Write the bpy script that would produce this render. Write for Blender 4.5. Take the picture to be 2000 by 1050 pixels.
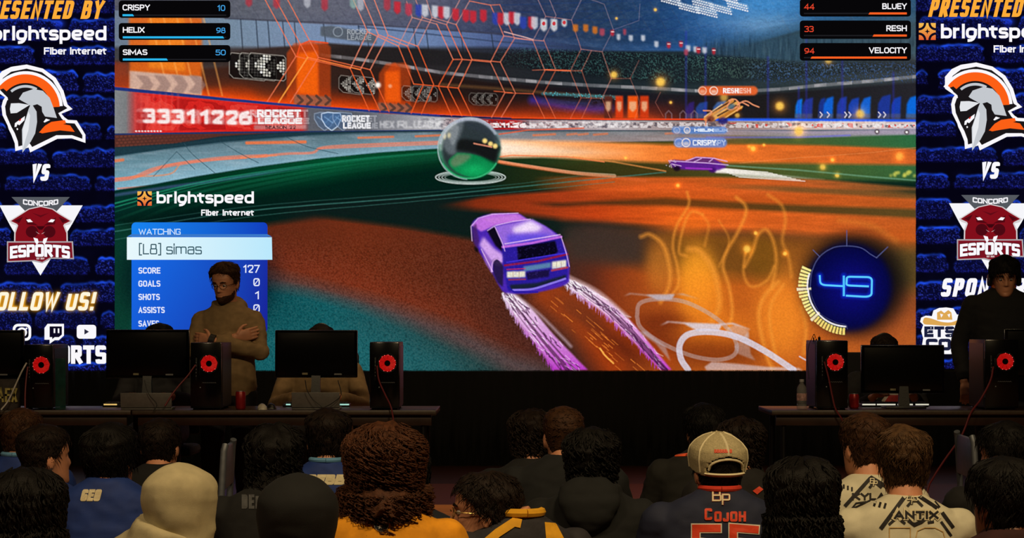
import bpy, bmesh, math, random
import numpy as np
from mathutils import Vector, Matrix, Euler, noise as mnoise
from mathutils.bvhtree import BVHTree

for o in list(bpy.data.objects):
    bpy.data.objects.remove(o)
scene = bpy.context.scene
C = scene.collection
R = math.radians

# ---------------------------------------------------------------- camera
F, EYE, HOR = 4000.0, 1.25, 638.0          # focal length in pixels of the 2000 px frame, eye height, horizon row
cd = bpy.data.cameras.new('camera')
cd.sensor_fit = 'HORIZONTAL'; cd.sensor_width = 36.0
cd.lens = 36.0*F/2000.0
cd.shift_y = (HOR-525.0)/2000.0
cd.clip_end = 200
cam = bpy.data.objects.new('camera', cd); C.objects.link(cam)
cam.location = (0, 0, EYE); cam.rotation_euler = (R(90), 0, 0)
scene.camera = cam

# ---------------------------------------------------------------- world, lamps, exposure
w = bpy.data.worlds.new('world'); scene.world = w; w.use_nodes = True
w.node_tree.nodes['Background'].inputs[0].default_value = (.010, .008, .006, 1)
w.node_tree.nodes['Background'].inputs[1].default_value = .2

def area_lamp(name, loc, target, size, energy, col, spread=160):
    l = bpy.data.lights.new(name, 'AREA'); l.shape = 'RECTANGLE'; l.size, l.size_y = size
    l.energy = energy; l.color = col; l.spread = R(spread)
    o = bpy.data.objects.new(name, l); C.objects.link(o); o.location = loc
    o.rotation_euler = (Vector(target)-Vector(loc)).to_track_quat('-Z', 'Y').to_euler()
    return o

# dimmed house lights of the hall: two rows over the audience, warm
area_lamp('house_lamp', (2.4, 2.6, 6.6), (0.6, 7.0, .7), (1.2, .5), 112, (1.0, .74, .40), 110)
area_lamp('house_lamp', (-3.2, 2.2, 6.6), (-1.0, 7.2, .7), (1.2, .5), 62, (1.0, .74, .42), 110)
area_lamp('house_lamp', (0.0, 13.2, 6.6), (0.0, 15.4, 0.0), (3.0, .4), 22, (1.0, .66, .34), 70)

vs = scene.view_settings
vs.view_transform = 'Standard'; vs.look = 'None'; vs.gamma = 1.0; vs.use_curve_mapping = False
vs.exposure = 0.0
scene.cycles.max_bounces = 6
# ---------------------------------------------------------------- lettering
# every glyph is a set of strokes in a box of width w and cap height 1; 1 after the points = round the corners
GL = {
'A': (.72, [([(0,0),(.36,1),(.72,0)],0), ([(.13,.3),(.59,.3)],0)]),
'B': (.62, [([(0,0),(0,1)],0), ([(0,1),(.55,1),(.55,.53),(0,.53)],1), ([(0,.53),(.62,.53),(.62,0),(0,0)],1)]),
'C': (.62, [([(.62,.78),(.62,1),(0,1),(0,0),(.62,0),(.62,.22)],1)]),
'D': (.64, [([(0,0),(0,1)],0), ([(0,1),(.64,1),(.64,0),(0,0)],1)]),
'E': (.55, [([(.55,1),(0,1),(0,0),(.55,0)],0), ([(0,.51),(.5,.51)],0)]),
'F': (.55, [([(.55,1),(0,1),(0,0)],0), ([(0,.5),(.48,.5)],0)]),
'G': (.64, [([(.62,.74),(.62,1),(0,1),(0,0),(.64,0),(.64,.46),(.36,.46)],1)]),
'H': (.66, [([(0,0),(0,1)],0), ([(.66,0),(.66,1)],0), ([(0,.51),(.66,.51)],0)]),
'I': (.0, [([(0,0),(0,1)],0)]),
'J': (.5, [([(.5,1),(.5,0),(0,0),(0,.3)],1)]),
'K': (.62, [([(0,0),(0,1)],0), ([(.6,1),(.02,.42)],0), ([(.2,.58),(.64,0)],0)]),
'L': (.5, [([(0,1),(0,0),(.5,0)],0)]),
'M': (.86, [([(0,0),(0,1),(.43,.25),(.86,1),(.86,0)],0)]),
'N': (.66, [([(0,0),(0,1),(.66,0),(.66,1)],0)]),
'O': (.66, [([(0,.5),(0,1),(.66,1),(.66,0),(0,0),(0,.5)],1)]),
'P': (.58, [([(0,0),(0,1)],0), ([(0,1),(.58,1),(.58,.45),(0,.45)],1)]),
'R': (.6, [([(0,0),(0,1)],0), ([(0,1),(.58,1),(.58,.47),(0,.47)],1), ([(.26,.47),(.62,0)],0)]),
'S': (.6, [([(.58,.84),(.56,1),(0,1),(0,.52),(.6,.5),(.6,0),(.03,0),(0,.17)],1)]),
'T': (.62, [([(0,1),(.62,1)],0), ([(.31,1),(.31,0)],0)]),
'U': (.64, [([(0,1),(0,0),(.64,0),(.64,1)],1)]),
'V': (.7, [([(0,1),(.35,0),(.7,1)],0)]),
'W': (1.0, [([(0,1),(.25,0),(.5,.85),(.75,0),(1.,1)],0)]),
'X': (.66, [([(0,1),(.66,0)],0), ([(0,0),(.66,1)],0)]),
'Y': (.66, [([(0,1),(.33,.48),(.66,1)],0), ([(.33,.48),(.33,0)],0)]),
'0': (.6, [([(0,.5),(0,1),(.6,1),(.6,0),(0,0),(0,.5)],1)]),
'1': (.3, [([(0,.78),(.22,1),(.22,0)],0)]),
'2': (.58, [([(0,.72),(0,1),(.57,1),(.57,.6),(0,.0),(.58,0)],1)]),
'3': (.58, [([(0,.87),(0,1),(.57,1),(.57,.52),(.2,.52)],1), ([(.2,.52),(.58,.52),(.58,0),(0,0),(0,.13)],1)]),
'4': (.62, [([(.48,0),(.48,1),(0,.28),(.62,.28)],0)]),
'5': (.58, [([(.55,1),(.06,1),(.03,.57)],0), ([(.03,.57),(.58,.62),(.58,0),(0,0),(0,.16)],1)]),
'6': (.58, [([(.55,1),(.0,.8),(0,0),(.58,0),(.58,.58),(0,.58)],1)]),
'7': (.55, [([(0,1),(.55,1),(.15,0)],0)]),
'8': (.6, [([(.06,.76),(.06,1),(.54,1),(.54,.53),(.06,.53),(.06,.76)],1), ([(0,.28),(0,.53),(.6,.53),(.6,0),(0,0),(0,.28)],1)]),
'9': (.6, [([(.02,0),(.6,.16),(.6,1),(0,1),(0,.42),(.6,.42)],1)]),
'.': (.05, [([(0,0.07),(.05,0.07)],0)]),
'!': (.05, [([(.03,1),(.03,.48)],0), ([(.03,.0),(.03,.02)],0)]),
'[': (.2, [([(.2,1.1),(0,1.1),(0,-.12),(.2,-.12)],0)]),
']': (.2, [([(0,1.1),(.2,1.1),(.2,-.12),(0,-.12)],0)]),
'b': (.5, [([(0,1),(0,0)],0), ([(0,.35),(0,.68),(.5,.68),(.5,0),(0,0),(0,.35)],1)]),
'r': (.3, [([(0,0),(0,.68)],0), ([(0,.4),(.02,.68),(.3,.66)],1)]),
'i': (.0, [([(0,0),(0,.68)],0), ([(0,.86),(0,1.0)],0)]),
'g': (.5, [([(.5,.35),(.5,.68),(0,.68),(0,0),(.5,0),(.5,.35)],1), ([(.5,.68),(.5,-.3),(.02,-.3)],1)]),
'h': (.48, [([(0,1),(0,0)],0), ([(0,.35),(0,.68),(.48,.68),(.48,0)],1)]),
't': (.3, [([(.08,.95),(.08,0),(.3,0)],1), ([(-.06,.68),(.3,.68)],0)]),
's': (.4, [([(.4,.56),(.38,.69),(0,.69),(0,.36),(.42,.34),(.42,0),(0,0),(0,.12)],1)]),
'p': (.5, [([(0,.68),(0,-.3)],0), ([(0,.35),(0,.68),(.5,.68),(.5,0),(0,0),(0,.35)],1)]),
'e': (.48, [([(0,.34),(.48,.34),(.48,.68),(0,.68),(0,0),(.48,0.02)],1)]),
'd': (.5, [([(.5,1),(.5,0)],0), ([(.5,.35),(.5,.68),(0,.68),(0,0),(.5,0),(.5,.35)],1)]),
'n': (.46, [([(0,.68),(0,0)],0), ([(0,.35),(0,.68),(.46,.68),(.46,0)],1)]),
'm': (.76, [([(0,.68),(0,0)],0), ([(0,.35),(0,.68),(.38,.68),(.38,0)],1), ([(.38,.35),(.38,.68),(.76,.68),(.76,0)],1)]),
'a': (.44, [([(.02,.55),(.04,.69),(.44,.69),(.44,0)],1), ([(.44,.4),(0,.4),(0,0),(.44,.0)],1)]),
}

def fillet(pts, sx, sy, rr):
    """round the corners of a stroke; rr = share of the shorter neighbouring side"""
    P = [np.array((p[0]*sx, p[1]*sy)) for p in pts]
    out = [P[0]]
    for i in range(1, len(P)-1):
        a, b, c = P[i-1], P[i], P[i+1]
        la, lc = np.linalg.norm(a-b), np.linalg.norm(c-b)
        if la < 1e-9 or lc < 1e-9:
            continue
        ra = la*rr*(1.0 if i == 1 else .5)*.98; rc = lc*rr*(1.0 if i == len(P)-2 else .5)*.98
        m = max(min(ra, rc), .6*min(max(ra, rc), min(la, lc)*.5))
        ra, rc = min(ra, m*1.5), min(rc, m*1.5)
        p0, p1 = b+(a-b)/la*ra, b+(c-b)/lc*rc
        for t in (0, .2, .4, .6, .8, 1):
            out.append((1-t)**2*p0+2*t*(1-t)*b+t*t*p1)
    out.append(P[-1])
    return out

def ribbon(P, w, cap=0.0):
    """stroke -> list of quads (4x2) with mitred joints"""
    P = [np.array(p, float) for p in P]
    Q = [P[0]]
    for p in P[1:]:
        if np.linalg.norm(p-Q[-1]) > 1e-4:
            Q.append(p)
    if len(Q) < 2:
        return []
    closed = len(Q) > 3 and np.linalg.norm(Q[0]-Q[-1]) < 1e-3
    n = len(Q)
    D = [(Q[i+1]-Q[i])/np.linalg.norm(Q[i+1]-Q[i]) for i in range(n-1)]
    if not closed and cap:
        Q[0] = Q[0]-D[0]*cap; Q[-1] = Q[-1]+D[-1]*cap
    L, R = [], []
    for i in range(n):
        d0 = D[i-1] if i > 0 else (D[-1] if closed else D[0])
        d1 = D[i] if i < n-1 else (D[0] if closed else D[-1])
        n0, n1 = np.array((-d0[1], d0[0])), np.array((-d1[1], d1[0]))
        m = n0+n1; l = np.linalg.norm(m)
        if l < .25:
            m = n0; k = 1
        else:
            m = m/l; k = min(1/max(.35, float(m@n0)), 2.2)
        L.append(Q[i]+m*k*w/2); R.append(Q[i]-m*k*w/2)
    return [np.array((L[i], L[i+1], R[i+1], R[i])) for i in range(n-1)]

def text(s, x0, yt, x1, yb, w, ital=0.0, rr=.5, sp=None, arc=0.0):
    """quads for a word whose capitals fill the box x0..x1, yt..yb (y down); w = stroke weight, same unit"""
    h = abs(yb-yt)-w; ws = []
    for ch in s:
        ws.append(GL[ch][0] if ch != ' ' else .3)
    if sp is None:
        sp = .26
    sk = ital*abs(yb-yt)
    tot = sum(ws); nsp = len(s)-1
    # the width left after stroke weights and gaps is shared by the glyph boxes
    free = (x1-x0)-sk-w*len(s)
    gap = sp*h*.35
    k = (free-gap*nsp)/max(tot, 1e-6)
    if k <= 0:
        gap = 0; k = max(free/max(tot, 1e-6), .05)
    out, x = [], x0
    for ch, gw in zip(s, ws):
        if ch != ' ':
            for pts, mode in GL[ch][1]:
                r = {0: 0, 1: rr, 2: rr}[mode]
                P = fillet(pts, k, h, r) if r > .01 else [np.array((p[0]*k, p[1]*h)) for p in pts]
                P = [(x+w/2+p[0], p[1]) for p in P]
                for q in ribbon(P, w, cap=w/2 if mode == 0 else 0):
                    q = q.copy()
                    q[:, 0] += sk*(q[:, 1]+w/2)/max(abs(yb-yt), 1e-6)
                    if arc:
                        u = (q[:, 0]-x0)/(x1-x0)*2-1
                        q[:, 1] -= arc*u*u
                    q[:, 1] = yb-w/2-q[:, 1]
                    out.append(q)
        x += gw*k+w+gap
    return out

# ---------------------------------------------------------------- drawing the pictures the LED screens show
def c8(*c):
    return np.array(c, np.float32)/255.0

def blur1(a, r, ax):
    if r < .4:
        return a
    k = max(1, int(round(r)))
    for _ in range(3):
        n = a.shape[ax]
        kk = min(k, n-1)
        if kk < 1:
            return a
        pad = [(0, 0)]*a.ndim; pad[ax] = (kk+1, kk)
        c = np.cumsum(np.pad(a, pad, mode='edge'), axis=ax, dtype=np.float64)
        sl = [slice(None)]*a.ndim; sl2 = list(sl)
        sl[ax] = slice(2*kk+1, 2*kk+1+n); sl2[ax] = slice(0, n)
        a = ((c[tuple(sl)]-c[tuple(sl2)])/(2*kk+1)).astype(np.float32)
    return a

def blur(a, rx, ry=None):
    return blur1(blur1(a, rx*.55, 1), (rx if ry is None else ry)*.55, 0)

def cr(pts, n=8):
    """smooth curve through points"""
    P = [np.array(p, float) for p in pts]
    P = [2*P[0]-P[1]]+P+[2*P[-1]-P[-2]]
    out = []
    for i in range(1, len(P)-2):
        for t in np.linspace(0, 1, n, endpoint=False):
            a, b, c, d = P[i-1], P[i], P[i+1], P[i+2]
            out.append(.5*(2*b+(c-a)*t+(2*a-5*b+4*c-d)*t*t+(3*b-a-3*c+d)*t**3))
    out.append(P[-2])
    return out

class Pic:
    """an RGB picture addressed in the pixels of the whole wall"""
    def __init__(s, x0, y0, x1, y1, col):
        s.x0, s.y0, s.W, s.H = x0, y0, x1-x0, y1-y0
        s.a = np.zeros((s.H, s.W, 3), np.float32)+c8(*col)
        s.X = (np.arange(s.W)+x0+.5).astype(np.float32)
        s.Y = (np.arange(s.H)+y0+.5).astype(np.float32)
        s.rng = np.random.RandomState(7)
    def noise(s, cx, cy, octs=1):
        out = 0; amp = 1; tot = 0
        for o in range(octs):
            gh, gw = int(s.H/cy)+3, int(s.W/cx)+3
            g = s.rng.rand(gh, gw).astype(np.float32)
            fy = np.arange(s.H)/cy; fx = np.arange(s.W)/cx
            iy, ix = fy.astype(int), fx.astype(int)
            ty, tx = (fy-iy)[:, None], (fx-ix)[None]
            ty = ty*ty*(3-2*ty); tx = tx*tx*(3-2*tx)
            v = (g[iy][:, ix]*(1-ty)*(1-tx)+g[iy+1][:, ix]*ty*(1-tx)+g[iy][:, ix+1]*(1-ty)*tx+g[iy+1][:, ix+1]*ty*tx)
            out = out+v*amp; tot += amp; amp *= .55; cx, cy = max(cx/2, 1.2), max(cy/2, 1.2)
        return (out/tot).astype(np.float32)
    def put(s, m, col, al=1.0):
        m = np.clip(m*al, 0, 1)[..., None]
        s.a = s.a*(1-m)+np.asarray(col, np.float32)*m
    def add(s, m, col, al=1.0):
        s.a = s.a+(m*al)[..., None]*np.asarray(col, np.float32)
    def T(s, pts):
        xs, ys = zip(*pts)
        return np.interp(s.X, xs, ys).astype(np.float32)[None]
    def band(s, top, bot, col, al=1.0, st=1.5, sb=None, xa=None, xb=None, sx=1.0):
        Y = s.Y[:, None]; sb = st if sb is None else sb
        m = np.ones((s.H, s.W), np.float32)
        if top is not None:
            m = m*np.clip((Y-s.T(top))/st+.5, 0, 1)
        if bot is not None:
            m = m*np.clip((s.T(bot)-Y)/sb+.5, 0, 1)
        if xa is not None:
            m = m*np.clip((s.X[None]-xa)/sx+.5, 0, 1)
        if xb is not None:
            m = m*np.clip((xb-s.X[None])/sx+.5, 0, 1)
        s.put(m, col, al)
        return m
    def hgrad(s, stops):
        xs = [p[0] for p in stops]
        return np.stack([np.interp(s.X, xs, [p[1][k]/255 for p in stops]) for k in range(3)], -1)[None].astype(np.float32)
    def vgrad(s, stops):
        xs = [p[0] for p in stops]
        return np.stack([np.interp(s.Y, xs, [p[1][k]/255 for p in stops]) for k in range(3)], -1)[:, None].astype(np.float32)
    def _box(s, P, pad):
        P = np.asarray(P, float)
        x0 = max(int(P[:, 0].min()-pad-s.x0), 0); x1 = min(int(P[:, 0].max()+pad-s.x0)+2, s.W)
        y0 = max(int(P[:, 1].min()-pad-s.y0), 0); y1 = min(int(P[:, 1].max()+pad-s.y0)+2, s.H)
        return (x0, y0, x1, y1) if x1 > x0 and y1 > y0 else None
    def polymask(s, P, box, ss=2):
        x0, y0, x1, y1 = box
        P = np.asarray(P, float); m = np.zeros((y1-y0, x1-x0), np.float32)
        for i in range(ss):
            yy = (np.arange(y0, y1)+s.y0+(i+.5)/ss)[:, None]
            for j in range(ss):
                xx = (np.arange(x0, x1)+s.x0+(j+.5)/ss)[None]
                ins = np.zeros(m.shape, bool)
                for k in range(len(P)):
                    ax, ay = P[k-1]; bx, by = P[k]
                    if ay == by:
                        continue
                    c = ((ay > yy) != (by > yy)) & (xx < (bx-ax)*(yy-ay)/(by-ay)+ax)
                    ins ^= c
                m += ins
        return m/(ss*ss)
    def _blend(s, box, m, col, al, add):
        x0, y0, x1, y1 = box
        if callable(col):
            col = col(s.X[x0:x1][None], s.Y[y0:y1][:, None])
        v = s.a[y0:y1, x0:x1]; m = (m*al)[..., None]; col = np.asarray(col, np.float32)
        s.a[y0:y1, x0:x1] = v+m*col if add else v*(1-m)+col*m
    def poly(s, P, col, al=1.0, soft=0.0, add=False):
        box = s._box(P, soft*2.5)
        if box is None:
            return
        m = s.polymask(P, box)
        if soft:
            m = blur(m, soft)
        s._blend(box, m, col, al, add)
    def quads(s, Q, col, al=1.0, soft=0.0, add=False):
        if not Q:
            return
        box = s._box(np.concatenate(Q), soft*2.5+1)
        if box is None:
            return
        x0, y0, x1, y1 = box
        m = np.zeros((y1-y0, x1-x0), np.float32)
        for q in Q:
            b = s._box(q, 0)
            if b is None:
                continue
            mm = s.polymask(q, b)
            sl = m[b[1]-y0:b[3]-y0, b[0]-x0:b[2]-x0]
            np.maximum(sl, mm, out=sl)
        if soft:
            m = blur(m, soft)
        s._blend(box, np.clip(m*(1 if soft == 0 else 1.3), 0, 1), col, al, add)
    def line(s, P, w, col, al=1.0, soft=.8, add=False, w1=None, al1=None):
        """soft-edged stroke; w1/al1 = width/alpha at the far end"""
        P = np.asarray(P, float); w1 = w if w1 is None else w1; al1 = al if al1 is None else al1
        W = max(w, w1)
        box = s._box(P, W+soft+1)
        if box is None:
            return
        bx0, by0, bx1, by1 = box
        m = np.zeros((by1-by0, bx1-bx0), np.float32); n = len(P)-1
        for i in range(n):
            b = s._box(P[i:i+2], W+soft+1)
            if b is None:
                continue
            x0, y0, x1, y1 = b
            xx = s.X[x0:x1][None]; yy = s.Y[y0:y1][:, None]
            ax, ay = P[i]; dx, dy = P[i+1]-P[i]; L = dx*dx+dy*dy+1e-9
            t = np.clip(((xx-ax)*dx+(yy-ay)*dy)/L, 0, 1)
            d = np.hypot(xx-ax-t*dx, yy-ay-t*dy); u = (i+t)/n
            hw = (w+(w1-w)*u)/2
            mm = np.clip((hw-d)/soft+.5, 0, 1)*(al+(al1-al)*u)
            sl = m[y0-by0:y1-by0, x0-bx0:x1-bx0]
            np.maximum(sl, mm, out=sl)
        s._blend(box, m, col, 1.0, add)
    def glow(s, x, y, rx, ry, col, al=1.0, p=2.0, add=True):
        box = s._box([(x-rx*2.2, y-ry*2.2), (x+rx*2.2, y+ry*2.2)], 0)
        if box is None:
            return
        x0, y0, x1, y1 = box
        d = np.sqrt(((s.X[x0:x1][None]-x)/rx)**2+((s.Y[y0:y1][:, None]-y)/ry)**2)
        s._blend(box, np.exp(-d**p), col, al, add)
    def ell(s, x, y, rx, ry, n=48, a0=0, a1=360):
        return [(x+rx*math.cos(math.radians(a)), y+ry*math.sin(math.radians(a))) for a in np.linspace(a0, a1, n)]
    def rrect(s, x0, y0, x1, y1, r):
        out = []
        for cx, cy, a in ((x1-r, y1-r, 0), (x0+r, y1-r, 90), (x0+r, y0+r, 180), (x1-r, y0+r, 270)):
            out += [(cx+r*math.cos(math.radians(a+t)), cy+r*math.sin(math.radians(a+t))) for t in (0, 22, 45, 68, 90)]
        return out
    def linear(s):
        a = np.clip(s.a, 0, 1)
        return np.where(a <= .04045, a/12.92, ((a+.055)/1.055)**2.4).astype(np.float32)
def paint_game():
    g = Pic(224, -158, 1789, 724, (40, 44, 52))
    X, Y = g.X[None], g.Y[:, None]
    fine = g.noise(2.0, 2.0); med = g.noise(9, 5, 3); wide = g.noise(60, 8, 3); big = g.noise(120, 60, 3)
    c = lambda *k: c8(*k)
    # ---- roof and far stands
    roof = g.hgrad([(224, (96, 98, 112)), (430, (104, 110, 124)), (640, (112, 116, 136)), (860, (92, 98, 128)), (1010, (62, 74, 110)), (1180, (50, 76, 112)),
                    (1330, (42, 84, 138)), (1480, (58, 116, 176)), (1600, (52, 108, 160)), (1788, (62, 104, 140))])
    g.put(np.ones((g.H, g.W), np.float32), roof)
    g.band(None, [(224, 34), (440, 40), (700, 48), (960, 66), (1300, 90), (1500, 60), (1788, 30)], roof*.80, .75, 10)
    for k in range(46):           # ribs of the roof
        x = 224+k*34
        g.line([(x-70, -158), (x+60, 62)], 2.2, c(60, 64, 84), .25, 2.5)
    for k in range(9):
        yy = -120+k*24
        g.line([(980, yy*.6+10), (1300, yy*.8), (1560, yy*1.1-40)], 2, c(34, 60, 110), .5, 2.5)
        g.line([(1000+k*55, 80-k*2), (1260+k*70, -60)], 2, c(30, 58, 108), .45, 2)
    g.band([(224, -158), (1788, -158)], [(224, -30), (1788, -60)], c(50, 66, 96), .35, 60)
    g.glow(1475, 44, 85, 26, c(150, 186, 212), .6, add=False); g.glow(1400, 40, 80, 40, c(50, 110, 180), .35, add=False)
    g.glow(1500, 6, 120, 30, c(74, 150, 214), .75, add=False)
    g.band([(224, -158), (1788, -158)], [(224, 30), (900, 40), (1060, 70)], c(120, 116, 122), .25, 30, xb=930, sx=160)
    g.put((med-.5)*.6, c(150, 160, 170), .5); g.put((.5-med)*.6, c(20, 26, 40), .5)
    # flood lamps under the roof
    for (x, y) in ((1310, -2), (1345, 12), (1372, 4), (1408, 14), (1440, 8), (1380, 20), (1330, -20), (1290, -14), (1360, -22), (1420, -8)):
        for r in range(3):
            for q in range(9):
                g.poly(g.ell(x-20+q*4.6+r*1.5, y-6+q*1.2+r*5, 2.1, 1.7, 8), c(226, 232, 238), .85)
        g.poly([(x-24, y-10), (x+20, y), (x+24, y+10), (x-20, y)], c(200, 214, 228), .28)
    # pale window band with mullions, dark stands below
    WT = [(224, 20), (440, 36), (640, 48), (800, 54), (960, 67), (1080, 82), (1200, 98)]
    WB = [(224, 120), (450, 118), (640, 92), (720, 92), (800, 96), (960, 103), (1080, 108), (1200, 112)]
    g.band(WT, WB, g.hgrad([(224, (112, 126, 144)), (450, (120, 140, 160)), (640, (124, 144, 176)), (850, (108, 130, 170)), (1000, (74, 90, 134)), (1150, (42, 56, 84))]), .95, 3, 4, xb=1180, sx=120)
    for x in (470, 500, 523, 552, 575, 632, 700, 715, 808, 832, 900, 960):
        g.line([(x, np.interp(x, *zip(*WT))), (x+6, np.interp(x, *zip(*WB))+8)], 2.6, c(44, 52, 66), .6, 2)
    g.line([(700, 52), (780, 60), (960, 80), (1100, 92)], 3, c(54, 66, 92), .6, 2)
    g.line([(440, 36), (720, 48), (980, 66)], 3, c(60, 60, 72), .6, 3)
    st = g.hgrad([(224, (70, 66, 66)), (500, (72, 56, 52)), (700, (50, 44, 44)), (960, (44, 44, 48)), (1150, (32, 40, 46)), (1400, (40, 54, 60)), (1600, (52, 62, 66)), (1788, (62, 68, 72))])
    RAIL = [(224, 172), (330, 182), (440, 192), (560, 203), (700, 213), (860, 224), (1000, 231), (1200, 235), (1400, 235), (1788, 236)]
    ST = [(224, 118), (450, 100), (640, 84), (720, 90), (960, 104), (1200, 100), (1330, 100), (1420, 100), (1560, 60), (1650, 44), (1788, 46)]
    g.band(ST, RAIL, st, 1, 5, 2)
    # right hand wall under the roof and the crowd
    g.band([(1200, 118), (1330, 112), (1390, 82), (1500, 66), (1560, 54), (1788, 30)], [(1200, 120), (1400, 112), (1550, 122), (1788, 110)],
           g.hgrad([(1330, (38, 58, 84)), (1450, (50, 76, 96)), (1600, (56, 82, 98)), (1788, (66, 88, 100))]), .92, 30, 14, xa=1330, sx=70)
    g.put((g.noise(5, 40, 2)-.45)*2*np.clip((Y-70)/30, 0, 1)*np.clip((130-Y)/20, 0, 1)*np.clip((X-1340)/60, 0, 1), c(110, 140, 150), .4)
    g.put((.5-g.noise(5, 30, 2))*2*np.clip((Y-60)/30, 0, 1)*np.clip((130-Y)/20, 0, 1)*np.clip((X-1340)/60, 0, 1), c(24, 36, 48), .6)
    for x in range(1380, 1600, 22):
        g.line([(x, 84), (x-4, 118)], 1.6, c(40, 62, 78), .5, 2)
    crowd = (fine > .66).astype(np.float32)
    g.band([(960, 92), (1180, 102), (1400, 108), (1560, 122), (1788, 118)], [(960, 128), (1150, 150), (1320, 166), (1420, 162), (1560, 152), (1788, 136)], st*.82, .8, 8)
    mk = np.clip((Y-g.T([(960, 88), (1300, 102), (1450, 108), (1600, 122), (1788, 125)]))/6, 0, 1)*np.clip((g.T([(960, 128), (1150, 150), (1320, 165), (1440, 156), (1600, 148), (1788, 142)])-Y)/6, 0, 1)*np.clip((X-950)/60, 0, 1)
    g.put(crowd*mk*(.35+.65*g.noise(30, 14)), g.hgrad([(950, (70, 130, 130)), (1350, (90, 150, 140)), (1450, (120, 160, 130)), (1788, (110, 125, 140))]), .38)
    g.put((fine < .2)*mk, c(16, 22, 30), .6)
    bl = ((fine > .7)*np.clip((Y-118)/8, 0, 1)*np.clip((165-Y)/8, 0, 1)*np.clip((X-1440)/60, 0, 1))
    g.put(bl, c(60, 92, 150), .5)
    # dashed light strip along the stands
    SS = [(620, 106), (700, 115), (780, 127), (860, 141), (960, 151), (1060, 160), (1150, 166), (1280, 172), (1360, 177), (1440, 178), (1520, 174), (1600, 166), (1700, 158), (1788, 149)]
    dash = .45+.55*(np.sin(X/7.5+3*g.noise(40, 900))>-.2)*g.noise(14, 9)
    m = np.clip((Y-g.T(SS)+4)/2.5, 0, 1)*np.clip((g.T(SS)+5-Y)/2.5, 0, 1)*np.clip((X-620)/40, 0, 1)
    g.put(m*dash, c(196, 192, 196), .8)
    g.band([(224, 150), (620, 114), (960, 160), (1280, 181), (1440, 186), (1788, 160)], RAIL, g.hgrad([(224, (80, 40, 26)), (600, (58, 38, 32)), (960, (38, 26, 24)), (1200, (30, 28, 38)), (1500, (30, 28, 30)), (1788, (40, 38, 44))]), .85, 8, 2)
    g.line([(860, 165), (960, 172), (1080, 182), (1200, 190)], 6, c(120, 84, 50), .55, 5)
    g.line([(1060, 183), (1130, 186), (1210, 190)], 5, c(60, 150, 170), .55, 4)
    for k in range(60):
        x = 1062+g.rng.rand()*140; g.poly(g.ell(x, 178+(x-1060)*.06+g.rng.rand()*8, 1.2, 1.2, 6), c(90, 190, 200), .6)
    g.line([(1040, 196), (1100, 208), (1150, 214), (1190, 212)], 14, c(52, 50, 170), .75, 12); g.line([(1060, 198), (1150, 202)], 8, c(40, 60, 110), .6, 8)
    g.put((med > .6)*np.clip((Y-190)/6, 0, 1)*np.clip((226-Y)/6, 0, 1)*np.clip((X-1040)/40, 0, 1)*np.clip((1200-X)/30, 0, 1), c(70, 70, 130), .25)
    # orange glow rising from the rail
    t = np.clip(1-(g.T(RAIL)-Y)/46, 0, 1)*(Y < g.T(RAIL))*np.clip((1430-X)/160, 0, 1)
    g.put(t**1.5*np.clip(.4+.9*g.noise(60, 20), 0, 1), g.hgrad([(224, (226, 76, 24)), (500, (226, 66, 10)), (900, (206, 56, 14)), (1200, (190, 52, 24))]), .95)
    g.put(t**4, c(255, 96, 30), .6)
    # big orange banner behind the name cards and the dotted screens
    g.poly([(252, 30), (395, 34), (394, 186), (252, 176)], c(226, 104, 30), .9, 3)
    g.poly([(290, 30), (360, 34), (362, 140), (290, 132)], c(246, 140, 40), .7, 3)
    for k in range(5):
        g.line([(290+k*26, 20), (330+k*26, 186)], 3.5, c(255, 176, 90), .45, 3)
    g.poly([(252, 138), (394, 150), (394, 186), (252, 176)], c(206, 178, 166), .9, 2)
    for k in range(4):
        x = 266+k*34
        g.poly([(x, 146), (x+22, 148), (x+34, 166), (x+22, 184), (x, 180), (x+14, 164)], c(150, 120, 112), .7, 1.5)
    g.poly([(224, 120), (252, 122), (252, 176), (224, 172)], c(150, 60, 34), .8, 5)
    for (x0, x1, y0, y1) in ((560, 646, 84, 208), (580, 622, 82, 208), (740, 802, 124, 222), (752, 782, 124, 222)):
        g.poly([(x0, y0+20), (x0+14, y0), (x1-10, y0-2), (x1, y0+8), (x1, y1), (x0, y1)], c(222, 76, 22), .55, 2)
    g.poly([(580, 104), (620, 100), (622, 186), (580, 182)], c(246, 104, 20), .85, 3)
    g.line([(580, 110), (586, 88), (604, 80), (640, 84)], 3, c(240, 84, 40), .8, 1.5)
    g.poly([(752, 140), (780, 138), (782, 200), (752, 198)], c(240, 96, 22), .85, 3)
    for (x0, x1, y0, y1) in ((574, 646, 184, 208), (738, 802, 200, 222)):
        g.poly([(x0, y0), (x1, y0+5), (x1, y1), (x0, y1-5)], c(140, 100, 86), .75, 2)
        for k in range(4):
            x = x0+8+k*(x1-x0)/4
            g.line([(x, y0+3), (x+9, (y0+y1)/2), (x, y1-4)], 5, c(80, 58, 52), .8, 2)
    def dots(x0, x1, y0, y1, sl, al, col, px, chev):
        g.poly([(x0, y0), (x1, y0+sl), (x1, y1+sl), (x0, y1)], c(22, 20, 20), .85*al, 2)
        ny = int((y1-y0)/px); nx = int((x1-x0)/px)
        for i in range(nx):
            for j in range(ny):
                u = i % chev; v = abs(j-(ny-1)/2)
                if u < v*chev/(ny)*1.2+.6 or u > v*chev/ny*1.2+chev*.62:
                    continue
                x = x0+(i+.5)*px; y = y0+(j+.5)*px+sl*i/nx
                g.poly(g.ell(x, y, px*.45, px*.45, 8), col, al*(.5+.5*g.rng.rand()))
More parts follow.
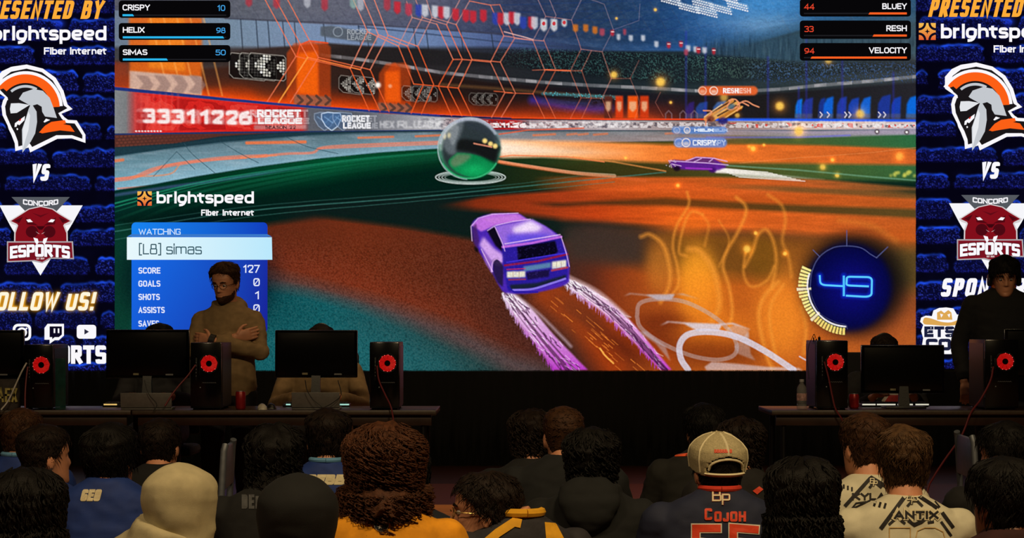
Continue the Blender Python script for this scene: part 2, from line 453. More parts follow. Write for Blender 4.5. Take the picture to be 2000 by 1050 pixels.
        g.line([(x0+4, y0-1), (x1-4, y0+sl-1), (x1, y0+sl+4), (x1, y1+sl-4), (x1-4, y1+sl), (x0+8, y1), (x0, y1-8), (x0, y0+4), (x0+4, y0-1)], 1.4, col, .5*al, 1)
    for dx in (-20, 0, 18):
        dots(468+dx, 540+dx, 104, 152, 6, .9, c(246, 242, 228), 5.4, 8)
    for dx in (0, 22):
        dots(662+dx, 710+dx, 148, 180, 5, .75, c(232, 226, 214), 3.4, 8)
    for dx in (-10, 10, 24):
        dots(795+dx, 830+dx, 168, 196, 3, .6, c(226, 222, 212), 3.0, 8)
    for dx in (-6, 8, 22):
        dots(922+dx, 950+dx, 182, 204, 2, .5, c(222, 216, 206), 2.6, 7)
    g.poly([(626, 52), (648, 50), (735, 68), (735, 86), (648, 74), (626, 70)], c(84, 90, 98), .85, 1.5)
    g.quads(text('ROCKET', 678, 57, 725, 67, 2, rr=.3), c(170, 176, 184), .75, .6); g.quads(text('LEAGUE', 678, 68, 725, 78, 2, rr=.3), c(160, 166, 174), .7, .6)
    g.line(g.ell(660, 62, 9, 9), 2.2, c(150, 160, 172), .7, 1.4)
    # banners and blue arches on the far side
    for (x0, x1, col) in ((1180, 1196, (92, 44, 36)), (1202, 1217, (214, 64, 26)), (1226, 1246, (240, 88, 24)), (1250, 1267, (204, 62, 26))):
        g.poly([(x0, 187), (x1, 187), (x1, 231), (x0, 231)], c(*col), .95, 1)
        g.poly([(x0+3, 198), (x1-3, 198), (x1-3, 212), ((x0+x1)/2, 219), (x0+3, 212)], c(230, 190, 150), .75, 1)
    for (x, w, h, col, al) in ((1340, 16, 32, (60, 40, 150), .6), (1358, 24, 32, (40, 84, 180), .7), (1392, 26, 34, (70, 120, 200), .7), (1553, 14, 38, (20, 120, 230), .95), (1566, 22, 40, (40, 62, 170), .8), (1598, 14, 40, (30, 60, 160), .8), (1608, 20, 42, (22, 106, 225), .9),
                            (1634, 20, 42, (38, 66, 180), .85), (1656, 22, 40, (30, 72, 190), .85), (1680, 21, 42, (24, 104, 220), .9), (1714, 26, 46, (34, 62, 170), .8), (1740, 20, 42, (28, 70, 190), .85), (1770, 22, 44, (18, 110, 225), .95)):
        g.poly([(x, 230), (x+1, 230-h*.6), (x+w*.35, 230-h*.9), (x+w, 230-h), (x+w*.9, 230)], c(*col), al, 1.2)
        g.poly([(x, 222), (x+w*.95, 222), (x+w*.92, 234), (x, 234)], c(96, 92, 104), .7*al, 1.5)
    for x in (1602, 1616, 1650, 1658, 1716, 1726):
        g.line([(x, 219), (x+4, 224), (x, 229)], 2.2, c(210, 206, 220), .85, 1)
    for (x, h) in ((1340, 170), (1378, 140), (1560, 60), (1645, 120), (1745, 90), (1500, 120), (1575, 160)):
        g.line([(x, 232-h), (x, 232)], 4, c(54, 56, 190), .35, 4)
    for x in (1300, 1328, 1350):
        g.line([(x, 232), (x, 222), (x+6, 216), (x+12, 222), (x+12, 232)], 2.4, c(130, 110, 120), .6, 1.6)
    # glowing rails
    g.line([(224, 173), (330, 183), (440, 194), (560, 205), (700, 215), (860, 226), (1000, 231.5)], 7, c(40, 58, 124), 1, 1.5, w1=3)
    g.line([(1000, 231), (1200, 233), (1380, 233)], 3, c(238, 76, 40), .9, 2); g.line([(860, 226), (1000, 232), (1200, 235.5), (1430, 236)], 2.2, c(30, 24, 30), .9, 1)
    g.line([(1400, 234), (1500, 234), (1788, 236)], 6, c(40, 96, 240), .95, 4); g.line([(1420, 236), (1788, 239)], 2, c(150, 180, 255), .6, 1.2)
    g.band([(224, 176), (440, 197), (700, 219), (860, 229), (1000, 234), (1788, 238)], [(224, 262), (440, 258), (600, 256), (860, 253), (1000, 253), (1400, 255), (1788, 252)],
           g.hgrad([(224, (132, 136, 138)), (246, (124, 126, 128)), (266, (190, 60, 60)), (300, (214, 44, 40)), (520, (206, 40, 36)), (590, (190, 52, 50)), (604, (96, 98, 106)), (700, (92, 96, 106)), (800, (150, 150, 156)),
                    (860, (176, 176, 180)), (960, (150, 36, 36)), (1000, (190, 40, 40)), (1030, (150, 120, 124)), (1200, (176, 168, 172)), (1400, (136, 118, 116)), (1600, (196, 176, 170)), (1788, (206, 190, 190))]), 1, 2)
    adm = np.clip((Y-g.T([(224, 180), (440, 200), (700, 221), (860, 231), (1000, 236), (1788, 240)]))/2, 0, 1)*np.clip((g.T([(224, 258), (440, 254), (600, 252), (860, 250), (1000, 251), (1788, 250)])-Y)/2, 0, 1)
    n1 = g.noise(7, 5, 2)
    g.put(adm*np.clip((X-800)/100, 0, 1)*(n1 > .56), c(236, 232, 234), .6); g.put(adm*np.clip((X-800)/100, 0, 1)*(n1 < .36), c(70, 66, 80), .6)
    g.put(adm*np.clip((X-1400)/40, 0, 1)*(g.noise(6, 6) > .7), c(214, 60, 50), .7)
    n2 = g.noise(26, 16, 2); g.put(adm*np.clip((600-X)/20, 0, 1)*np.clip((X-262)/20, 0, 1)*(n2 > .55), c(150, 22, 24), .5)
    g.put(adm*np.clip((600-X)/20, 0, 1)*np.clip((X-262)/20, 0, 1)*(n2 < .38), c(236, 84, 70), .5)
    for k in range(8):
        g.poly([(262+k*12, 182), (266+k*12, 182), (266+k*12, 256), (262+k*12, 256)], c(236, 92, 84), .35, 2)
    for dx, al in ((-1, 1.0), (30, .35), (-14, .25)):
        for wd, x0, x1, y0, y1 in (('3', 280+dx, 304+dx, 212, 240), ('3', 308+dx, 332+dx, 213, 241), ('3', 336+dx, 360+dx, 214, 241), ('1', 366+dx, 384+dx, 214, 241), ('1', 392+dx, 410+dx, 215, 242), ('2', 414+dx, 438+dx, 215, 242), ('2', 442+dx, 466+dx, 216, 243), ('6', 468+dx, 492+dx, 216, 243)):
            g.quads(text(wd, x0, y0, x1, y1, 6.5, rr=.35), c(250, 240, 238), .9*al, .8)
    for dx, al in ((0, 1.0), (14, .35), (-14, .5)):
        g.quads(text('ROCKET', 502+dx, 214, 588+dx, 229, 3.8, rr=.3), c(246, 242, 242), .9*al, .7); g.quads(text('LEAGUE', 504+dx, 230, 590+dx, 242, 3.6, rr=.3), c(246, 242, 242), .9*al, .7)
    g.poly([(496, 244), (598, 243), (598, 252), (496, 253)], c(210, 190, 190), .5, 1); g.quads(text('SEASON 22', 518, 245, 578, 252, 1.6), c(60, 30, 36), .8, .5)
    for x in range(246, 300, 6):
        g.poly(g.ell(x+20, 256, 2, 1.8, 8), c(240, 220, 220), .8)
    for dx in (-14, 0, 22):
        sh = [(628+dx, 222), (640+dx, 219), (664+dx, 221), (667+dx, 230), (660+dx, 246), (648+dx, 255), (636+dx, 246), (628+dx, 232), (628+dx, 222)]
        g.poly(sh, c(70, 110, 160), .35 if dx else .6, 1); g.line(sh, 1.8, c(190, 208, 232), .4 if dx else .9, 1.2)
        g.line([(634+dx, 228), (650+dx, 240), (662+dx, 226)], 2, c(150, 190, 230), .5, 2)
    for dx, al in ((0, 1), (14, .35)):
        g.quads(text('ROCKET', 668+dx, 225, 722+dx, 238, 3, rr=.3), c(240, 240, 244), .85*al, .7); g.quads(text('LEAGUE', 670+dx, 239, 724+dx, 251, 3, rr=.3), c(240, 240, 244), .85*al, .7)
    for (x0, x1, w) in ((742, 770, 'HEX'), (776, 806, 'RL'), (808, 862, 'LEAGUE'), (1034, 1068, 'ROCKET'), (1080, 1110, 'RLCS'), (1130, 1176, 'LEAGUE'), (1186, 1230, 'ROCKET'), (1520, 1560, 'NEXT'), (1600, 1670, 'CHAMPION'), (1690, 1730, 'LEAGUE')):
        g.quads(text(w, x0, 236, x1, 250, 2.4, rr=.3), c(246, 244, 244), .5, .9)
    g.quads(text('3.11.26', 962, 240, 1028, 249, 2.6, rr=.35), c(250, 236, 236), .95, .6)
    # ---- pitch: mesh fence, curved wall, grass
    g.band([(224, 261), (440, 257), (600, 256), (1788, 253)], None, c(24, 48, 58), 1, 2)
    g.band([(224, 262), (420, 259), (560, 257)], [(224, 288), (340, 280), (430, 266), (560, 258)], c(92, 52, 44), .95, 2, 3)
    for k in range(26):
        for j in range(4):
            x = 226+k*8+(j % 2)*4; y = 266+j*6-k*.45
            if y > 262:
                g.poly([(x, y), (x+5, y-1), (x+6, y+2), (x+1, y+3)], c(150, 80, 62), .35*max(0, 1-k/28))
    g.line([(224, 262), (440, 259), (620, 257), (860, 254)], 3.2, c(40, 58, 108), .9, 1.5, w1=2)
    g.band([(224, 288), (340, 281), (430, 268), (560, 259), (700, 256)], [(224, 306), (440, 279), (600, 266), (860, 258)], c(36, 62, 72), .9, 4)
    WALLT = [(224, 306), (330, 291), (440, 278), (600, 265), (720, 260), (860, 258), (980, 256), (1200, 256), (1500, 255), (1788, 253)]
    WALLB = [(224, 372), (300, 360), (380, 345), (500, 326), (620, 310), (740, 298), (860, 290), (980, 284), (1200, 278), (1500, 272), (1788, 264)]
    g.band(WALLT, WALLB, g.hgrad([(224, (112, 156, 172)), (400, (120, 152, 166)), (600, (104, 132, 144)), (860, (122, 146, 158)), (1000, (150, 146, 150)), (1300, (142, 128, 128)), (1500, (140, 128, 146)), (1788, (160, 160, 176))]), 1, 5, 4)
    t = np.clip((Y-g.T(WALLT))/(g.T(WALLB)-g.T(WALLT)), 0, 1)*((Y > g.T(WALLT)) & (Y < g.T(WALLB)))
    g.put(t**2*np.clip((1000-X)/200, 0, 1), c(150, 200, 222), .55); g.put((1-t)**2*(t > 0), c(74, 96, 104), .5)
    g.put((wide-.45)*2*(t > 0), c(196, 206, 216), .35)
    for P, w in (([(224, 352), (262, 346), (300, 330), (360, 318), (440, 308), (520, 304)], 7), ([(224, 349), (280, 342), (330, 322), (420, 312), (480, 308)], 4), ([(500, 306), (560, 300), (610, 298), (630, 288), (700, 283), (860, 277)], 5), ([(620, 290), (700, 287), (860, 281)], 3), ([(230, 368), (330, 360), (400, 349), (620, 316), (680, 306)], 3)):
        g.line(cr(P, 6), w, c(230, 130, 104), .72, 2.2)
    for P in ([(470, 308), (540, 303)], [(260, 345), (330, 340), (350, 322)]):
        g.line(cr(P, 5), 3, c(240, 140, 90), .6, 2)
    for (x0, x1, y, al) in ((482, 596, 278, 1), (700, 768, 268, .9), (812, 862, 265, .9), (224, 240, 313, .9), (1042, 1084, 263, .8), (1108, 1126, 262, .7), (1130, 1148, 262, .7), (1160, 1186, 262, .7), (1300, 1330, 260, .6)):
        g.line([(x0, y+1), ((x0+x1)/2, y), (x1, y-1)], 6 if x0 < 500 else 4, c(240, 120, 70), .85*al, 3)
    for P in ([(300, 344), (330, 312), (345, 296)], [(360, 280), (375, 300), (420, 338)], [(345, 296), (380, 330)], [(430, 276), (470, 300), (505, 318)], [(560, 268), (600, 286), (660, 300)]):
        g.line(cr(P, 6), 1.6, c(56, 84, 96), .6, 1.2)
    # grass base
    gr = g.hgrad([(224, (12, 52, 46)), (430, (10, 56, 38)), (640, (10, 78, 48)), (860, (14, 66, 40)), (980, (22, 50, 30)), (1200, (64, 66, 30)), (1500, (84, 82, 36)), (1788, (50, 104, 62))])
    g.band(WALLB, None, gr, 1, 4)
    g.band([(224, 378), (330, 362), (420, 350), (560, 328), (700, 312), (860, 298)], [(224, 384), (330, 368), (420, 356), (560, 334), (700, 318), (860, 303)], c(60, 84, 118), .8, 4, xb=560, sx=120)
    for dy, w, al in ((14, 3, .75), (19, 2, .8), (25, 2.4, .4), (36, 5, .3), (50, 6, .3), (64, 6, .22)):
        g.line(cr([(224, 376+dy*1.5), (330, 356+dy), (430, 337+dy*.8), (560, 320+dy*.6), (700, 304+dy*.45), (860, 291+dy*.35)], 5), w, c(40, 150, 112), al, 2, al1=al*.5)
    g.band([(224, 420), (500, 372), (700, 336), (850, 318), (980, 330), (1200, 350)], None, c(8, 34, 28), .9, 34)
    g.band([(224, 440), (500, 395), (800, 368), (1100, 350)], None, c(14, 32, 30), .6, 30)
    # brown and teal ground close to the viewer
    BR = [(224, 470), (500, 442), (560, 432), (612, 420), (700, 431), (800, 444), (900, 462), (1000, 480), (1100, 470), (1300, 440), (1788, 400)]
    g.band(BR, None, g.hgrad([(224, (84, 44, 34)), (540, (104, 46, 28)), (700, (118, 50, 28)), (900, (100, 46, 30)), (1050, (78, 42, 36)), (1200, (74, 46, 40)), (1788, (150, 84, 36))]), .95, 14)
    g.band([(224, 470), (520, 470), (700, 520), (900, 600), (1000, 660)], [(224, 724), (1000, 740)], c(140, 58, 36), .45, 60, 60, xb=980, sx=200)
    g.band([(224, 470), (380, 500), (520, 530), (640, 560), (760, 592), (900, 640), (1000, 690), (1100, 724)], None, c(84, 74, 76), .85, 34, xb=1130, sx=160)
    TEAL = [(224, 440), (300, 470), (520, 556), (600, 570), (700, 597), (800, 634), (900, 680), (980, 720), (1020, 740)]
    g.band(TEAL, None, g.hgrad([(224, (12, 70, 62)), (520, (14, 82, 88)), (640, (22, 96, 102)), (760, (34, 88, 92)), (900, (40, 70, 70)), (1000, (44, 56, 54))]), .95, 30)
    g.band([(224, 640), (520, 640), (780, 660), (900, 700)], None, c(34, 110, 116), .5, 50, xb=930, sx=120)
    g.put(np.clip((Y-420)/80, 0, 1)*(fine-.5)*1.6*np.clip((1250-X)/300, .25, 1), c(160, 130, 116), .15); g.put(np.clip((Y-420)/80, 0, 1)*(.5-fine)*1.6*np.clip((1250-X)/300, .25, 1), c(6, 6, 8), .28)
    g.band([(224, 440), (250, 440)], None, c(16, 60, 46), .8, 20, xb=258, sx=14)
    # dark blue-green patches
    g.band([(620, 395), (800, 380), (960, 372), (1100, 378), (1300, 400)], [(560, 432), (640, 422), (760, 436), (900, 458), (1000, 470), (1120, 455), (1300, 430)], c(20, 34, 32), .9, 18, xa=560, sx=60)
    # orange stripes streaming away to the right
    def stripe(T, B, stops, al, st=7, sb=8, xa=960, sx=40):
        g.band(T, B, g.hgrad(stops)*(1+.22*(wide[..., None]-.5)), al, st, sb, xa=xa, sx=sx)
    stripe([(860, 400), (960, 382), (1100, 372), (1300, 356), (1500, 352), (1788, 380)], [(860, 404), (960, 412), (1100, 428), (1300, 432), (1500, 436), (1788, 470)], [(860, (120, 44, 22)), (1100, (168, 62, 28)), (1300, (196, 84, 30)), (1788, (200, 96, 40))], .95, 8, 14, xa=890, sx=80)
    g.band([(900, 330), (1150, 320), (1300, 318), (1500, 316), (1788, 312)], [(900, 374), (1000, 372), (1150, 366), (1300, 352), (1500, 350), (1788, 352)], g.hgrad([(900, (16, 36, 26)), (1100, (44, 52, 26)), (1300, (62, 58, 28)), (1500, (74, 88, 44)), (1788, (58, 104, 62))]), .92, 9, xa=960, sx=60)
    stripe([(960, 272), (1150, 276), (1300, 282), (1500, 280), (1788, 288)], [(960, 309), (1060, 306), (1150, 312), (1300, 318), (1500, 318), (1788, 322)], [(960, (255, 200, 160)), (1050, (255, 186, 130)), (1180, (246, 152, 84)), (1320, (234, 122, 50)), (1500, (226, 112, 46)), (1788, (200, 96, 44))], .97, 8, 8, xa=975, sx=14)
    g.line([(975, 290), (1100, 296), (1260, 300)], 24, c(255, 236, 214), .95, 14, al1=0, w1=10)
    g.band([(1420, 254), (1600, 262), (1788, 262)], [(1420, 280), (1600, 282), (1788, 290)], g.hgrad([(1420, (110, 90, 50)), (1500, (78, 92, 50)), (1788, (50, 110, 70))]), .85, 6, xa=1410, sx=50)
    g.band([(1400, 252), (1600, 256), (1788, 250)], [(1400, 264), (1600, 268), (1788, 262)], c(170, 156, 176), .7, 5, xa=1390, sx=60)
    g.line([(1380, 268), (1560, 268), (1660, 264)], 3, c(110, 110, 214), .7, 3)
    stripe([(1180, 345), (1400, 346), (1600, 350), (1788, 366)], [(1180, 372), (1400, 382), (1600, 376), (1788, 374)], [(1180, (206, 88, 36)), (1400, (210, 94, 38)), (1600, (196, 98, 46)), (1788, (130, 90, 50))], .85, 6, 10, xa=1100, sx=120)
    g.band([(1300, 352), (1500, 362), (1788, 376)], [(1300, 362), (1500, 372), (1788, 388)], c(96, 78, 44), .7, 6, xa=1450, sx=200)
    g.band([(900, 392), (1100, 396), (1300, 386), (1500, 398), (1788, 408)], [(900, 396), (1100, 404), (1300, 404), (1500, 414), (1788, 428)], g.hgrad([(900, (30, 36, 28)), (1100, (44, 38, 26)), (1350, (84, 56, 26)), (1500, (62, 56, 30)), (1788, (70, 70, 38))]), .8, 8, 9, xa=1060, sx=60)
    stripe([(1160, 400), (1300, 402), (1500, 412), (1788, 426)], [(1160, 432), (1300, 446), (1500, 452), (1788, 470)], [(1160, (186, 66, 26)), (1350, (220, 100, 34)), (1500, (212, 98, 38)), (1788, (190, 92, 40))], .9, 9, 16, xa=1120, sx=80)
    g.band([(1160, 440), (1300, 450), (1500, 462), (1788, 480)], None, g.hgrad([(1160, (66, 44, 38)), (1250, (78, 52, 34)), (1330, (108, 72, 28)), (1500, (116, 74, 30)), (1650, (132, 76, 34)), (1788, (98, 74, 42))]), .95, 22, xa=1120, sx=60)
    g.band([(1160, 480), (1250, 520), (1400, 540), (1788, 565)], None, g.hgrad([(1160, (112, 46, 28)), (1250, (160, 74, 30)), (1400, (190, 96, 32)), (1600, (190, 94, 36)), (1788, (168, 82, 42))]), .9, 34, xa=1150, sx=80)
    g.put((big-.45)*2.2*np.clip((Y-430)/60, 0, 1)*np.clip((X-1240)/120, 0, 1), c(232, 134, 44), .3)
    g.glow(1745, 530, 60, 60, c(46, 60, 34), .5, add=False); g.glow(1760, 460, 60, 22, c(206, 96, 36), .7, add=False)
    g.poly([(1100, 446), (1180, 440), (1256, 452), (1256, 512), (1200, 520), (1110, 506)], c(58, 50, 46), .9, 16)
    # flame columns and their looping outlines
    for (x, y, rx, ry, col, al) in ((1290, 520, 26, 52, (190, 116, 44), .7), (1362, 540, 34, 60, (240, 156, 44), .9), (1370, 590, 40, 60, (236, 140, 40), .7), (1530, 620, 46, 80, (238, 140, 44), .8), (1490, 500, 30, 44, (110, 78, 24), .55), (1400, 660, 70, 50, (226, 124, 34), .55), (1345, 440, 40, 20, (230, 110, 34), .5)):
        g.glow(x, y, rx*1.15, ry*1.05, c(*col), al, 3.4, add=False)
    for (x, y, rx, ry, al) in ((1268, 668, 70, 46, .6), (1380, 690, 60, 30, .55), (1450, 690, 40, 30, .4), (1200, 690, 60, 50, .4), (1300, 625, 46, 18, .4)):
        g.glow(x, y, rx, ry, c(86, 30, 18), al, 2.6, add=False)
    fl = c(240, 156, 60)
    for P, w, al in (([(1252, 462), (1270, 458), (1296, 480), (1308, 525), (1306, 560), (1290, 590)], 7, .6), ([(1342, 375), (1345, 400), (1322, 440), (1314, 480), (1323, 520), (1325, 555), (1310, 578)], 5, .55), ([(1372, 418), (1350, 414), (1336, 440), (1326, 490), (1340, 500)], 5, .5), ([(1345, 486), (1366, 490), (1390, 520), (1402, 560), (1404, 600), (1390, 625)], 9, .6),
                  ([(1438, 385), (1455, 400), (1456, 420), (1440, 455), (1420, 490), (1412, 520), (1424, 560), (1430, 610), (1420, 650)], 6, .6), ([(1455, 520), (1470, 490), (1480, 460), (1496, 448), (1510, 470), (1516, 510), (1508, 560)], 6, .55), ([(1456, 494), (1452, 530), (1462, 556), (1480, 558), (1500, 545), (1512, 520)], 5, .5),
                  ([(1500, 380), (1526, 400), (1534, 430), (1528, 470), (1540, 500), (1546, 540)], 6, .45), ([(1520, 550), (1492, 580), (1482, 620), (1496, 690), (1510, 722)], 7, .6), ([(1530, 556), (1508, 590), (1504, 630), (1516, 700)], 6, .5), ([(1566, 600), (1574, 640), (1570, 690)], 7, .5), ([(1404, 430), (1424, 470), (1404, 520)], 4, .35), ([(1372, 420), (1384, 440), (1376, 480)], 5, .35), ([(1640, 430), (1700, 440), (1750, 470)], 10, .25)):
        g.line(cr(P, 9), w, fl, al, w*1.1)
    g.glow(1380, 470, 300, 260, c(60, 22, 2), .18, 2.5)
    # ---- hexagon net
    N = [[(518, 0), (578, 110), (522, 198)], [(539, 0), (601, 112), (544, 200)], [(562, 0), (622, 112), (567, 200)], [(578, 110), (684, 134)], [(601, 112), (704, 136)], [(622, 112), (723, 136)], [(684, 134), (721, 216)],
         [(704, 136), (742, 217)], [(723, 136), (760, 218)], [(690, 0), (718, 62), (684, 134)], [(710, 0), (739, 68), (704, 136)], [(731, 0), (758, 69), (723, 136)], [(718, 62), (778, 90)], [(739, 68), (796, 90)], [(758, 69), (815, 90)],
         [(794, 3), (805, 34), (778, 90)], [(812, 0), (825, 34), (796, 90)], [(833, 0), (844, 34), (816, 90)], [(778, 90), (808, 164)], [(796, 90), (827, 165), (803, 221)], [(816, 90), (847, 165), (823, 222)], [(808, 164), (856, 168), (874, 170), (895, 172)],
         [(805, 34), (853, 47)], [(825, 34), (872, 48)], [(844, 34), (891, 48)], [(872, 48), (898, 0)], [(891, 48), (917, 2)], [(853, 47), (885, 116)], [(872, 48), (903, 116), (874, 170)], [(891, 48), (922, 116), (895, 172)], [(885, 116), (856, 168), (882, 226)],
         [(874, 170), (902, 226)], [(895, 172), (921, 226)], [(885, 116), (903, 116), (958, 121)], [(922, 116), (977, 121)], [(917, 2), (958, 10), (984, 70), (958, 121), (986, 181), (960, 229)], [(958, 10), (976, 9), (1005, 75), (977, 121), (1007, 182), (979, 229)],
         [(984, 70), (1041, 79)], [(1005, 75), (1062, 80)], [(986, 181), (1041, 183)], [(965, 178), (1000, 181)], [(1041, 183), (1064, 231)], [(1062, 182), (1085, 231)], [(1041, 183), (1064, 138)], [(1062, 182), (1085, 138)], [(1064, 138), (1041, 79)], [(1085, 135), (1062, 78)],
         [(1040, 137), (1064, 136), (1114, 138), (1136, 138)], [(1114, 138), (1135, 96)], [(1136, 138), (1155, 99)], [(1041, 79), (1066, 32), (1051, 0)], [(1062, 78), (1086, 30), (1072, -4)], [(1114, 139), (1135, 191), (1114, 231)], [(1136, 138), (1155, 191), (1136, 231)],
         [(1135, 191), (1176, 192), (1192, 231)], [(1066, 32), (1116, 39), (1135, 96), (1176, 101), (1194, 153), (1176, 192)], [(1176, 101), (1198, 58), (1180, 8), (1140, -6)], [(1116, 39), (1140, -10)], [(1231, 153), (1248, 118)], [(1231, 153), (1250, 200), (1240, 232)], [(1194, 153), (1231, 153)], [(1198, 58), (1248, 40), (1250, 8)], [(1290, 180), (1280, 200), (1296, 228)]]
    for P in N:
        ym = sum(p[1] for p in P)/len(P); xm = sum(p[0] for p in P)/len(P)
        k = min(1, max(0, ym/150)); far = min(1, max(0, (xm-900)/350))
        col = c(240-20*far, 170-70*k+30*far, 160-110*k+60*far)
        g.line(P, 1.9-.6*far, col, (.8-.42*far)*(.7 if xm > 600 and ym < 60 else 1), 1.4)
    g.line([(601, 112), (704, 136)], 2, c(255, 120, 60), .9, 1.2); g.line([(544, 200), (601, 112)], 2.4, c(255, 150, 60), .9, 1.2); g.line([(1064, 136), (1114, 138)], 2.4, c(255, 110, 70), .9, 1.2)
    g.line([(985, 62), (1041, 77)], 2.2, c(240, 190, 180), .7, 1.2)
    # ---- little flags strung under the roof
    FL = [(486, -4, 'r'), (540, 0, 'r'), (600, -2, 'w'), (634, 4, 'r'), (690, 0, 'g'), (704, 4, 'w'), (756, 4, 'r'), (776, 10, 'r'), (798, 14, 'rb'), (818, 16, 'b'), (830, 16, 'w'), (850, 18, 'w'), (862, 20, 'r'), (872, 20, 'w'), (890, 24, 'r'), (910, 26, 'r'), (924, 28, 'r'), (944, 26, 'r'), (968, 32, 'b'), (978, 32, 'r'), (990, 32, 'w'), (1000, 30, 'r'), (1010, 32, 'w'),
          (1022, 40, 'b'), (1038, 40, 'r'), (1044, 40, 'w'), (1062, 44, 'k'), (1082, 44, 'k'), (1102, 42, 'k'), (1124, 52, 'o'), (1144, 52, 'o'), (1162, 56, 'o'), (1176, 60, 'p'), (1196, 62, 'r'), (1208, 70, 'w'), (1220, 60, 'p'), (1232, 72, 'w'), (1256, 72, 'w'), (1282, 84, 'w'), (1306, 86, 'r'), (1330, 84, 'r'), (1344, 92, 'w'), (1358, 94, 'w'), (1364, 96, 'r'), (1340, 100, 'p'), (1376, 96, 'w'), (1394, 98, 'r')]
    FC = {'r': (206, 44, 56), 'w': (206, 208, 216), 'b': (50, 70, 170), 'g': (150, 190, 176), 'rb': (190, 60, 80), 'k': (218, 214, 216), 'o': (214, 118, 40), 'p': (176, 72, 90)}
    for (x, y, k) in FL:
        hh = 26 if x < 1100 else (16 if x < 1180 else 13); w = 13 if x < 1100 else (10 if x < 1180 else 6+3*g.rng.rand())
        g.poly([(x-w/2, y-hh*.3), (x+w/2, y-hh*.25), (x+w/2, y+hh*.5), (x, y+hh*.7), (x-w/2, y+hh*.45)], c(*FC[k]), .85 if 760 < x else .6, .9)
        if k == 'k':
            g.poly(g.ell(x, y+2, 3.4, 4, 12), c(200, 50, 60), .9, .5)
        if k == 'r' and x > 1180:
            g.line([(x-2, y), (x+3, y)], 1.5, c(240, 220, 220), .8, .7)
    # ---- sparks
    for (x, y, r, al) in ((1455-175, 146-127, 3.2, .9), (1204, 36, 2.6, .8), (1199, 146, 7, .9), (1290, 160, 9.5, 1), (1310, 200, 3, .9), (1523, 207, 9, 1), (1680, 222, 9, .85), (1560, 256, 9, .9), (1618, 118, 7, .6), (1414, 190, 8, .6), (1471, 290, 5, .9), (1463, 286, 3, .5), (1492, 283, 2.5, .8), (1757, 305, 8, .6), (1626, 312, 3.6, .9), (1607, 326, 6, .8), (1635, 342, 4.4, .9), (1324, 362, 3.6, .9), (1459, 486, 7.5, .9), (1476, 455, 4, .8), (1533, 495, 4, .9), (1222, 308, 2.4, .7), (1440, 225, 5, .7)):
        g.glow(x, y, r*1.5, r*1.5, c(220, 120, 20), .5*al); g.glow(x, y, r*.95, r*.95, c(255, 206, 90), .95*al, 4, add=False)
    g.glow(738, 166, 6, 6, c(255, 246, 236), 1, 3, add=False); g.glow(762, 168, 4, 4, c(240, 180, 150), .7, 3, add=False)
    for k in range(22):
        x, y = 1738+g.rng.rand()*50, 334+g.rng.rand()*10
        if not 1756 < x < 1762:
            g.poly(g.ell(x, y, 3.4, 3.4, 8), c(200, 200, 90), .6, 1)
    for (x, y) in ((1771, 258), (1713, 257)):
        g.poly(g.ell(x, y, 4.5, 4.5, 12), c(60, 40, 44), .9, .8); g.poly(g.ell(x, y, 2.4, 2.4, 10), c(250, 240, 236), 1, .6)
    # pitch lines
    for P, w, al in (([(224, 452), (480, 412), (800, 386), (1000, 366), (1100, 356), (1300, 336)], 2.4, .6), ([(224, 440), (480, 404), (800, 378), (1000, 360), (1140, 342)], 1.8, .35), ([(224, 468), (480, 424), (800, 394), (1000, 375), (1200, 355)], 1.6, .45)):
        g.line(cr(P, 5), w, c(70, 130, 120), al, 1.5)
    g.line([(1400, 322), (1560, 332), (1700, 345), (1788, 352)], 3, c(120, 170, 140), .6, 2.5)
    # ---- flying orange streaks of the ball
    g.line([(1180, 316), (1110, 306), (1000, 303), (960, 308)], 2.2, c(240, 130, 80), .9, 1.6)
    g.line(cr([(952, 307), (970, 314), (1050, 327), (1130, 338), (1200, 343)], 6), 4, c(255, 214, 180), .95, 2, w1=7, al1=.5)
    g.line(cr([(952, 307), (980, 317), (1050, 328), (1130, 339), (1260, 352)], 6), 7, c(236, 110, 60), .75, 3, al1=.3)
    g.line([(975, 262), (1030, 254), (1140, 250)], 2.6, c(230, 96, 60), .8, 2); g.line([(1120, 306), (1200, 316), (1300, 334)], 3, c(240, 150, 80), .6, 2)
    g.line([(1445, 318), (1560, 308), (1700, 298), (1788, 288)], 1.6, c(230, 140, 80), .5, 1.5)
    # ---- the ball
    for rx, ry, w, al in ((68, 13, 2.2, .8), (62, 11.5, 1.8, .75), (56, 10, 1.8, .7), (50, 8.5, 1.6, .5)):
        g.line(g.ell(919, 346, rx, ry, 60), w, c(206, 216, 212), al, 1.2)
    g.poly(g.ell(917, 290, 61, 60, 60), lambda x, y: (lambda t: c(170, 176, 190)*(1-t)+c(24, 110, 66)*t)(np.clip((y-232)/110, 0, 1)[..., None]*np.ones_like(x)[..., None]), .98, 1)
    g.poly(g.ell(917, 291, 54, 54, 60), c(46, 54, 58), .95, 3)
    g.poly(cr([(868, 262), (890, 243), (905, 240), (900, 262), (893, 280), (890, 300), (876, 300), (866, 284), (868, 262)], 5), c(108, 116, 122), .8, 3)
    g.poly(cr([(880, 250), (896, 246), (892, 268), (884, 284), (878, 270), (880, 250)], 5), c(160, 166, 170), .5, 2.5)
    g.poly(cr([(893, 298), (920, 300), (950, 308), (968, 318), (958, 334), (930, 346), (905, 342), (884, 330), (876, 314), (893, 298)], 6), c(18, 128, 74), 1, 2.5)
    g.poly(cr([(893, 300), (920, 303), (906, 318), (886, 326), (880, 314), (893, 300)], 6), c(112, 128, 98), .8, 4); g.glow(926, 332, 30, 14, c(10, 60, 34), .7)
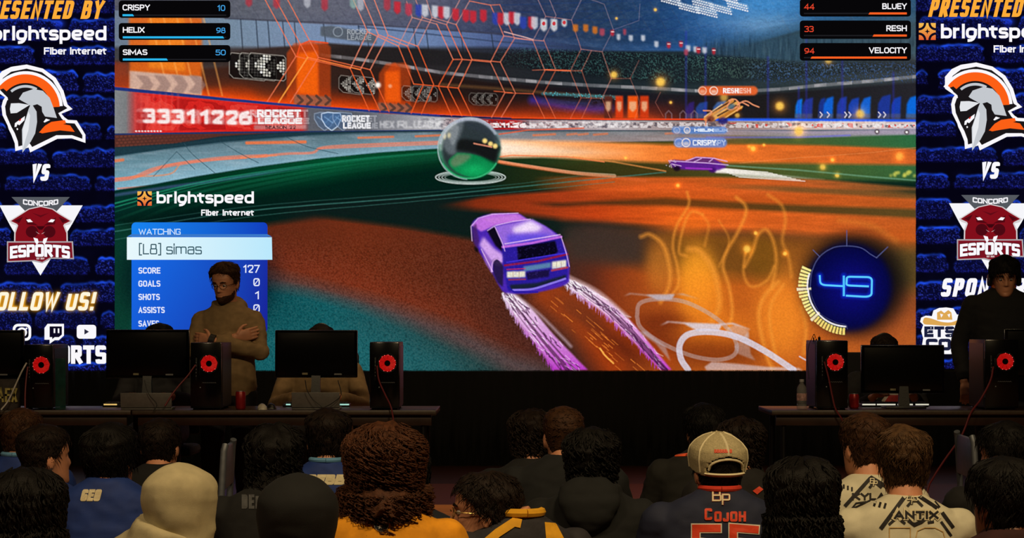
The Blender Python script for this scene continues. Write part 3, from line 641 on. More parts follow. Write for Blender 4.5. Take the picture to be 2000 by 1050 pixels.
    g.poly(cr([(890, 292), (930, 300), (966, 318), (974, 300), (976, 284), (940, 276), (900, 272), (890, 292)], 5), c(22, 22, 22), .8, 4)
    g.poly(cr([(905, 236), (940, 240), (968, 262), (976, 282), (950, 262), (915, 250), (905, 236)], 5), c(52, 60, 68), .85, 3)
    for (x, y) in ((947, 275), (958, 281), (967, 285)):
        g.glow(x, y, 5.2, 5.2, c(246, 214, 130), 1, 4, add=False)
    g.line([(926, 280), (946, 284), (960, 287)], 3, c(236, 150, 120), .8, 2)
    for (x, y) in ((868, 266), (877, 264)):
        g.glow(x, y, 4, 6, c(206, 196, 160), .9, 3, add=False)
    g.line(g.ell(917, 290, 62, 60, 50, 95, 300), 2.6, c(190, 204, 210), .6, 1.6); g.line(g.ell(917, 290, 60, 58, 50, 30, 150), 2.6, c(70, 190, 130), .7, 1.8)
    g.line(g.ell(917, 289, 58, 57, 40, 190, 330), 5, c(176, 182, 200), .75, 4); g.line(g.ell(906, 292, 50, 56, 40, 100, 220), 2, c(150, 176, 170), .5, 1.5)
    g.line(g.ell(917, 290, 56, 56, 20, 180, 240), 7, c(220, 220, 214), .35, 6)
    # ---- purple car far away, with its white trail
    g.line(cr([(1400, 332), (1460, 337), (1540, 345), (1610, 350)], 5), 11, c(246, 238, 232), .95, 4, w1=2, al1=.1)
    for k in range(9):
        y = 328+k*2.2; g.line([(1395+k*6, y), (1500+k*9, y+8)], 1.5, c(255, 250, 244), .7, 1)
    g.poly([(1306, 318), (1316, 312), (1344, 314), (1358, 307), (1392, 308), (1410, 318), (1420, 326), (1404, 332), (1360, 332), (1318, 330)], c(98, 36, 150), .95, 2)
    g.poly([(1344, 316), (1358, 309), (1390, 310), (1400, 318)], c(110, 60, 110), .8, 1.5)
    for P in ([(1306, 314), (1340, 316), (1380, 318), (1422, 322)], [(1340, 314), (1360, 307), (1395, 309), (1420, 315)], [(1356, 316), (1370, 309)], [(1385, 316), (1392, 310)], [(1312, 320), (1330, 324)]):
        g.line(P, 1.8, c(216, 176, 226), .85, 1.2)
    g.poly(g.ell(1322, 329, 7, 5, 14), c(30, 16, 34), .9, 1); g.poly(g.ell(1392, 332, 8, 5, 14), c(66, 20, 110), .9, 1); g.line([(1340, 328), (1390, 330)], 3, c(170, 60, 200), .8, 2)
    for k in range(14):
        x, y = 1300+g.rng.rand()*20, 312+g.rng.rand()*16; g.poly(g.ell(x, y, 1.3, 1.1, 6), c(220, 200, 210), .7)
    # ---- orange car flipping in the air
    for a, b, w, col in (((1378, 232), (1430, 196), 8, (226, 150, 70)), ((1392, 232), (1440, 202), 9, (240, 176, 90)), ((1408, 230), (1446, 210), 8, (206, 130, 50)), ((1384, 222), (1424, 200), 3, (60, 30, 30)), ((1402, 226), (1438, 206), 3, (70, 40, 30)), ((1416, 232), (1448, 214), 3, (90, 50, 20)), ((1376, 228), (1410, 204), 2, (255, 206, 150)), ((1410, 234), (1450, 208), 2, (255, 190, 110))):
        g.line([a, b], w, c(*col), .9, 2)
    for P in ([(1374, 216), (1390, 218), (1380, 234), (1378, 244)], [(1424, 196), (1436, 194), (1444, 204), (1440, 216)], [(1440, 204), (1456, 197), (1470, 204), (1482, 209)], [(1450, 200), (1462, 206)], [(1426, 198), (1420, 210), (1428, 214), (1440, 208)]):
        g.line(cr(P, 4), 2.6, c(236, 150, 110), .9, 1.6)
    g.poly([(1420, 212), (1426, 203), (1436, 203), (1432, 213)], c(80, 110, 130), .9, 1); g.poly(g.ell(1412, 236, 10, 7, 14), c(40, 34, 110), .85, 1.5); g.poly(g.ell(1388, 232, 8, 6, 14), c(110, 50, 40), .8, 1.5)
    # name tags floating in the game
    def tag(x0, x1, y0, y1, col, al, ghost, word, tx, col2):
        g.poly(g.rrect(x0, y0, x1, y1, (y1-y0)/2-.5), c(*col), al, 1.2)
        r = (y1-y0)*.42
        for gx, ga in ghost:
            g.line(g.ell(gx, (y0+y1)/2, r, r, 20), 1.8, c(250, 226, 214), .8*ga, 1); g.poly(g.ell(gx, (y0+y1)/2+2, r*.8, r*.5, 16), c(250, 230, 220), .6*ga, 1)
        for q, a2 in tx:
            g.quads(text(word, q, y0+4, q+(len(word))*7.6, y1-4, 2.2, rr=.5), c(*col2), a2, .5)
    tag(1364, 1480, 168, 186, (236, 104, 50), .92, ((1372, .7), (1394, 1)), 'RESH', ((1412, 1), (1436, .55)), (255, 236, 226))
    tag(1312, 1420, 247, 261, (90, 140, 220), .75, ((1322, .5), (1342, 1)), 'HELIX', ((1356, .85), (1384, .4)), (226, 238, 255))
    tag(1316, 1420, 269, 288, (104, 140, 220), .85, ((1326, .4), (1340, 1)), 'CRISPY', ((1353, 1), (1372, .45)), (240, 246, 255))
    # ---- the purple car in front
    for P, w in (([(1060, 580), (1130, 640), (1200, 720)], 44), ([(1080, 560), (1180, 610), (1300, 700)], 30)):
        g.line(cr(P, 6), w, c(196, 76, 22), .55, 34)
    for k in range(40):
        u = g.rng.rand(); x = 1050+u*170+g.rng.rand()*60; y = 570+u*150+g.rng.rand()*20
        L = 6+g.rng.rand()*22
        g.line([(x, y), (x+L*.7, y+L*.6)], 1.4, c(255, 150, 60), .3+.4*g.rng.rand(), 1.2)
    g.line(cr([(1172, 680), (1182, 694), (1198, 709)], 4), 3, c(255, 176, 80), .95, 2)
    def trail(L, R, seed):
        rs = np.random.RandomState(seed); L = np.array(cr(L, 30)); R = np.array(cr(R, 30)); n = len(L)
        ya, yb = L[0][1], 722.0
        def tc(x, y):
            t = np.clip((y-ya)/(yb-ya), 0, 1)[..., None]*np.ones_like(x)[..., None]; k = (1-t)**.75
            return c(246, 232, 244)*k+c(192, 62, 206)*(1-k)
        g.poly(list(L)+list(R[::-1]), tc, .93, .8)
        for u, wd, al in ((.40, 5, .55), (.62, 2.5, .5), (.2, 2, .4)):
            g.line(L*(1-u)+R*u, wd*.4, c(60, 26, 50), al, 1.6, w1=wd*1.6)
        for i in range(n-1):
            t = i/(n-1); col = c(240, 224, 240)*(1-t)+c(186, 60, 200)*t
            if rs.rand() < .75:
                d = 4+rs.rand()*12; wd = 1+rs.rand()*3
                a = L[i]; g.poly([a, (a[0]+wd, a[1]), (a[0]+wd*.6-1, a[1]+d)], col*.95, .85, .4)
            if rs.rand() < .5:
                u = rs.rand(); a = L[i]*(1-u)+R[i]*u; g.line([a, a+np.array((3+rs.rand()*12, 3+rs.rand()*10))], 1.6, c(255, 246, 255), .8*(1-t*.6), 1)
            if rs.rand() < .55:
                u = .15+.7*rs.rand(); a = L[i]*(1-u)+R[i]*u; g.line([a, a+np.array((2+rs.rand()*8, 3+rs.rand()*8))], 2.2, c(70, 30, 70), .55, 1.2)
    trail([(980, 572), (1004, 616), (1040, 664), (1082, 722)], [(996, 568), (1036, 600), (1084, 656), (1148, 722)], 1)
    trail([(1100, 552), (1140, 582), (1200, 630), (1290, 722)], [(1110, 542), (1160, 566), (1222, 616), (1312, 722)], 2)
    g.line(cr([(1000, 570), (1050, 610), (1100, 660), (1115, 676)], 6), 6, c(214, 190, 206), .5, 5); g.line(cr([(1112, 540), (1170, 570), (1226, 618)], 6), 7, c(206, 170, 170), .6, 5)
    P = c
    g.poly(cr([(925, 470), (921, 440), (932, 426), (960, 418), (1010, 417), (1030, 428), (1062, 440), (1090, 458), (1098, 470), (1110, 500), (1112, 536), (1104, 556), (1040, 572), (990, 572), (976, 560), (960, 530), (936, 492), (925, 470)], 5), P(78, 44, 176), 1, 1.2)
    g.poly([(921, 440), (934, 426), (962, 417), (1012, 417), (1034, 430), (1010, 432), (968, 440), (940, 452)], P(196, 116, 222), .95, 2)
    g.poly([(940, 428), (1006, 420), (1020, 428), (966, 436)], P(206, 130, 222), .6, 2.5)
    g.poly([(964, 442), (1040, 428), (1066, 442), (1092, 462), (1040, 470), (985, 482)], P(150, 106, 216), 1, 1.5)
    g.poly([(1000, 445), (1036, 430), (1060, 444), (1050, 452), (1005, 456)], P(244, 224, 250), .95, 5); g.poly([(990, 458), (1080, 456), (1050, 470), (992, 478)], P(84, 70, 220), .7, 5)
    g.poly([(951, 450), (966, 442), (980, 474), (982, 492), (968, 480)], P(18, 14, 26), .95, 1.2)
    g.poly([(936, 478), (944, 462), (966, 486), (988, 500), (976, 520), (960, 512)], P(222, 176, 238), .9, 4)
    g.poly([(922, 444), (930, 436), (936, 470), (932, 490), (924, 474)], P(70, 36, 90), .7, 2); g.poly([(940, 486), (960, 508), (962, 536), (948, 514)], P(160, 110, 190), .8, 2.5)
    g.poly([(962, 508), (972, 504), (984, 520), (982, 560), (972, 552), (964, 534)], P(40, 28, 66), .9, 2); g.poly([(926, 480), (934, 486), (934, 494), (928, 490)], P(20, 16, 20), .9, 1)
    g.line(cr([(960, 530), (962, 512), (970, 505), (980, 510)], 4), 3, P(206, 160, 226), .8, 1.6)
    g.poly([(980, 486), (1094, 464), (1104, 494), (1110, 510), (1108, 546), (1040, 566), (992, 568), (984, 530)], P(44, 32, 150), .9, 2)
    g.poly([(1010, 482), (1084, 470), (1090, 490), (1084, 497), (1012, 510)], P(14, 12, 28), .96, 1.5)
    g.line([(982, 482), (1040, 474), (1096, 462)], 4.5, P(196, 110, 220), .9, 2); g.line([(986, 476), (1094, 458)], 2, P(226, 190, 240), .8, 1.2)
    g.line([(986, 518), (1050, 510), (1108, 496)], 4, P(150, 30, 60), .85, 2); g.line([(990, 512), (1104, 494)], 2.5, P(70, 54, 210), .9, 1.5)
    g.poly([(1022, 520), (1076, 512), (1076, 522), (1024, 530)], P(96, 140, 170), .9, 1.5)
    for (x0, x1, y0, y1, sl) in ((990, 1026, 530, 542, -1), (1078, 1106, 511, 525, -4)):
        g.poly([(x0, y0), (x1, y0+sl), (x1, y1+sl), (x0, y1)], P(236, 232, 206), .96, 1.2)
        for k in (1, 2):
            g.line([(x0+(x1-x0)*k/3, y0), (x0+(x1-x0)*k/3, y1)], 1.2, P(160, 130, 120), .6, .8)
    g.line([(990, 526), (1026, 524)], 1.8, P(220, 60, 70), .7, 1.2); g.line([(1078, 528), (1108, 522)], 4, P(206, 70, 60), .7, 2); g.line([(994, 546), (1026, 545)], 3, P(190, 70, 60), .6, 2)
    g.poly([(1028, 532), (1074, 526), (1072, 540), (1030, 546)], P(30, 22, 60), .9, 2)
    g.poly([(996, 556), (1050, 552), (1106, 536), (1104, 544), (1044, 562), (998, 566)], P(30, 40, 50), .9, 1.5)
    g.line(cr([(1002, 566), (1040, 564), (1080, 552), (1104, 544)], 5), 4, P(150, 130, 240), .85, 2); g.line([(992, 560), (1004, 570), (1050, 570)], 3, P(40, 30, 160), .9, 1.5)
    for P2 in ([(922, 470), (920, 442), (934, 426), (962, 418), (1012, 416)], [(968, 440), (1002, 432), (1036, 428)], [(952, 450), (966, 441), (982, 476), (986, 490)], [(1096, 462), (1106, 494), (1112, 520)], [(940, 486), (962, 530)]):
        g.line(P2, 1.8, c(226, 190, 240), .7, 1.2)
    g.put((g.noise(3, 3) > .72)*np.clip((X-985)/10, 0, 1)*np.clip((1105-X)/10, 0, 1)*np.clip((Y-470)/10, 0, 1)*np.clip((550-Y)/10, 0, 1), c(110, 90, 230), .12)
    # ---- pale rings sweeping the ground
    pr = c(190, 176, 184)
    g.line(cr([(1244, 618), (1250, 592), (1286, 584), (1340, 590), (1400, 622), (1434, 660), (1436, 690), (1404, 702), (1350, 694), (1290, 668), (1252, 640), (1244, 618)], 8), 8, pr, .5, 2)
    g.poly([(1218, 578), (1230, 572), (1262, 575), (1300, 576), (1334, 573), (1370, 585), (1336, 576), (1318, 574), (1312, 584), (1284, 584), (1262, 577), (1232, 574)], pr, .75, 1)
    g.poly([(1262, 575), (1318, 574), (1310, 585), (1284, 585)], pr, .7, 1)
    g.poly([(1246, 648), (1262, 646), (1300, 676), (1310, 706), (1280, 670)], pr, .5, 2); g.poly([(1434, 676), (1462, 648), (1466, 690), (1476, 704), (1440, 690)], pr, .45, 2)
    p2 = c(216, 210, 226)
    g.line(cr([(1344, 722), (1330, 700), (1328, 672), (1346, 652), (1390, 648), (1440, 658), (1492, 684), (1550, 722)], 8), 12, p2, .85, 2)
    g.poly([(1288, 636), (1304, 627), (1334, 629), (1400, 632), (1432, 630), (1464, 642), (1466, 644), (1430, 633), (1410, 634), (1404, 646), (1362, 646), (1336, 632), (1306, 629)], p2, .85, 1)
    g.poly([(1420, 640), (1440, 660), (1462, 660), (1462, 644), (1436, 634)], p2, .4, 2)
    g.poly([(1376, 716), (1390, 706), (1440, 710), (1500, 716), (1560, 718), (1568, 723), (1380, 723)], p2, .6, 2); g.line([(1562, 696), (1576, 704)], 3, p2, .7, 1.5)
    # ---- boost gauge
    g.glow(1668, 556, 104, 102, c(22, 18, 22), .97, 7, add=False)
    g.poly(g.ell(1658, 560, 84, 86, 60), lambda x, y: (lambda d: c(18, 18, 122)*np.exp(-d*d*1.3)+c(9, 12, 46)*(1-np.exp(-d*d*1.3)))((np.hypot(x-1662, y-562)/86)[..., None]), .95, 9)
    ln = c(92, 98, 150)
    g.line(cr([(1582, 562), (1586, 530), (1600, 502), (1626, 484), (1654, 480), (1682, 484), (1700, 496), (1712, 503)], 6), 1.6, ln, .75, 1.1)
    for P2 in ([(1654, 450), (1654, 480)], [(1588, 488), (1601, 501)], [(1712, 503), (1734, 482)]):
        g.line(P2, 1.6, ln, .8, 1)
    g.line(cr([(1582, 560), (1586, 580), (1602, 611), (1630, 628), (1652, 634), (1655, 642)], 6), 1.4, ln, .45, 1)
    def arc(a, r):
        return (1654+r*math.cos(math.radians(a)), 559+r*1.03*math.sin(math.radians(a)))
    for i in range(26):
        a = 92+i*4.35
        r0, r1 = (79, 92) if i < 17 else (76, 95)
        if i in (10, 19):
            g.poly([arc(a+.3, r0-6), arc(a+.3, r1+3), arc(a+3.6, r1+3), arc(a+3.6, r0-6)], c(236, 220, 180), .95, .6)
        else:
            g.poly([arc(a+.6, r0), arc(a+.6, r1), arc(a+3.5, r1), arc(a+3.5, r0)], c(248, 206, 116) if i < 10 else c(250, 224, 140), .97, .6)
    for a0, a1, r in ((92, 134, 76), (136, 174, 76), (176, 198, 77)):
        g.line([arc(a, r) for a in np.linspace(a0, a1, 14)], 3, c(240, 226, 236), .95, 1)
    for soft, al in ((7, .8), (3, .6)):
        g.line([(1601, 538), (1603, 553), (1612, 556), (1648, 558)], 6, c(20, 60, 240), al, soft*2)
    for P2 in ([(1648, 538), (1648, 577)], [(1698, 556), (1660, 556), (1656, 550), (1660, 541), (1696, 541), (1703, 548), (1702, 572), (1694, 579), (1656, 577)]):
        g.line(P2, 7, c(20, 60, 240), .8, 10)
    # shadow the picture keeps round its own panels
    g.glow(390, 540, 155, 118, c(6, 14, 26), .55, 8, add=False)
    # grain of the picture
    g.a = g.a*(1+.08*(g.noise(2.2, 2.2)[..., None]-.5))+.012*(g.rng.rand(g.H, g.W, 3).astype(np.float32)-.5)
    g.a = g.a+.7*(g.a-blur(g.a, 2.4))
    g.a = np.clip((g.a-.5)*1.04+.49, 0, 1)
    return g
def paint_panel():
    """one tall side banner, in the pixels of the left one (x -66..224)"""
    g = Pic(-66, -158, 224, 724, (4, 3, 18))
    X, Y = g.X[None], g.Y[:, None]; c = lambda *k: c8(*k)
    g.put((g.noise(30, 20, 2)-.4)*1.2, c(8, 8, 36), .6)
    fine = g.noise(1.6, 1.6); mid = g.noise(4, 3, 2)
    BR = [(-66, -150, 40, -118), (52, -150, 224, -118), (-66, -104, -10, -70), (4, -104, 150, -70), (162, -104, 224, -70), (-66, -56, 90, -22), (104, -56, 224, -22),
          (-66, -8, -20, 26), (-8, -8, 104, 26), (118, -10, 224, 26), (-60, 37, 122, 80), (136, 38, 230, 82), (-66, 91, 68, 124), (84, 94, 230, 127), (-66, 140, -42, 168), (-22, 139, 153, 178), (162, 143, 230, 180), (-66, 190, 226, 226),
          (-66, 241, 12, 270), (40, 242, 197, 272), (207, 246, 230, 272), (-66, 292, 92, 320), (103, 294, 230, 327), (-66, 342, -2, 372), (10, 343, 177, 372), (187, 345, 230, 373), (-66, 391, 4, 432), (22, 396, 140, 430), (150, 402, 230, 434),
          (-66, 447, 22, 480), (40, 448, 120, 480), (138, 449, 230, 480), (-66, 500, -4, 536), (10, 502, 174, 536), (188, 503, 230, 537), (-66, 554, 103, 590), (118, 553, 230, 590), (-66, 607, 60, 645), (70, 606, 188, 642), (198, 608, 230, 640), (-66, 657, 40, 690), (56, 657, 148, 690), (160, 656, 230, 690), (-66, 706, 110, 724), (122, 710, 230, 724)]
    rs = np.random.RandomState(3)
    wob = (g.noise(16, 400, 2)-.5)*9
    for (x0, y0, x1, y1) in BR:
        top = y0+wob+2*np.sin((X-x0)/21.0)
        inx = np.clip((X-x0-2*np.sin(Y/5))/3, 0, 1)*np.clip((x1-X-2*np.sin(Y/4))/3, 0, 1)
        # the ends of a brick round off
        e = np.minimum(X-x0, x1-X); top = top+np.clip(1-e/14, 0, 1)**2*9
        body = inx*np.clip((Y-top)/2, 0, 1)*np.clip((y1-Y)/4, 0, 1)
        k = .6+.5*rs.rand()
        g.put(body, c(8, 9, 46), .8)
        g.put(body*(fine > .66)*np.clip(mid*2-.5, 0, 1), c(32, 44, 176), .7*k)
        g.put(body*(fine > .82), c(70, 90, 225), .55*k)
        d = (Y-top)
        edge = inx*np.exp(-(d/2.6)**2)*(.35+1.0*g.noise(14, 6))
        g.put(edge, c(32, 82, 240), .95*k)
        g.put(inx*np.exp(-((d-4)/5.0)**2)*(mid > .55)*(fine > .45), c(24, 58, 226), .6*k)
        if rs.rand() < .6:
            for xe in (x0, x1):
                g.put(np.exp(-((X-xe)/2.2)**2)*np.clip((Y-top-4)/4, 0, 1)*np.clip((y1-4-Y)/4, 0, 1)*(fine > .4), c(40, 62, 220), .5*k)
        g.put(inx*np.exp(-((Y-y1+3)/3)**2)*(fine > .55), c(30, 34, 150), .6)
    g.glow(117, 46, 10, 9, c(30, 70, 240), .5)
    return g

def paint_follow(g):
    q = text('FOLLOW', -32, 570, 118, 606, 8.5, ital=.22, rr=.35, sp=.4)+text('US!', 127, 570, 190, 606, 8.5, ital=.22, rr=.35, sp=.4)
    g.quads(q, c8(226, 150, 20), .8, 7); g.quads(q, c8(240, 170, 40), .8, 2.5)
# ---------------------------------------------------------------- materials (all node based)
MATS = {}
def lin(c):
    return tuple((v/12.92 if v <= .04045 else ((v+.055)/1.055)**2.4) for v in (k/255.0 for k in c))

def mat(name, rgb, rough=.6, metal=0.0, var=.25, scale=40.0, bump=0.0, bscale=None, emit=None, estr=1.0, spec=.5, alpha=None, sheen=0.0):
    if name in MATS:
        return MATS[name]
    m = bpy.data.materials.new(name); m.use_nodes = True
    nt = m.node_tree; b = nt.nodes['Principled BSDF']; L = nt.links.new
    col = lin(rgb)
    tc = nt.nodes.new('ShaderNodeTexCoord'); nz = nt.nodes.new('ShaderNodeTexNoise')
    nz.inputs['Scale'].default_value = scale; nz.inputs['Detail'].default_value = 4
    L(tc.outputs['Object'], nz.inputs['Vector'])
    rp = nt.nodes.new('ShaderNodeValToRGB'); L(nz.outputs['Fac'], rp.inputs['Fac'])
    rp.color_ramp.elements[0].position = .3; rp.color_ramp.elements[1].position = .7
    rp.color_ramp.elements[0].color = tuple(v*(1-var) for v in col)+(1,)
    rp.color_ramp.elements[1].color = tuple(min(1, v*(1+var)) for v in col)+(1,)
    L(rp.outputs['Color'], b.inputs['Base Color'])
    b.inputs['Roughness'].default_value = rough; b.inputs['Metallic'].default_value = metal
    b.inputs['Specular IOR Level'].default_value = spec
    if sheen:
        b.inputs['Sheen Weight'].default_value = sheen
    if bump:
        n2 = nt.nodes.new('ShaderNodeTexNoise'); n2.inputs['Scale'].default_value = bscale or scale*3; n2.inputs['Detail'].default_value = 6
        L(tc.outputs['Object'], n2.inputs['Vector'])
        bp = nt.nodes.new('ShaderNodeBump'); bp.inputs['Strength'].default_value = bump; bp.inputs['Distance'].default_value = .01
        L(n2.outputs['Fac'], bp.inputs['Height']); L(bp.outputs['Normal'], b.inputs['Normal'])
    if emit:
        b.inputs['Emission Color'].default_value = lin(emit)+(1,); b.inputs['Emission Strength'].default_value = estr
    if alpha is not None:
        b.inputs['Alpha'].default_value = alpha
    MATS[name] = m
    return m

def led_material():
    m = bpy.data.materials.new('led_picture'); m.use_nodes = True
    nt = m.node_tree; nt.nodes.clear()
    a = nt.nodes.new('ShaderNodeAttribute'); a.attribute_name = 'Col'
    e = nt.nodes.new('ShaderNodeEmission'); o = nt.nodes.new('ShaderNodeOutputMaterial')
    nt.links.new(a.outputs['Color'], e.inputs['Color']); nt.links.new(e.outputs[0], o.inputs[0])
    m.cycles.emission_sampling = 'NONE'
    return m

# ---------------------------------------------------------------- objects
def tag(o, label=None, cat=None, group=None, kind=None):
    if label: o['label'] = label
    if cat: o['category'] = cat
    if group: o['group'] = group
    if kind: o['kind'] = kind
    return o

def thing(name, loc, label, cat, rz=0.0, group=None):
    o = bpy.data.objects.new(name, None); C.objects.link(o)
    o.location = loc; o.rotation_euler = (0, 0, rz); o.empty_display_size = .1
    return tag(o, label, cat, group)

class MB:
    """collects shapes and links them as one mesh object"""
    def __init__(s):
        s.v, s.f = [], []
    def add(s, V, Fc, M=None):
        n = len(s.v)
        if M is not None:
            V = [M @ Vector(p) for p in V]
        s.v += [tuple(p) for p in V]; s.f += [tuple(i+n for i in f) for f in Fc]
        return s
    def box(s, c, d, bev=0.0, M=None):
        x, y, z = (k/2 for k in d)
        if bev <= 0:
            V = [(c[0]+a*x, c[1]+b*y, c[2]+e*z) for a in (-1, 1) for b in (-1, 1) for e in (-1, 1)]
            return s.add(V, [(0, 1, 3, 2), (4, 6, 7, 5), (0, 4, 5, 1), (2, 3, 7, 6), (0, 2, 6, 4), (1, 5, 7, 3)], M)
        bm = bmesh.new(); bmesh.ops.create_cube(bm, size=1)
        for v in bm.verts:
            v.co = Vector((v.co.x*d[0], v.co.y*d[1], v.co.z*d[2]))
        bmesh.ops.bevel(bm, geom=bm.edges[:], offset=min(bev, min(d)*.49), segments=2, affect='EDGES', profile=.5)
        bm.verts.index_update()
        s.add([Vector(c)+v.co for v in bm.verts], [tuple(v.index for v in f.verts) for f in bm.faces], M); bm.free()
        return s
    def tube(s, P, r, n=10, M=None, caps=True, sq=1.0):
        """r: one radius or one per point; sq = flattening along the second axis"""
        P = [Vector(p) for p in P]; rr = r if hasattr(r, '__len__') else [r]*len(P)
        V, Fc = [], []; up = None
        for i, p in enumerate(P):
            t = ((P[min(i+1, len(P)-1)]-P[max(i-1, 0)])).normalized()
            if up is None:
                up = Vector((0, 0, 1)) if abs(t.z) < .9 else Vector((1, 0, 0))
            a = t.cross(up)
            a = a.normalized() if a.length > 1e-6 else Vector((1, 0, 0))
            b = a.cross(t).normalized(); up = b
            for k in range(n):
                q = 2*math.pi*k/n
                V.append(p+a*math.cos(q)*rr[i]+b*math.sin(q)*rr[i]*sq)
        m = len(P)
        for i in range(m-1):
            for k in range(n):
                Fc.append((i*n+k, i*n+(k+1) % n, (i+1)*n+(k+1) % n, (i+1)*n+k))
        if caps:
            Fc.append(tuple(reversed(range(n)))); Fc.append(tuple((m-1)*n+k for k in range(n)))
        return s.add(V, Fc, M)
    def rings(s, R_, M=None, close=True):
        """loft: a list of rings of equally many points"""
        n = len(R_[0]); V = [p for r in R_ for p in r]; Fc = []
        for i in range(len(R_)-1):
            for k in range(n):
                Fc.append((i*n+k, i*n+(k+1) % n, (i+1)*n+(k+1) % n, (i+1)*n+k))
        if close:
            Fc.append(tuple(reversed(range(n)))); Fc.append(tuple((len(R_)-1)*n+k for k in range(n)))
        return s.add(V, Fc, M)
    def lathe(s, prof, n=24, M=None):
        return s.rings([[(r*math.cos(2*math.pi*k/n), r*math.sin(2*math.pi*k/n), z) for k in range(n)] for r, z in prof], M)
    def ell(s, c, r, n=16, m=10, M=None, rot=None):
        RR = []
        for j in range(1, m):
            t = math.pi*j/m
            RR.append([Vector((r[0]*math.sin(t)*math.cos(2*math.pi*k/n), r[1]*math.sin(t)*math.sin(2*math.pi*k/n), -r[2]*math.cos(t))) for k in range(n)])
        if rot is not None:
            RR = [[rot @ p for p in q] for q in RR]
        RR = [[p+Vector(c) for p in q] for q in RR]
        return s.rings(RR, M)
    def build(s, name, m, parent=None, smooth=True, loc=None, sharp=True):
        me = bpy.data.meshes.new(name); me.from_pydata(s.v, [], s.f); me.update()
        if smooth:
            me.polygons.foreach_set('use_smooth', [True]*len(me.polygons))
            try:
                if sharp: me.set_sharp_from_angle(angle=R(42))
            except Exception:
                pass
        if m is not None:
            for k in (m if isinstance(m, (list, tuple)) else [m]):
                me.materials.append(k)
        o = bpy.data.objects.new(name, me); C.objects.link(o)
        if parent is not None:
            o.parent = parent
        if loc is not None:
            o.location = loc
        return o

def P3(px, py, D):
    """the point of the hall seen at a pixel of the photograph, D metres away"""
    return Vector(((px-1000.0)*D/F, D, EYE-(py-HOR)*D/F))
# ---------------------------------------------------------------- the hall
DW = 18.5                                   # distance of the LED wall
def wood_floor():
    m = bpy.data.materials.new('court_floor'); m.use_nodes = True
    nt = m.node_tree; b = nt.nodes['Principled BSDF']; L = nt.links.new
    tc = nt.nodes.new('ShaderNodeTexCoord'); sp = nt.nodes.new('ShaderNodeSeparateXYZ'); L(tc.outputs['Object'], sp.inputs[0])
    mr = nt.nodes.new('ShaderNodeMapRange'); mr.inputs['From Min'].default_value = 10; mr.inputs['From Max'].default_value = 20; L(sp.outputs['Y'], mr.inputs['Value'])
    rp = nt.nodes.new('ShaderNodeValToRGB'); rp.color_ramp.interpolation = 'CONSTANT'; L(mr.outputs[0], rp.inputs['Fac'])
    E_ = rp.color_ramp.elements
    stops = [(0, (150, 92, 44)), (.305, (215, 208, 186)), (.352, (236, 150, 50)), (.44, (96, 44, 16)), (.63, (56, 27, 12))]  # orange stop: maple colour with the warm overhead light on it mixed in
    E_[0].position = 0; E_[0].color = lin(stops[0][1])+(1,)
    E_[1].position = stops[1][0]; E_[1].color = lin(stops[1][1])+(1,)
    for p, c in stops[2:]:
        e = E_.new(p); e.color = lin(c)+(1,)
    # planks
    br = nt.nodes.new('ShaderNodeTexBrick'); br.inputs['Scale'].default_value = 1.0
    br.inputs['Brick Width'].default_value = 1.4; br.inputs['Row Height'].default_value = .06; br.inputs['Mortar Size'].default_value = .002
    br.inputs['Color1'].default_value = (1, 1, 1, 1); br.inputs['Color2'].default_value = (.72, .72, .72, 1); br.inputs['Mortar'].default_value = (.3, .3, .3, 1)
    L(tc.outputs['Object'], br.inputs['Vector'])
    nz = nt.nodes.new('ShaderNodeTexNoise'); nz.inputs['Scale'].default_value = 3; nz.inputs['Detail'].default_value = 6
    mp = nt.nodes.new('ShaderNodeMapping'); mp.inputs['Scale'].default_value = (.6, 9, 1); L(tc.outputs['Object'], mp.inputs[0]); L(mp.outputs[0], nz.inputs['Vector'])
    mx = nt.nodes.new('ShaderNodeMixRGB'); mx.blend_type = 'MULTIPLY'; mx.inputs['Fac'].default_value = .8; L(rp.outputs[0], mx.inputs[1]); L(br.outputs['Color'], mx.inputs[2])
    m2 = nt.nodes.new('ShaderNodeMixRGB'); m2.blend_type = 'MULTIPLY'; m2.inputs['Fac'].default_value = .5; L(mx.outputs[0], m2.inputs[1]); L(nz.outputs['Fac'], m2.inputs[2])
    # the lane painted red on the left of the court
    ls = nt.nodes.new('ShaderNodeMath'); ls.operation = 'LESS_THAN'; ls.inputs[1].default_value = -1.55; L(sp.outputs['X'], ls.inputs[0])
    l2 = nt.nodes.new('ShaderNodeMath'); l2.operation = 'LESS_THAN'; l2.inputs[1].default_value = 13.5; L(sp.outputs['Y'], l2.inputs[0])
    mu = nt.nodes.new('ShaderNodeMath'); mu.operation = 'MULTIPLY'; L(ls.outputs[0], mu.inputs[0]); L(l2.outputs[0], mu.inputs[1])
    m3 = nt.nodes.new('ShaderNodeMixRGB'); L(mu.outputs[0], m3.inputs['Fac']); L(m2.outputs[0], m3.inputs[1]); m3.inputs[2].default_value = lin((120, 34, 22))+(1,)
    L(m3.outputs[0], b.inputs['Base Color']); b.inputs['Roughness'].default_value = .5; b.inputs['Specular IOR Level'].default_value = .22
    return m

def struct(name, c, d, m):
    return tag(MB().box(c, d).build(name, m, smooth=False), kind='structure')

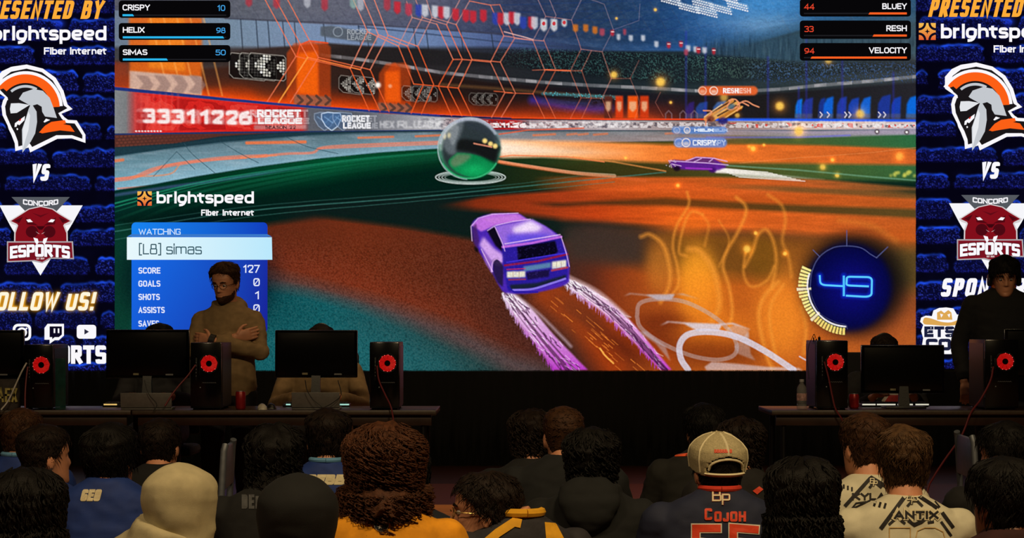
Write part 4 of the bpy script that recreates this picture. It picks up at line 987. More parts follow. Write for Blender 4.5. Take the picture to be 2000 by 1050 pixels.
black_wall = mat('black_drape', (6, 6, 7), 1.0, var=.3, scale=6, bump=.3)
dark_paint = mat('dark_paint', (34, 30, 30), .9, var=.15, scale=2)
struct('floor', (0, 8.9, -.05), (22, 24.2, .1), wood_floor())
struct('wall_back', (0, 20.9, 3.6), (22, .2, 7.2), black_wall)
struct('wall_left', (-10.9, 8.9, 3.6), (.2, 24.2, 7.2), dark_paint)
struct('wall_right', (10.9, 8.9, 3.6), (.2, 24.2, 7.2), dark_paint)
struct('wall_front', (0, -3.1, 3.6), (22, .2, 7.2), dark_paint)
struct('ceiling', (0, 8.9, 7.25), (22, 24.2, .1), dark_paint)
# ---------------------------------------------------------------- the LED wall
LED = led_material()
case_black = mat('screen_case', (10, 10, 11), .5, var=.1)
def wall_pt(px, py, lift=0.0):
    d = DW-lift
    return ((px-1000.0)*DW/F, d, EYE-(py-HOR)*DW/F)

def picture(name, g, step, parent, dx=0.0, dy=0.0, label=None, ytop=None):
    """the lit face of a screen: one vertex per group of LEDs, each with the colour it shows"""
    nx, ny = int(g.W/step)+1, int(g.H/step)+1
    xs = np.linspace(g.x0, g.x0+g.W, nx); ys = np.linspace(g.y0, g.y0+g.H, ny)
    a = g.linear()
    def samp(a, ax, pos, o, n):
        p = np.clip(pos-o-.5, 0, n-1.001); i = p.astype(int); t = (p-i).astype(np.float32)
        sh = [1, 1, 1]; sh[ax] = -1; t = t.reshape(sh)
        return np.take(a, i, ax)*(1-t)+np.take(a, i+1, ax)*t
    col = samp(samp(a, 0, ys, g.y0, g.H), 1, xs, g.x0, g.W)
    V = np.empty((ny, nx, 3), np.float32)
    V[..., 0] = (xs[None]+dx-1000)*DW/F; V[..., 1] = DW; V[..., 2] = (EYE-(ys+dy-HOR)*DW/F)[:, None]
    me = bpy.data.meshes.new(name)
    me.vertices.add(nx*ny); me.vertices.foreach_set('co', V.ravel())
    i = (np.arange(ny-1)[:, None]*nx+np.arange(nx-1)[None]).ravel()
    q = np.stack([i, i+nx, i+nx+1, i+1], -1).astype(np.int32)
    me.loops.add(q.size); me.loops.foreach_set('vertex_index', q.ravel())
    me.polygons.add(len(q)); me.polygons.foreach_set('loop_start', np.arange(0, q.size, 4, dtype=np.int32))
    me.update(calc_edges=True)
    at = me.color_attributes.new('Col', 'FLOAT_COLOR', 'POINT')
    at.data.foreach_set('color', np.concatenate([col, np.ones((ny, nx, 1), np.float32)], -1).ravel())
    me.materials.append(LED)
    o = bpy.data.objects.new(name, me); C.objects.link(o); o.parent = parent
    if label: o['label'] = label
    return o

def flat(name, parent, shapes, lift, dx=0.0, dy=0.0, label=None):
    """lit figures on a screen: shapes = [(points or quads, colour)], each a hair in front of the one before"""
    V, Fc, K = [], [], []
    for pts, col in shapes:
        lift += .0004
        for P in (pts if isinstance(pts, list) and len(pts) and np.ndim(pts[0]) == 2 else [pts]):
            n = len(V); P = np.asarray(P, float)
            area = float(np.sum(P[:, 0]*np.roll(P[:, 1], -1)-np.roll(P[:, 0], -1)*P[:, 1]))
            if area > 0:
                P = P[::-1]
            V += [wall_pt(x+dx, y+dy, lift) for x, y in P]
            Fc.append(tuple(range(n, n+len(P))))
            K += [tuple(lin(col(x, y) if callable(col) else col))+(1,) for x, y in P]
    me = bpy.data.meshes.new(name); me.from_pydata(V, [], Fc); me.update()
    at = me.color_attributes.new('Col', 'FLOAT_COLOR', 'POINT'); at.data.foreach_set('color', np.array(K, np.float32).ravel())
    me.materials.append(LED)
    o = bpy.data.objects.new(name, me); C.objects.link(o); o.parent = parent
    if label: o['label'] = label
    return o

def cc(pts, n=6):
    return [tuple(p) for p in cr(pts, n)]
def rrect(x0, y0, x1, y1, r):
    return Pic.rrect(None, x0, y0, x1, y1, r)
def disc(x, y, rx, ry, n=24, a0=0, a1=360):
    return Pic.ell(None, x, y, rx, ry, n, a0, a1)
WHITE = (250, 248, 252)

def star_logo(x, y, s):
    """orange tile cut by four dark leaves with a four-pointed star inside"""
    og = (240, 150, 60)
    sh = [([(x, y), (x+s, y), (x+s, y+s), (x, y+s)], lambda a, b: (246-20*(b-y)/s, 190-100*(b-y)/s, 80-30*(b-y)/s))]
    dk = (14, 10, 30); h = s/2
    for sx in (0, 1):
        for sy in (0, 1):
            cx, cy = x+sx*s, y+sy*s
            a0 = {(0, 0): 0, (1, 0): 90, (1, 1): 180, (0, 1): 270}[(sx, sy)]
            o_ = [(cx+s*.44*math.cos(R(a0+t)), cy+s*.44*math.sin(R(a0+t))) for t in range(0, 91, 15)]
            i_ = [(cx+s*.30*math.cos(R(a0+t)), cy+s*.30*math.sin(R(a0+t))) for t in range(90, -1, -15)]
            sh.append((o_+i_, dk))
    q = [(x+h+(s*.17 if k % 2 == 0 else s*.06)*math.cos(R(45*k)), y+h+(s*.17 if k % 2 == 0 else s*.06)*math.sin(R(45*k))) for k in range(8)]
    sh.append((q, dk))
    return sh

def helmet():
    z = lambda *p: [(a/3.992, b/3.992) for a, b in p]
    c0, BK, OR_, GR = (50, 212), (26, 22, 24), (252, 96, 22), (196, 200, 206)
    def arc(r0, r1, a0, a1, sx=1.0):
        A = np.linspace(a0, a1, 22)
        return [(c0[0]+r1*math.cos(R(a))*sx, c0[1]+r1*math.sin(R(a))) for a in A]+[(c0[0]+r0*math.cos(R(a))*sx, c0[1]+r0*math.sin(R(a))) for a in A[::-1]]
    sil = [(-9, 154), (4, 139), (22, 130.5), (52, 126), (84, 134), (109, 152), (124, 177), (132, 204), (142, 213), (120, 222), (126, 229), (133, 234), (150, 235), (167, 263), (167, 279), (140, 270), (112, 271), (59, 297.6), (56, 288), (30, 295), (29, 280), (22, 262), (17, 252), (15, 245), (5, 225), (3, 208), (6, 196), (10, 190), (-9, 177)]
    ink = [(-2, 168), (6, 152), (22, 140), (52, 134), (82, 141), (103, 157), (117, 180), (125, 206), (132, 211), (114, 221), (121, 232), (130, 240), (146, 241), (161, 264), (161, 271), (141, 264), (110, 264), (63, 287), (58, 280), (36, 286), (35, 276), (29, 260), (22, 247), (12, 224), (10, 208), (14, 196), (20, 193), (8, 184)]
    S = [(sil, WHITE), (ink, BK), (arc(67, 73, -148, -4), WHITE), (arc(50, 67, -143, -3), OR_), (arc(41, 46, -130, -60), GR)]
    S.append((z((148, 770), (180, 722), (262, 694), (335, 708), (388, 762), (418, 840), (445, 920), (352, 908), (330, 872), (326, 832), (292, 812), (256, 822), (286, 870), (290, 950), (275, 1040), (240, 1105), (176, 1190), (172, 1010), (200, 930), (224, 850), (236, 822), (160, 780)), GR))
    S.append((z((86, 806), (150, 804), (232, 818), (132, 880), (84, 884), (78, 850)), (226, 228, 232)))
    S.append((z((180, 1000), (222, 870), (236, 900), (224, 1010), (196, 1100), (178, 1170)), (232, 234, 238)))
    S.append((z((118, 960), (196, 904), (192, 936), (152, 976), (136, 968), (130, 988), (114, 990)), WHITE)); S.append((z((150, 934), (168, 922), (162, 940), (150, 946)), (220, 40, 30)))
    S.append((z((330, 1004), (352, 980), (402, 950), (508, 936), (516, 962), (420, 986), (352, 1032), (306, 1034)), OR_))
    S.append((z((306, 1030), (360, 990), (460, 962), (548, 978), (584, 1028), (470, 1016), (372, 1032), (330, 1040)), OR_))
    S.append((z((340, 950), (360, 925), (392, 935), (350, 955)), WHITE)); S.append((z((130, 1002), (138, 998), (144, 1008), (134, 1016)), WHITE))
    S.append((z((58, 742), (100, 744), (90, 786), (66, 790)), BK)); S.append((z((0, 700), (28, 690), (80, 735), (60, 760)), BK))
    return S

def panther():
    z = lambda *p: [(a/3.992, 240+b/3.992) for a, b in p]
    S = [(z((-4, 642), (645, 642), (560, 792), (316, 1188), (80, 800)), (246, 246, 250)), (z((90, 577), (545, 577), (440, 690), (320, 800), (200, 690)), (84, 88, 94))]
    q = text('CONCORD', 45, 392, 114, 402, 2.3, rr=.25, arc=-3.5)
    S.append((q, WHITE))
    hd = z((70, 764), (160, 708), (222, 668), (318, 646), (414, 668), (470, 706), (566, 764), (545, 790), (506, 800), (528, 850), (530, 940), (110, 940), (112, 850), (130, 800), (92, 786))
    S.append((hd, (214, 206, 208)))
    S.append((z((86, 764), (166, 714), (228, 674), (318, 654), (408, 674), (462, 712), (550, 764), (500, 788), (494, 800), (518, 858), (520, 940), (120, 940), (122, 858), (142, 800), (136, 788)), (130, 14, 26)))
    S.append((z((110, 762), (180, 730), (150, 780)), (76, 8, 18))); S.append((z((530, 762), (456, 730), (490, 780)), (76, 8, 18)))
    S.append((z((200, 735), (262, 776), (300, 800), (210, 790)), (84, 8, 18))); S.append((z((436, 735), (376, 776), (338, 800), (430, 790)), (84, 8, 18)))
    for x in (250, 386):
        S.append(([(a/3.992, 240+b/3.992) for a, b in disc(x, 848, 48, 46, 20)], (76, 8, 18)))
    S.append((z((206, 754), (236, 750), (258, 772), (220, 774)), WHITE)); S.append((z((375, 772), (400, 750), (430, 754), (414, 774)), WHITE))
    S.append((z((282, 804), (354, 804), (330, 832), (306, 832)), (60, 6, 14))); S.append((z((250, 700), (318, 720), (386, 700), (318, 736)), (96, 10, 22)))
    S.append((z((280, 846), (300, 862), (312, 866), (290, 852)), (220, 200, 200))); S.append((z((354, 846), (336, 862), (322, 866), (346, 852)), (220, 200, 200)))
    ban = lambda m: [(16-m, 473-m), (141+m, 473-m), (143+m, 504+m), (99+m, 503+m), (83, 512+m), (67-m, 508+m), (16-m, 510+m)]
    S += [(ban(2), (170, 166, 170)), (ban(-.5), (150, 26, 40)), (ban(-1.5), (120, 18, 32))]
    for wt, col in ((7.2, (70, 8, 16)), (5.6, WHITE)):
        S.append((text('ESPORTS', 19+(7.2-wt)/2, 476+(7.2-wt)/2, 138-(7.2-wt)/2, 502-(7.2-wt)/2, wt, rr=.15, sp=.1, arc=4), col))
    S.append((z((262, 893), (296, 902), (304, 930), (290, 950), (276, 930)), WHITE)); S.append((z((374, 893), (342, 902), (334, 930), (348, 950), (362, 930)), WHITE))
    S.append((text('EST 2019', 72, 503, 87, 506.5, .8), (230, 210, 210)))
    return S

def hat_logo():
    W = [(1797, 628), (1799, 620), (1808, 616), (1820, 617), (1823, 606), (1834, 601), (1848, 600), (1862, 602), (1869, 614), (1884, 613), (1897, 618), (1896, 634), (1890, 642), (1893, 664), (1887, 680), (1884, 689), (1866, 691), (1844, 691), (1842, 684), (1806, 686), (1801, 672), (1803, 660), (1799, 646), (1803, 634)]
    S = [(W, WHITE), (cc([(1802, 628), (1806, 620), (1820, 622), (1838, 628), (1858, 629), (1876, 622), (1892, 618), (1894, 626), (1880, 632), (1850, 636), (1820, 634), (1806, 633), (1802, 628)], 3), (222, 168, 84)),
         ([(1830, 624), (1830, 610), (1838, 606), (1844, 611), (1852, 605), (1858, 610), (1860, 624)], (222, 168, 84)), ([(1836, 612), (1842, 614), (1838, 620)], WHITE), ([(1856, 612), (1850, 614), (1854, 620)], WHITE)]
    S.append((text('ETSU', 1805, 637, 1886, 658, 6.2, rr=.25), (28, 32, 62))); S.append((text('CON', 1808, 661, 1883, 684, 6.6, rr=.35), (28, 32, 62)))
    for x, y in ((1812, 646), (1818, 640), (1830, 650), (1846, 644), (1856, 655), (1815, 670), (1832, 678), (1846, 668), (1868, 676), (1876, 668)):
        S.append((disc(x, y, 1.1, 1.1, 8), WHITE))
    return S

def icons():
    S = []
    # camera outline
    o_, i_ = rrect(25, 632, 61, 665, 10), rrect(30, 637, 56, 660, 6)
    n = len(o_)
    S.append(([np.array((o_[k], o_[(k+1) % n], i_[(k+1) % n], i_[k])) for k in range(n)], WHITE))
    a, b = disc(43, 648.5, 10, 9.6, 24), disc(43, 648.5, 6, 5.8, 24)
    S.append(([np.array((a[k], a[k+1], b[k+1], b[k])) for k in range(23)], WHITE)); S.append((disc(52, 641, 1.8, 1.8, 10), WHITE))
    # speech balloon with two bars
    S.append(([(93, 632), (125, 632), (125, 655), (115, 664), (107, 664), (97, 671), (97, 663), (87, 663), (87, 640)], WHITE))
    S.append(([(97, 637), (121, 637), (121, 653), (115, 658), (107, 658), (102, 662), (102, 658), (97, 658)], (12, 8, 30)))
    S.append(([(105, 641), (108, 641), (108, 650), (105, 650)], WHITE)); S.append(([(113, 641), (116, 641), (116, 650), (113, 650)], WHITE))
    # play button
    S.append((rrect(150, 634, 188, 661, 6), WHITE)); S.append(([(165, 642), (174, 647.5), (165, 653)], (40, 40, 60)))
    return S

GP = paint_game()
big = thing('led_screen', (0, 0, 0), 'huge central LED screen showing the car soccer game above the dark stage front', 'screen')
picture('game_picture', GP, 1.15, big, label='lit picture of a stadium with a purple car and a ball')
def case(px0, px1, parent):
    x0, x1 = (px0-1000)*DW/F, (px1-1000)*DW/F; zt, zb = EYE-(-158-HOR)*DW/F, EYE-(722.0-HOR)*DW/F
    MB().box(((x0+x1)/2, DW+.065, (zt+zb)/2), (x1-x0-.004, .12, zt-zb), .004).build('case', case_black, parent)
case(224, 1788.5, big)
CY, RD, OG = (44, 182, 236), (232, 70, 44), (250, 96, 34)
for (x0, x1, y0, y1, nm, nb, nx, bx, by, f0, f1, k) in (
        (232, 450, 1, 35, 'CRISPY', '10', (239.5, 293, 9, 20.5), (425, 440, 10, 21.5), 29.8, 239.5, 262, 0), (232, 450, 45, 78, 'HELIX', '98', (240, 282.5, 53, 64), (422.5, 440.5, 54, 65), 73, 240, 438, 0), (232.5, 450, 88, 121.5, 'SIMAS', '50', (240, 288, 96.5, 107.5), (421, 441, 97, 108), 116.2, 240, 328, 0),
        (1562, 1779, -2, 32.5, 'BLUEY', '44', (1723, 1771, 6.5, 18), (1570.5, 1590.5, 7.5, 19), 26.3, 1696, 1771, 1), (1562, 1779, 40, 76, 'RESH', '33', (1731, 1771, 49.5, 61), (1571, 1589, 51, 62.5), 69.5, 1704, 1771, 1), (1562, 1779, 84, 118.5, 'VELOCITY', '94', (1697, 1771, 92.5, 104), (1571, 1590.5, 94, 105), 112.5, 1583, 1771, 1)):
    card = flat('score_card', big, [(rrect(x0, y0, x1, y1, 6), (7, 6, 8)), ([(x0+8, by-1.2), (x1-8, by-1.2), (x1-8, by+1.2), (x0+8, by+1.2)], (30, 30, 34))], .002)
    b_ = (RD, OG) if k else ((66, 160, 226), CY)
    flat('player_name', card, [(text(nm, nx[0], nx[2], nx[1], nx[3], 2.1, rr=.8), WHITE)], .003)
    flat('boost_number', card, [(text(nb, bx[0], bx[2], bx[1], bx[3], 1.7, rr=.8), b_[0])], .003)
    sl = 2.5
    flat('boost_bar', card, [([(f0+(sl if k else 0), by-2), (f1-(0 if k else sl), by-2), (f1, by+2 if not k else by), (f1-(sl if not k else 0), by+2), (f0, by+2)], b_[1])], .003)
lg = flat('sponsor_logo', big, star_logo(268.5, 373.5, 28), .002, label='orange star tile and white sponsor wordmark')
flat('wordmark', lg, [(text('brightspeed', 306, 373.5, 496, 397, 4.6, rr=.85), WHITE)], .003)
for wd, xa, xb in (('Fiber', 393, 428), ('Internet', 435, 496)):
    flat('tagline_word', lg, [(text(wd, xa, 409, xb, 421, 2.4, rr=.8), WHITE)], .003)
mixc = lambda a, b, t: tuple(a[i]*(1-t)+b[i]*t for i in range(3))
pan = flat('player_panel', big, [(rrect(257, 434, 522.5, 649, 8), lambda x, y: mixc((22, 112, 238), (24, 32, 150), ((x-257)/265)*.75+max(0, (y-500)/150)*.25)),
      (rrect(257, 434, 522.5, 480, 9), lambda x, y: mixc((24, 132, 240), (18, 62, 190), (x-257)/265)), ([(248, 462), (257, 457), (522, 457), (531, 462)], (60, 120, 200)),
      ([(248, 463), (531, 463), (532, 507), (248, 507)], lambda x, y: mixc((232, 248, 252), (186, 232, 252), (x-248)/283))], .002, label='blue statistics panel of the watched player')
flat('heading', pan, [(text('WATCHING', 271, 446.5, 353, 458, 1.7, rr=.3), (206, 228, 252))], .005)
flat('watched_name', pan, [(text('[L8]', 271.5, 476, 315, 496.5, 2.2, rr=.35), (50, 84, 96)), (text('simas', 325, 475, 394, 496.5, 2.2, rr=.4), (50, 84, 96))], .005)
for wd, x1, y in (('SCORE', 313.5, 522), ('GOALS', 313.5, 547.5), ('SHOTS', 312.5, 573.5), ('ASSISTS', 322, 599), ('SAVES', 311, 625.5)):
    flat('stat_word', pan, [(text(wd, 270.5, y, x1, y+12, 2.3, rr=.8), (226, 232, 252))], .005)
for wd, x0, y in (('127', 475.5, 517), ('0', 495, 543), ('1', 498.5, 568.5), ('0', 495, 594), ('0', 495, 619.5)):
    S_ = [(text(wd, x0, y, 507.5, y+15.5, 2.3, rr=.6), (230, 236, 252))]
    if wd == '0':
        S_.append((ribbon([(498, y+12), (504.5, y+3)], 1.6), (230, 236, 252)))
    flat('stat_number', pan, S_, .005)
flat('boost_digits', big, [(ribbon(fillet([(1601, 537), (1602, 556), (1647.5, 558.5)], 1, 1, .4), 3.6), (92, 206, 255)), (ribbon([(1648, 538), (1648, 578)], 4.2), (80, 196, 255)),
      (ribbon(fillet([(1697, 559), (1653, 557), (1654, 540), (1703, 541), (1702, 580), (1652, 577)], 1, 1, .4), 3.8), (92, 206, 255))], .002, label='bright blue number 49')

SP = paint_panel(); paint_follow(SP)
SP_R = paint_panel()
for (g, dx, dy, lab, right) in ((SP, 0, 0, 'narrow LED banner of blue bricks reading FOLLOW US, beside the game screen', 0),
                                (SP_R, 1854.5, -4, 'narrow LED banner of blue bricks with a cowboy hat logo, beside the game screen', 1)):
    b_ = thing('banner_screen', (0, 0, 0), lab, 'screen')
    picture('brick_picture', g, 1.25, b_, dx, dy, label='picture of dark bricks edged with blue light')
    case(-66+dx, 224+dx-.5, b_)
    fl = lambda n, s, l=.002, lb=None, par=b_: flat(n, par, s, l, dx, dy, lb)
    for wd, xa, xb in (('PRESENTED', -42, 147), ('BY', 157, 206)):
        fl('headline_word', [(text(wd, xa, 1, xb, 37, 7.2, ital=.24, rr=.35, sp=.4), (252, 172, 56))], lb='orange slanted lettering')
    l_ = fl('sponsor_logo', star_logo(-60, 49, 33))
    fl('wordmark', [(text('brightspeed', -17, 50.5, 208, 79, 5.6, rr=.85), WHITE)], .003, None, l_)
    for wd, xa, xb in (('Fiber', 86, 131), ('Internet', 137, 208)):
        fl('tagline_word', [(text(wd, xa, 92.5, xb, 106.5, 2.7, rr=.8), WHITE)], .003, None, l_)
    fl('helmet_emblem', helmet(), lb='emblem of a grey helmet with an orange crest')
    fl('versus_lettering', [(text('VS', 58, 320, 100, 353, 8.2, ital=.2, rr=.4), WHITE)])
    fl('panther_emblem', panther(), lb='emblem of a red panther head on a white triangle')
    if not right:
        for wd, xa, xb in (('FOLLOW', -32, 118), ('US!', 127, 190)):
            fl('slogan_word', [(text(wd, xa, 570, xb, 606, 6.8, ital=.22, rr=.35, sp=.4), (255, 246, 220))], lb='glowing pale yellow lettering')
        ic = icons()
        for k, part in enumerate((ic[:3], ic[3:7], ic[7:])):
            fl('site_logo', part, lb=('white outline camera symbol', 'white speech balloon symbol with two bars', 'white play button symbol')[k])
        fl('handle_lettering', [(text('ETSUESPORTS', -50, 674, 208, 710, 8.4, rr=.16, sp=.2), WHITE)])
    else:
        flat('slogan_word', b_, [(text('SPONSORS', 1836, 543, 2031, 579, 8.4, ital=.2, rr=.4, sp=.5), WHITE)], .002)
        flat('hat_logo', b_, hat_logo(), .002, label='white sticker with a tan cowboy hat')
stage_h = EYE-(722.0-HOR)*DW/F
# black skirt in front of the platform that carries the screens
sk = MB()
n = 420; xs = np.linspace(-5.4, 5.4, n); ring0, ring1 = [], []
pr = [(x, DW-.055+.03*math.sin(x*31)+.012*math.sin(x*77)) for x in xs]
V = [(x, y, 0) for x, y in pr]+[(x, y*.98+DW*.02-.006, stage_h-.012) for x, y in pr]
sk.add(V, [(i, i+1, n+i+1, n+i) for i in range(n-1)])
plat = thing('stage_platform', (0, 0, 0), 'low black platform with a pleated skirt under the LED screens', 'stage')
MB().box((0, DW+.75, stage_h/2), (10.9, 1.5, stage_h-.004)).build('deck', case_black, plat, smooth=False)
so = sk.build('skirt', black_wall, plat)
sd = so.modifiers.new('thickness', 'SOLIDIFY'); sd.thickness = .006
# ---------------------------------------------------------------- desks and what stands on them
DF, TOP = 12.3, .75
desk_wood = mat('desk_laminate', (46, 28, 20), .38, var=.35, scale=7, bump=.05)
desk_edge = mat('desk_edge', (66, 54, 44), .45, var=.2, scale=30)
dark_steel = mat('dark_steel', (24, 24, 26), .45, .6, .15)
black_plastic = mat('black_plastic', (13, 13, 14), .42, var=.15, bump=.05)
gloss_black = mat('gloss_black', (9, 9, 10), .16, var=.1)
grey_steel = mat('grey_steel', (120, 124, 130), .4, .5, .15)
red_cord = mat('red_cord', (104, 16, 26), .5, var=.15)
black_cord = mat('black_cord', (12, 12, 12), .5)
white_cord = mat('white_cord', (190, 186, 180), .5)

def desk(px0, px1, label):
    x0, x1 = (px0-1000)*DF/F, (px1-1000)*DF/F; xc, L = (x0+x1)/2, x1-x0; yc = DF+.33
    t = thing('desk', (xc, yc, 0), label, 'desk')
    MB().box((0, 0, TOP-.015), (L, .66, .03), .004).build('desktop', desk_wood, t)
    MB().box((0, -.331, TOP-.014), (L-.004, .006, .022), .002).build('edge_band', desk_edge, t)
    MB().box((0, -.29, TOP-.062), (L-.06, .02, .062), .003).build('apron', desk_wood, t)
    for sx in (-1, 1):
        for sy in (-1, 1):
            MB().tube([(sx*(L/2-.08), sy*.27, TOP-.03), (sx*(L/2-.08), sy*.27, .03)], .017, 12).box((sx*(L/2-.08), sy*.27, .015), (.05, .05, .03), .008).build('leg', dark_steel, t)
        MB().tube([(sx*(L/2-.08), -.27, .2), (sx*(L/2-.08), .27, .2)], .012, 8).build('stretcher', dark_steel, t)
    return t
desk(-340, 255.5, 'long dark desk cut by the left edge, carrying a bag and a computer tower')
desk(257.5, 852, 'long dark brown desk before the standing man in a tan hoodie')
desk(1507, 2102, 'long dark brown desk carrying a water bottle and two towers')

fan_red = mat('fan_red', (150, 6, 6), .4, emit=(206, 10, 14), estr=.5, var=.4, scale=60)
fan_led = mat('fan_led', (255, 120, 120), .4, emit=(255, 120, 120), estr=1.0)
side_brown = mat('case_side', (46, 34, 38), .4, .3, .15)

def led_tower(px0, px1, py_top, label, leds, proto=None):
    D = DF+.06; x0, x1 = (px0-1000)*D/F, (px1-1000)*D/F; wd = x1-x0; h = EYE-(py_top-HOR)*D/F-TOP
    t = thing('computer_tower', ((x0+x1)/2, D, TOP), label, 'computer', group='computer towers with red glowing fans')
    MB().box((0, .215, h/2+.006), (wd, .41, h-.016), .004).build('chassis', black_plastic, t)
    for sx in (-1, 1):
        MB().box((sx*(wd/2+.0012), .22, h/2), (.002, .38, h-.05)).build('side_panel', side_brown, t)
    fp = MB().box((0, .004, h/2+.004), (wd-.002, .022, h-.012), .005).build('front_panel', gloss_black, t)
    MB().box((-wd*.31, -.008, h*.60), (.010, .004, h*.34), .001).build('port_strip', dark_steel, fp); MB().box((-wd*.20, -.008, h*.62), (.006, .004, h*.22), .001).build('port_strip', dark_steel, fp)
    bt = MB()
    for k in range(5):
        bt.ell((-wd*.31, -.011, h*(.50+.05*k)), (.003, .002, .003), 8, 5)
    bt.ell((-wd*.18, -.009, h*.33), (.0045, .002, .0045), 8, 5)
    bt.build('button', grey_steel, fp)
    bg = MB()
    for k in range(7):
        bg.tube([(-wd*.12+k*.012, -.008, h*.395), (-wd*.12+k*.012+.006, -.008, h*.395+.005), (-wd*.12+k*.012+.012, -.008, h*.395)], .0012, 6)
    bg.build('badge', grey_steel, fp)
    fx, fz, r = wd*.10, h*.685, .056
    fan = MB()
    n = 40
    ring = [[((fx+rr*math.cos(2*math.pi*k/n)), yy, fz+rr*math.sin(2*math.pi*k/n)) for k in range(n)] for rr, yy in ((r+.004, -.006), (r+.004, -.013), (r-.003, -.013), (r-.003, -.006))]
    fan.rings(ring+[ring[0]], close=False)
    fo = fan.build('fan', dark_steel, t)
    bl = MB()
    for k in range(9):
        a = 2*math.pi*k/9; P = []
        for rr, aa, yy in ((.017, 0, -.009), (.035, .10, -.010), (r-.004, .12, -.0095), (r-.004, .80, -.0075), (.035, .76, -.008), (.017, .68, -.0075)):
            P.append((fx+rr*math.cos(a+aa), yy, fz+rr*math.sin(a+aa)))
        Q = [(x, y-.0012, z) for x, y, z in P]
        m = len(P); bl.add(Q+P, [tuple(range(m)), tuple(range(2*m-1, m-1, -1))]+[(i, m+i, m+(i+1) % m, (i+1) % m) for i in range(m)])
    bl.build('blade_wheel', fan_red, fo, smooth=False)
    MB().lathe([(.001, .0), (.018, .0), (.018, .006), (.001, .0065)], 20, Matrix.Translation((fx, -.006, fz)) @ Matrix.Rotation(R(90), 4, 'X')).build('hub', gloss_black, fo)
    ld = MB()
    for a in leds:
        ld.ell((fx+(r-.006)*math.cos(R(a)), -.0135, fz+(r-.006)*math.sin(R(a))), (.0021, .002, .0021), 8, 5)
    ld.build('light_dot', fan_led, fo)
    for sx in (-1, 1):
        for y in (.04, .38):
            MB().box((sx*wd*.36, y, .004), (.03, .03, .008), .002).build('foot', black_plastic, t)
    return t
tw1 = led_tower(47, 104, 672, 'black tower with red fan between the bag and the banner lettering', (50, 95, 140, 165, 190, 215, 260, 285, 120))
tint = mat('tinted_window', (30, 70, 64), .1, alpha=.62)
MB().box((.128, .02, .155), (.062, .006, .31), .002).build('side_window', tint, tw1)
led_tower(372, 433, 668, 'black tower with red fan in front of the man in tan hoodie', (110, 205, 232, 262, 290, 318))
led_tower(722, 780, 667, 'black tower with red fan at the inner end of the left desk', (60, 85, 110, 130, 20, 165, 245, 270, 295, 320, 350))
rt = led_tower(1594, 1656, 664, 'black tower with red fan and loose plugs on top, beside the water bottle', (20, 50, 110, 135, 0, 200, 235, 265, 290, 320))
led_tower(1923, 1989, 662, 'black tower with red fan in front of the man in black', (30, 60, 90, 0, 330, 300, 275, 250, 220))

def monitor(px0, px1, py0, py1, label):
    D = DF+(.58 if px0 > 1900 else .32); x0, x1 = (px0-1000)*D/F, (px1-1000)*D/F; wd = x1-x0
    z1, z0 = EYE-(py0-HOR)*D/F, EYE-(py1-HOR)*D/F; zc, h = (z0+z1)/2, z1-z0
    t = thing('monitor', ((x0+x1)/2, D, TOP), label, 'monitor', group='monitors seen from behind')
    M = Matrix.Translation((0, 0, zc-TOP)) @ Matrix.Rotation(R(-3), 4, 'X')
    sh = MB().box((0, .012, 0), (wd, .022, h), .006, M)
    sh.rings([[(a*wd*.5*k, y, b*h*.5*k2) for a, b in ((-1, -1), (1, -1), (1, 1), (-1, 1))] for k, k2, y in ((.985, .97, .002), (.93, .88, -.018), (.80, .70, -.024))], M)
    sh.build('rear_shell', gloss_black, t)
    MB().box((0, .024, 0), (wd-.012, .003, h-.014), .001, M).build('display', mat('display_face', (20, 22, 26), .2, emit=(110, 120, 140), estr=.15), t)
    sp = MB().box((-wd*.13, -.0245, -h*.42), (.034, .002, .012), 0, M); sp.build('port_label', mat('pale_sticker', (120, 112, 84), .6), t, smooth=False)
    MB().box((wd*.27, -.0245, -h*.43), (.046, .002, .009), 0, M).build('port_label', mat('grey_sticker', (110, 110, 112), .6), t, smooth=False)
    MB().rings([[(a*k, y+b*.016, z) for a, b in ((-1, -1), (1, -1), (1, 1), (-1, 1))] for k, y, z in ((.028, .0, zc-TOP-h/2+.02), (.026, -.01, .16), (.034, -.03, .012))]).build('stand', black_plastic, t)
    MB().box((0, -.02, .007), (.25, .17, .014), .005).build('stand_base', black_plastic, t)
    return t
monitor(-115, 47, 644, 738, 'dark monitor seen from behind, cut by the left edge of the picture')
monitor(207, 370, 643, 738, 'dark monitor seen from behind, left of the man in tan hoodie')
monitor(537, 698, 644, 737, 'dark monitor hiding the seated player in a tan jacket')
monitor(1682, 1845, 673, 768, 'dark monitor on the right desk hiding a player with headphones')
monitor(1962, 2125, 641, 738, 'dark monitor cut by the right edge, before the man in black')

key_black = mat('keycap_black', (18, 18, 20), .6)
glow_strip = mat('glow_strip', (220, 220, 200), .4, emit=(236, 232, 210), estr=.75, var=.5, scale=30)
glow_teal = mat('glow_strip_teal', (180, 220, 210), .4, emit=(170, 236, 226), estr=.7, var=.5, scale=30)
def keyboard(px0, px1, D, label, glow, lit):
    x0, x1 = (px0-1000)*D/F, (px1-1000)*D/F; wd = x1-x0
    t = thing('keyboard', ((x0+x1)/2, D, TOP), label, 'keyboard')
    MB().box((0, .07, .010), (wd, .14, .02), .004).build('keyboard_base', black_plastic, t)
    k = MB()
    nx = int(wd/.0195)
    for i in range(nx):
        for j in range(5):
            k.box((-wd/2+.012+(i+.5)*(wd-.024)/nx, .018+j*.026, .025), (.0155, .019, .010), .002)
    k.build('keycaps', key_black, t)
    g = MB()
    for a, b in lit:
        g.box((-wd/2+wd*(a+b)/2, -.0015, .016), (wd*(b-a), .003, .009), .001)
    g.build('light_strip', glow, t)
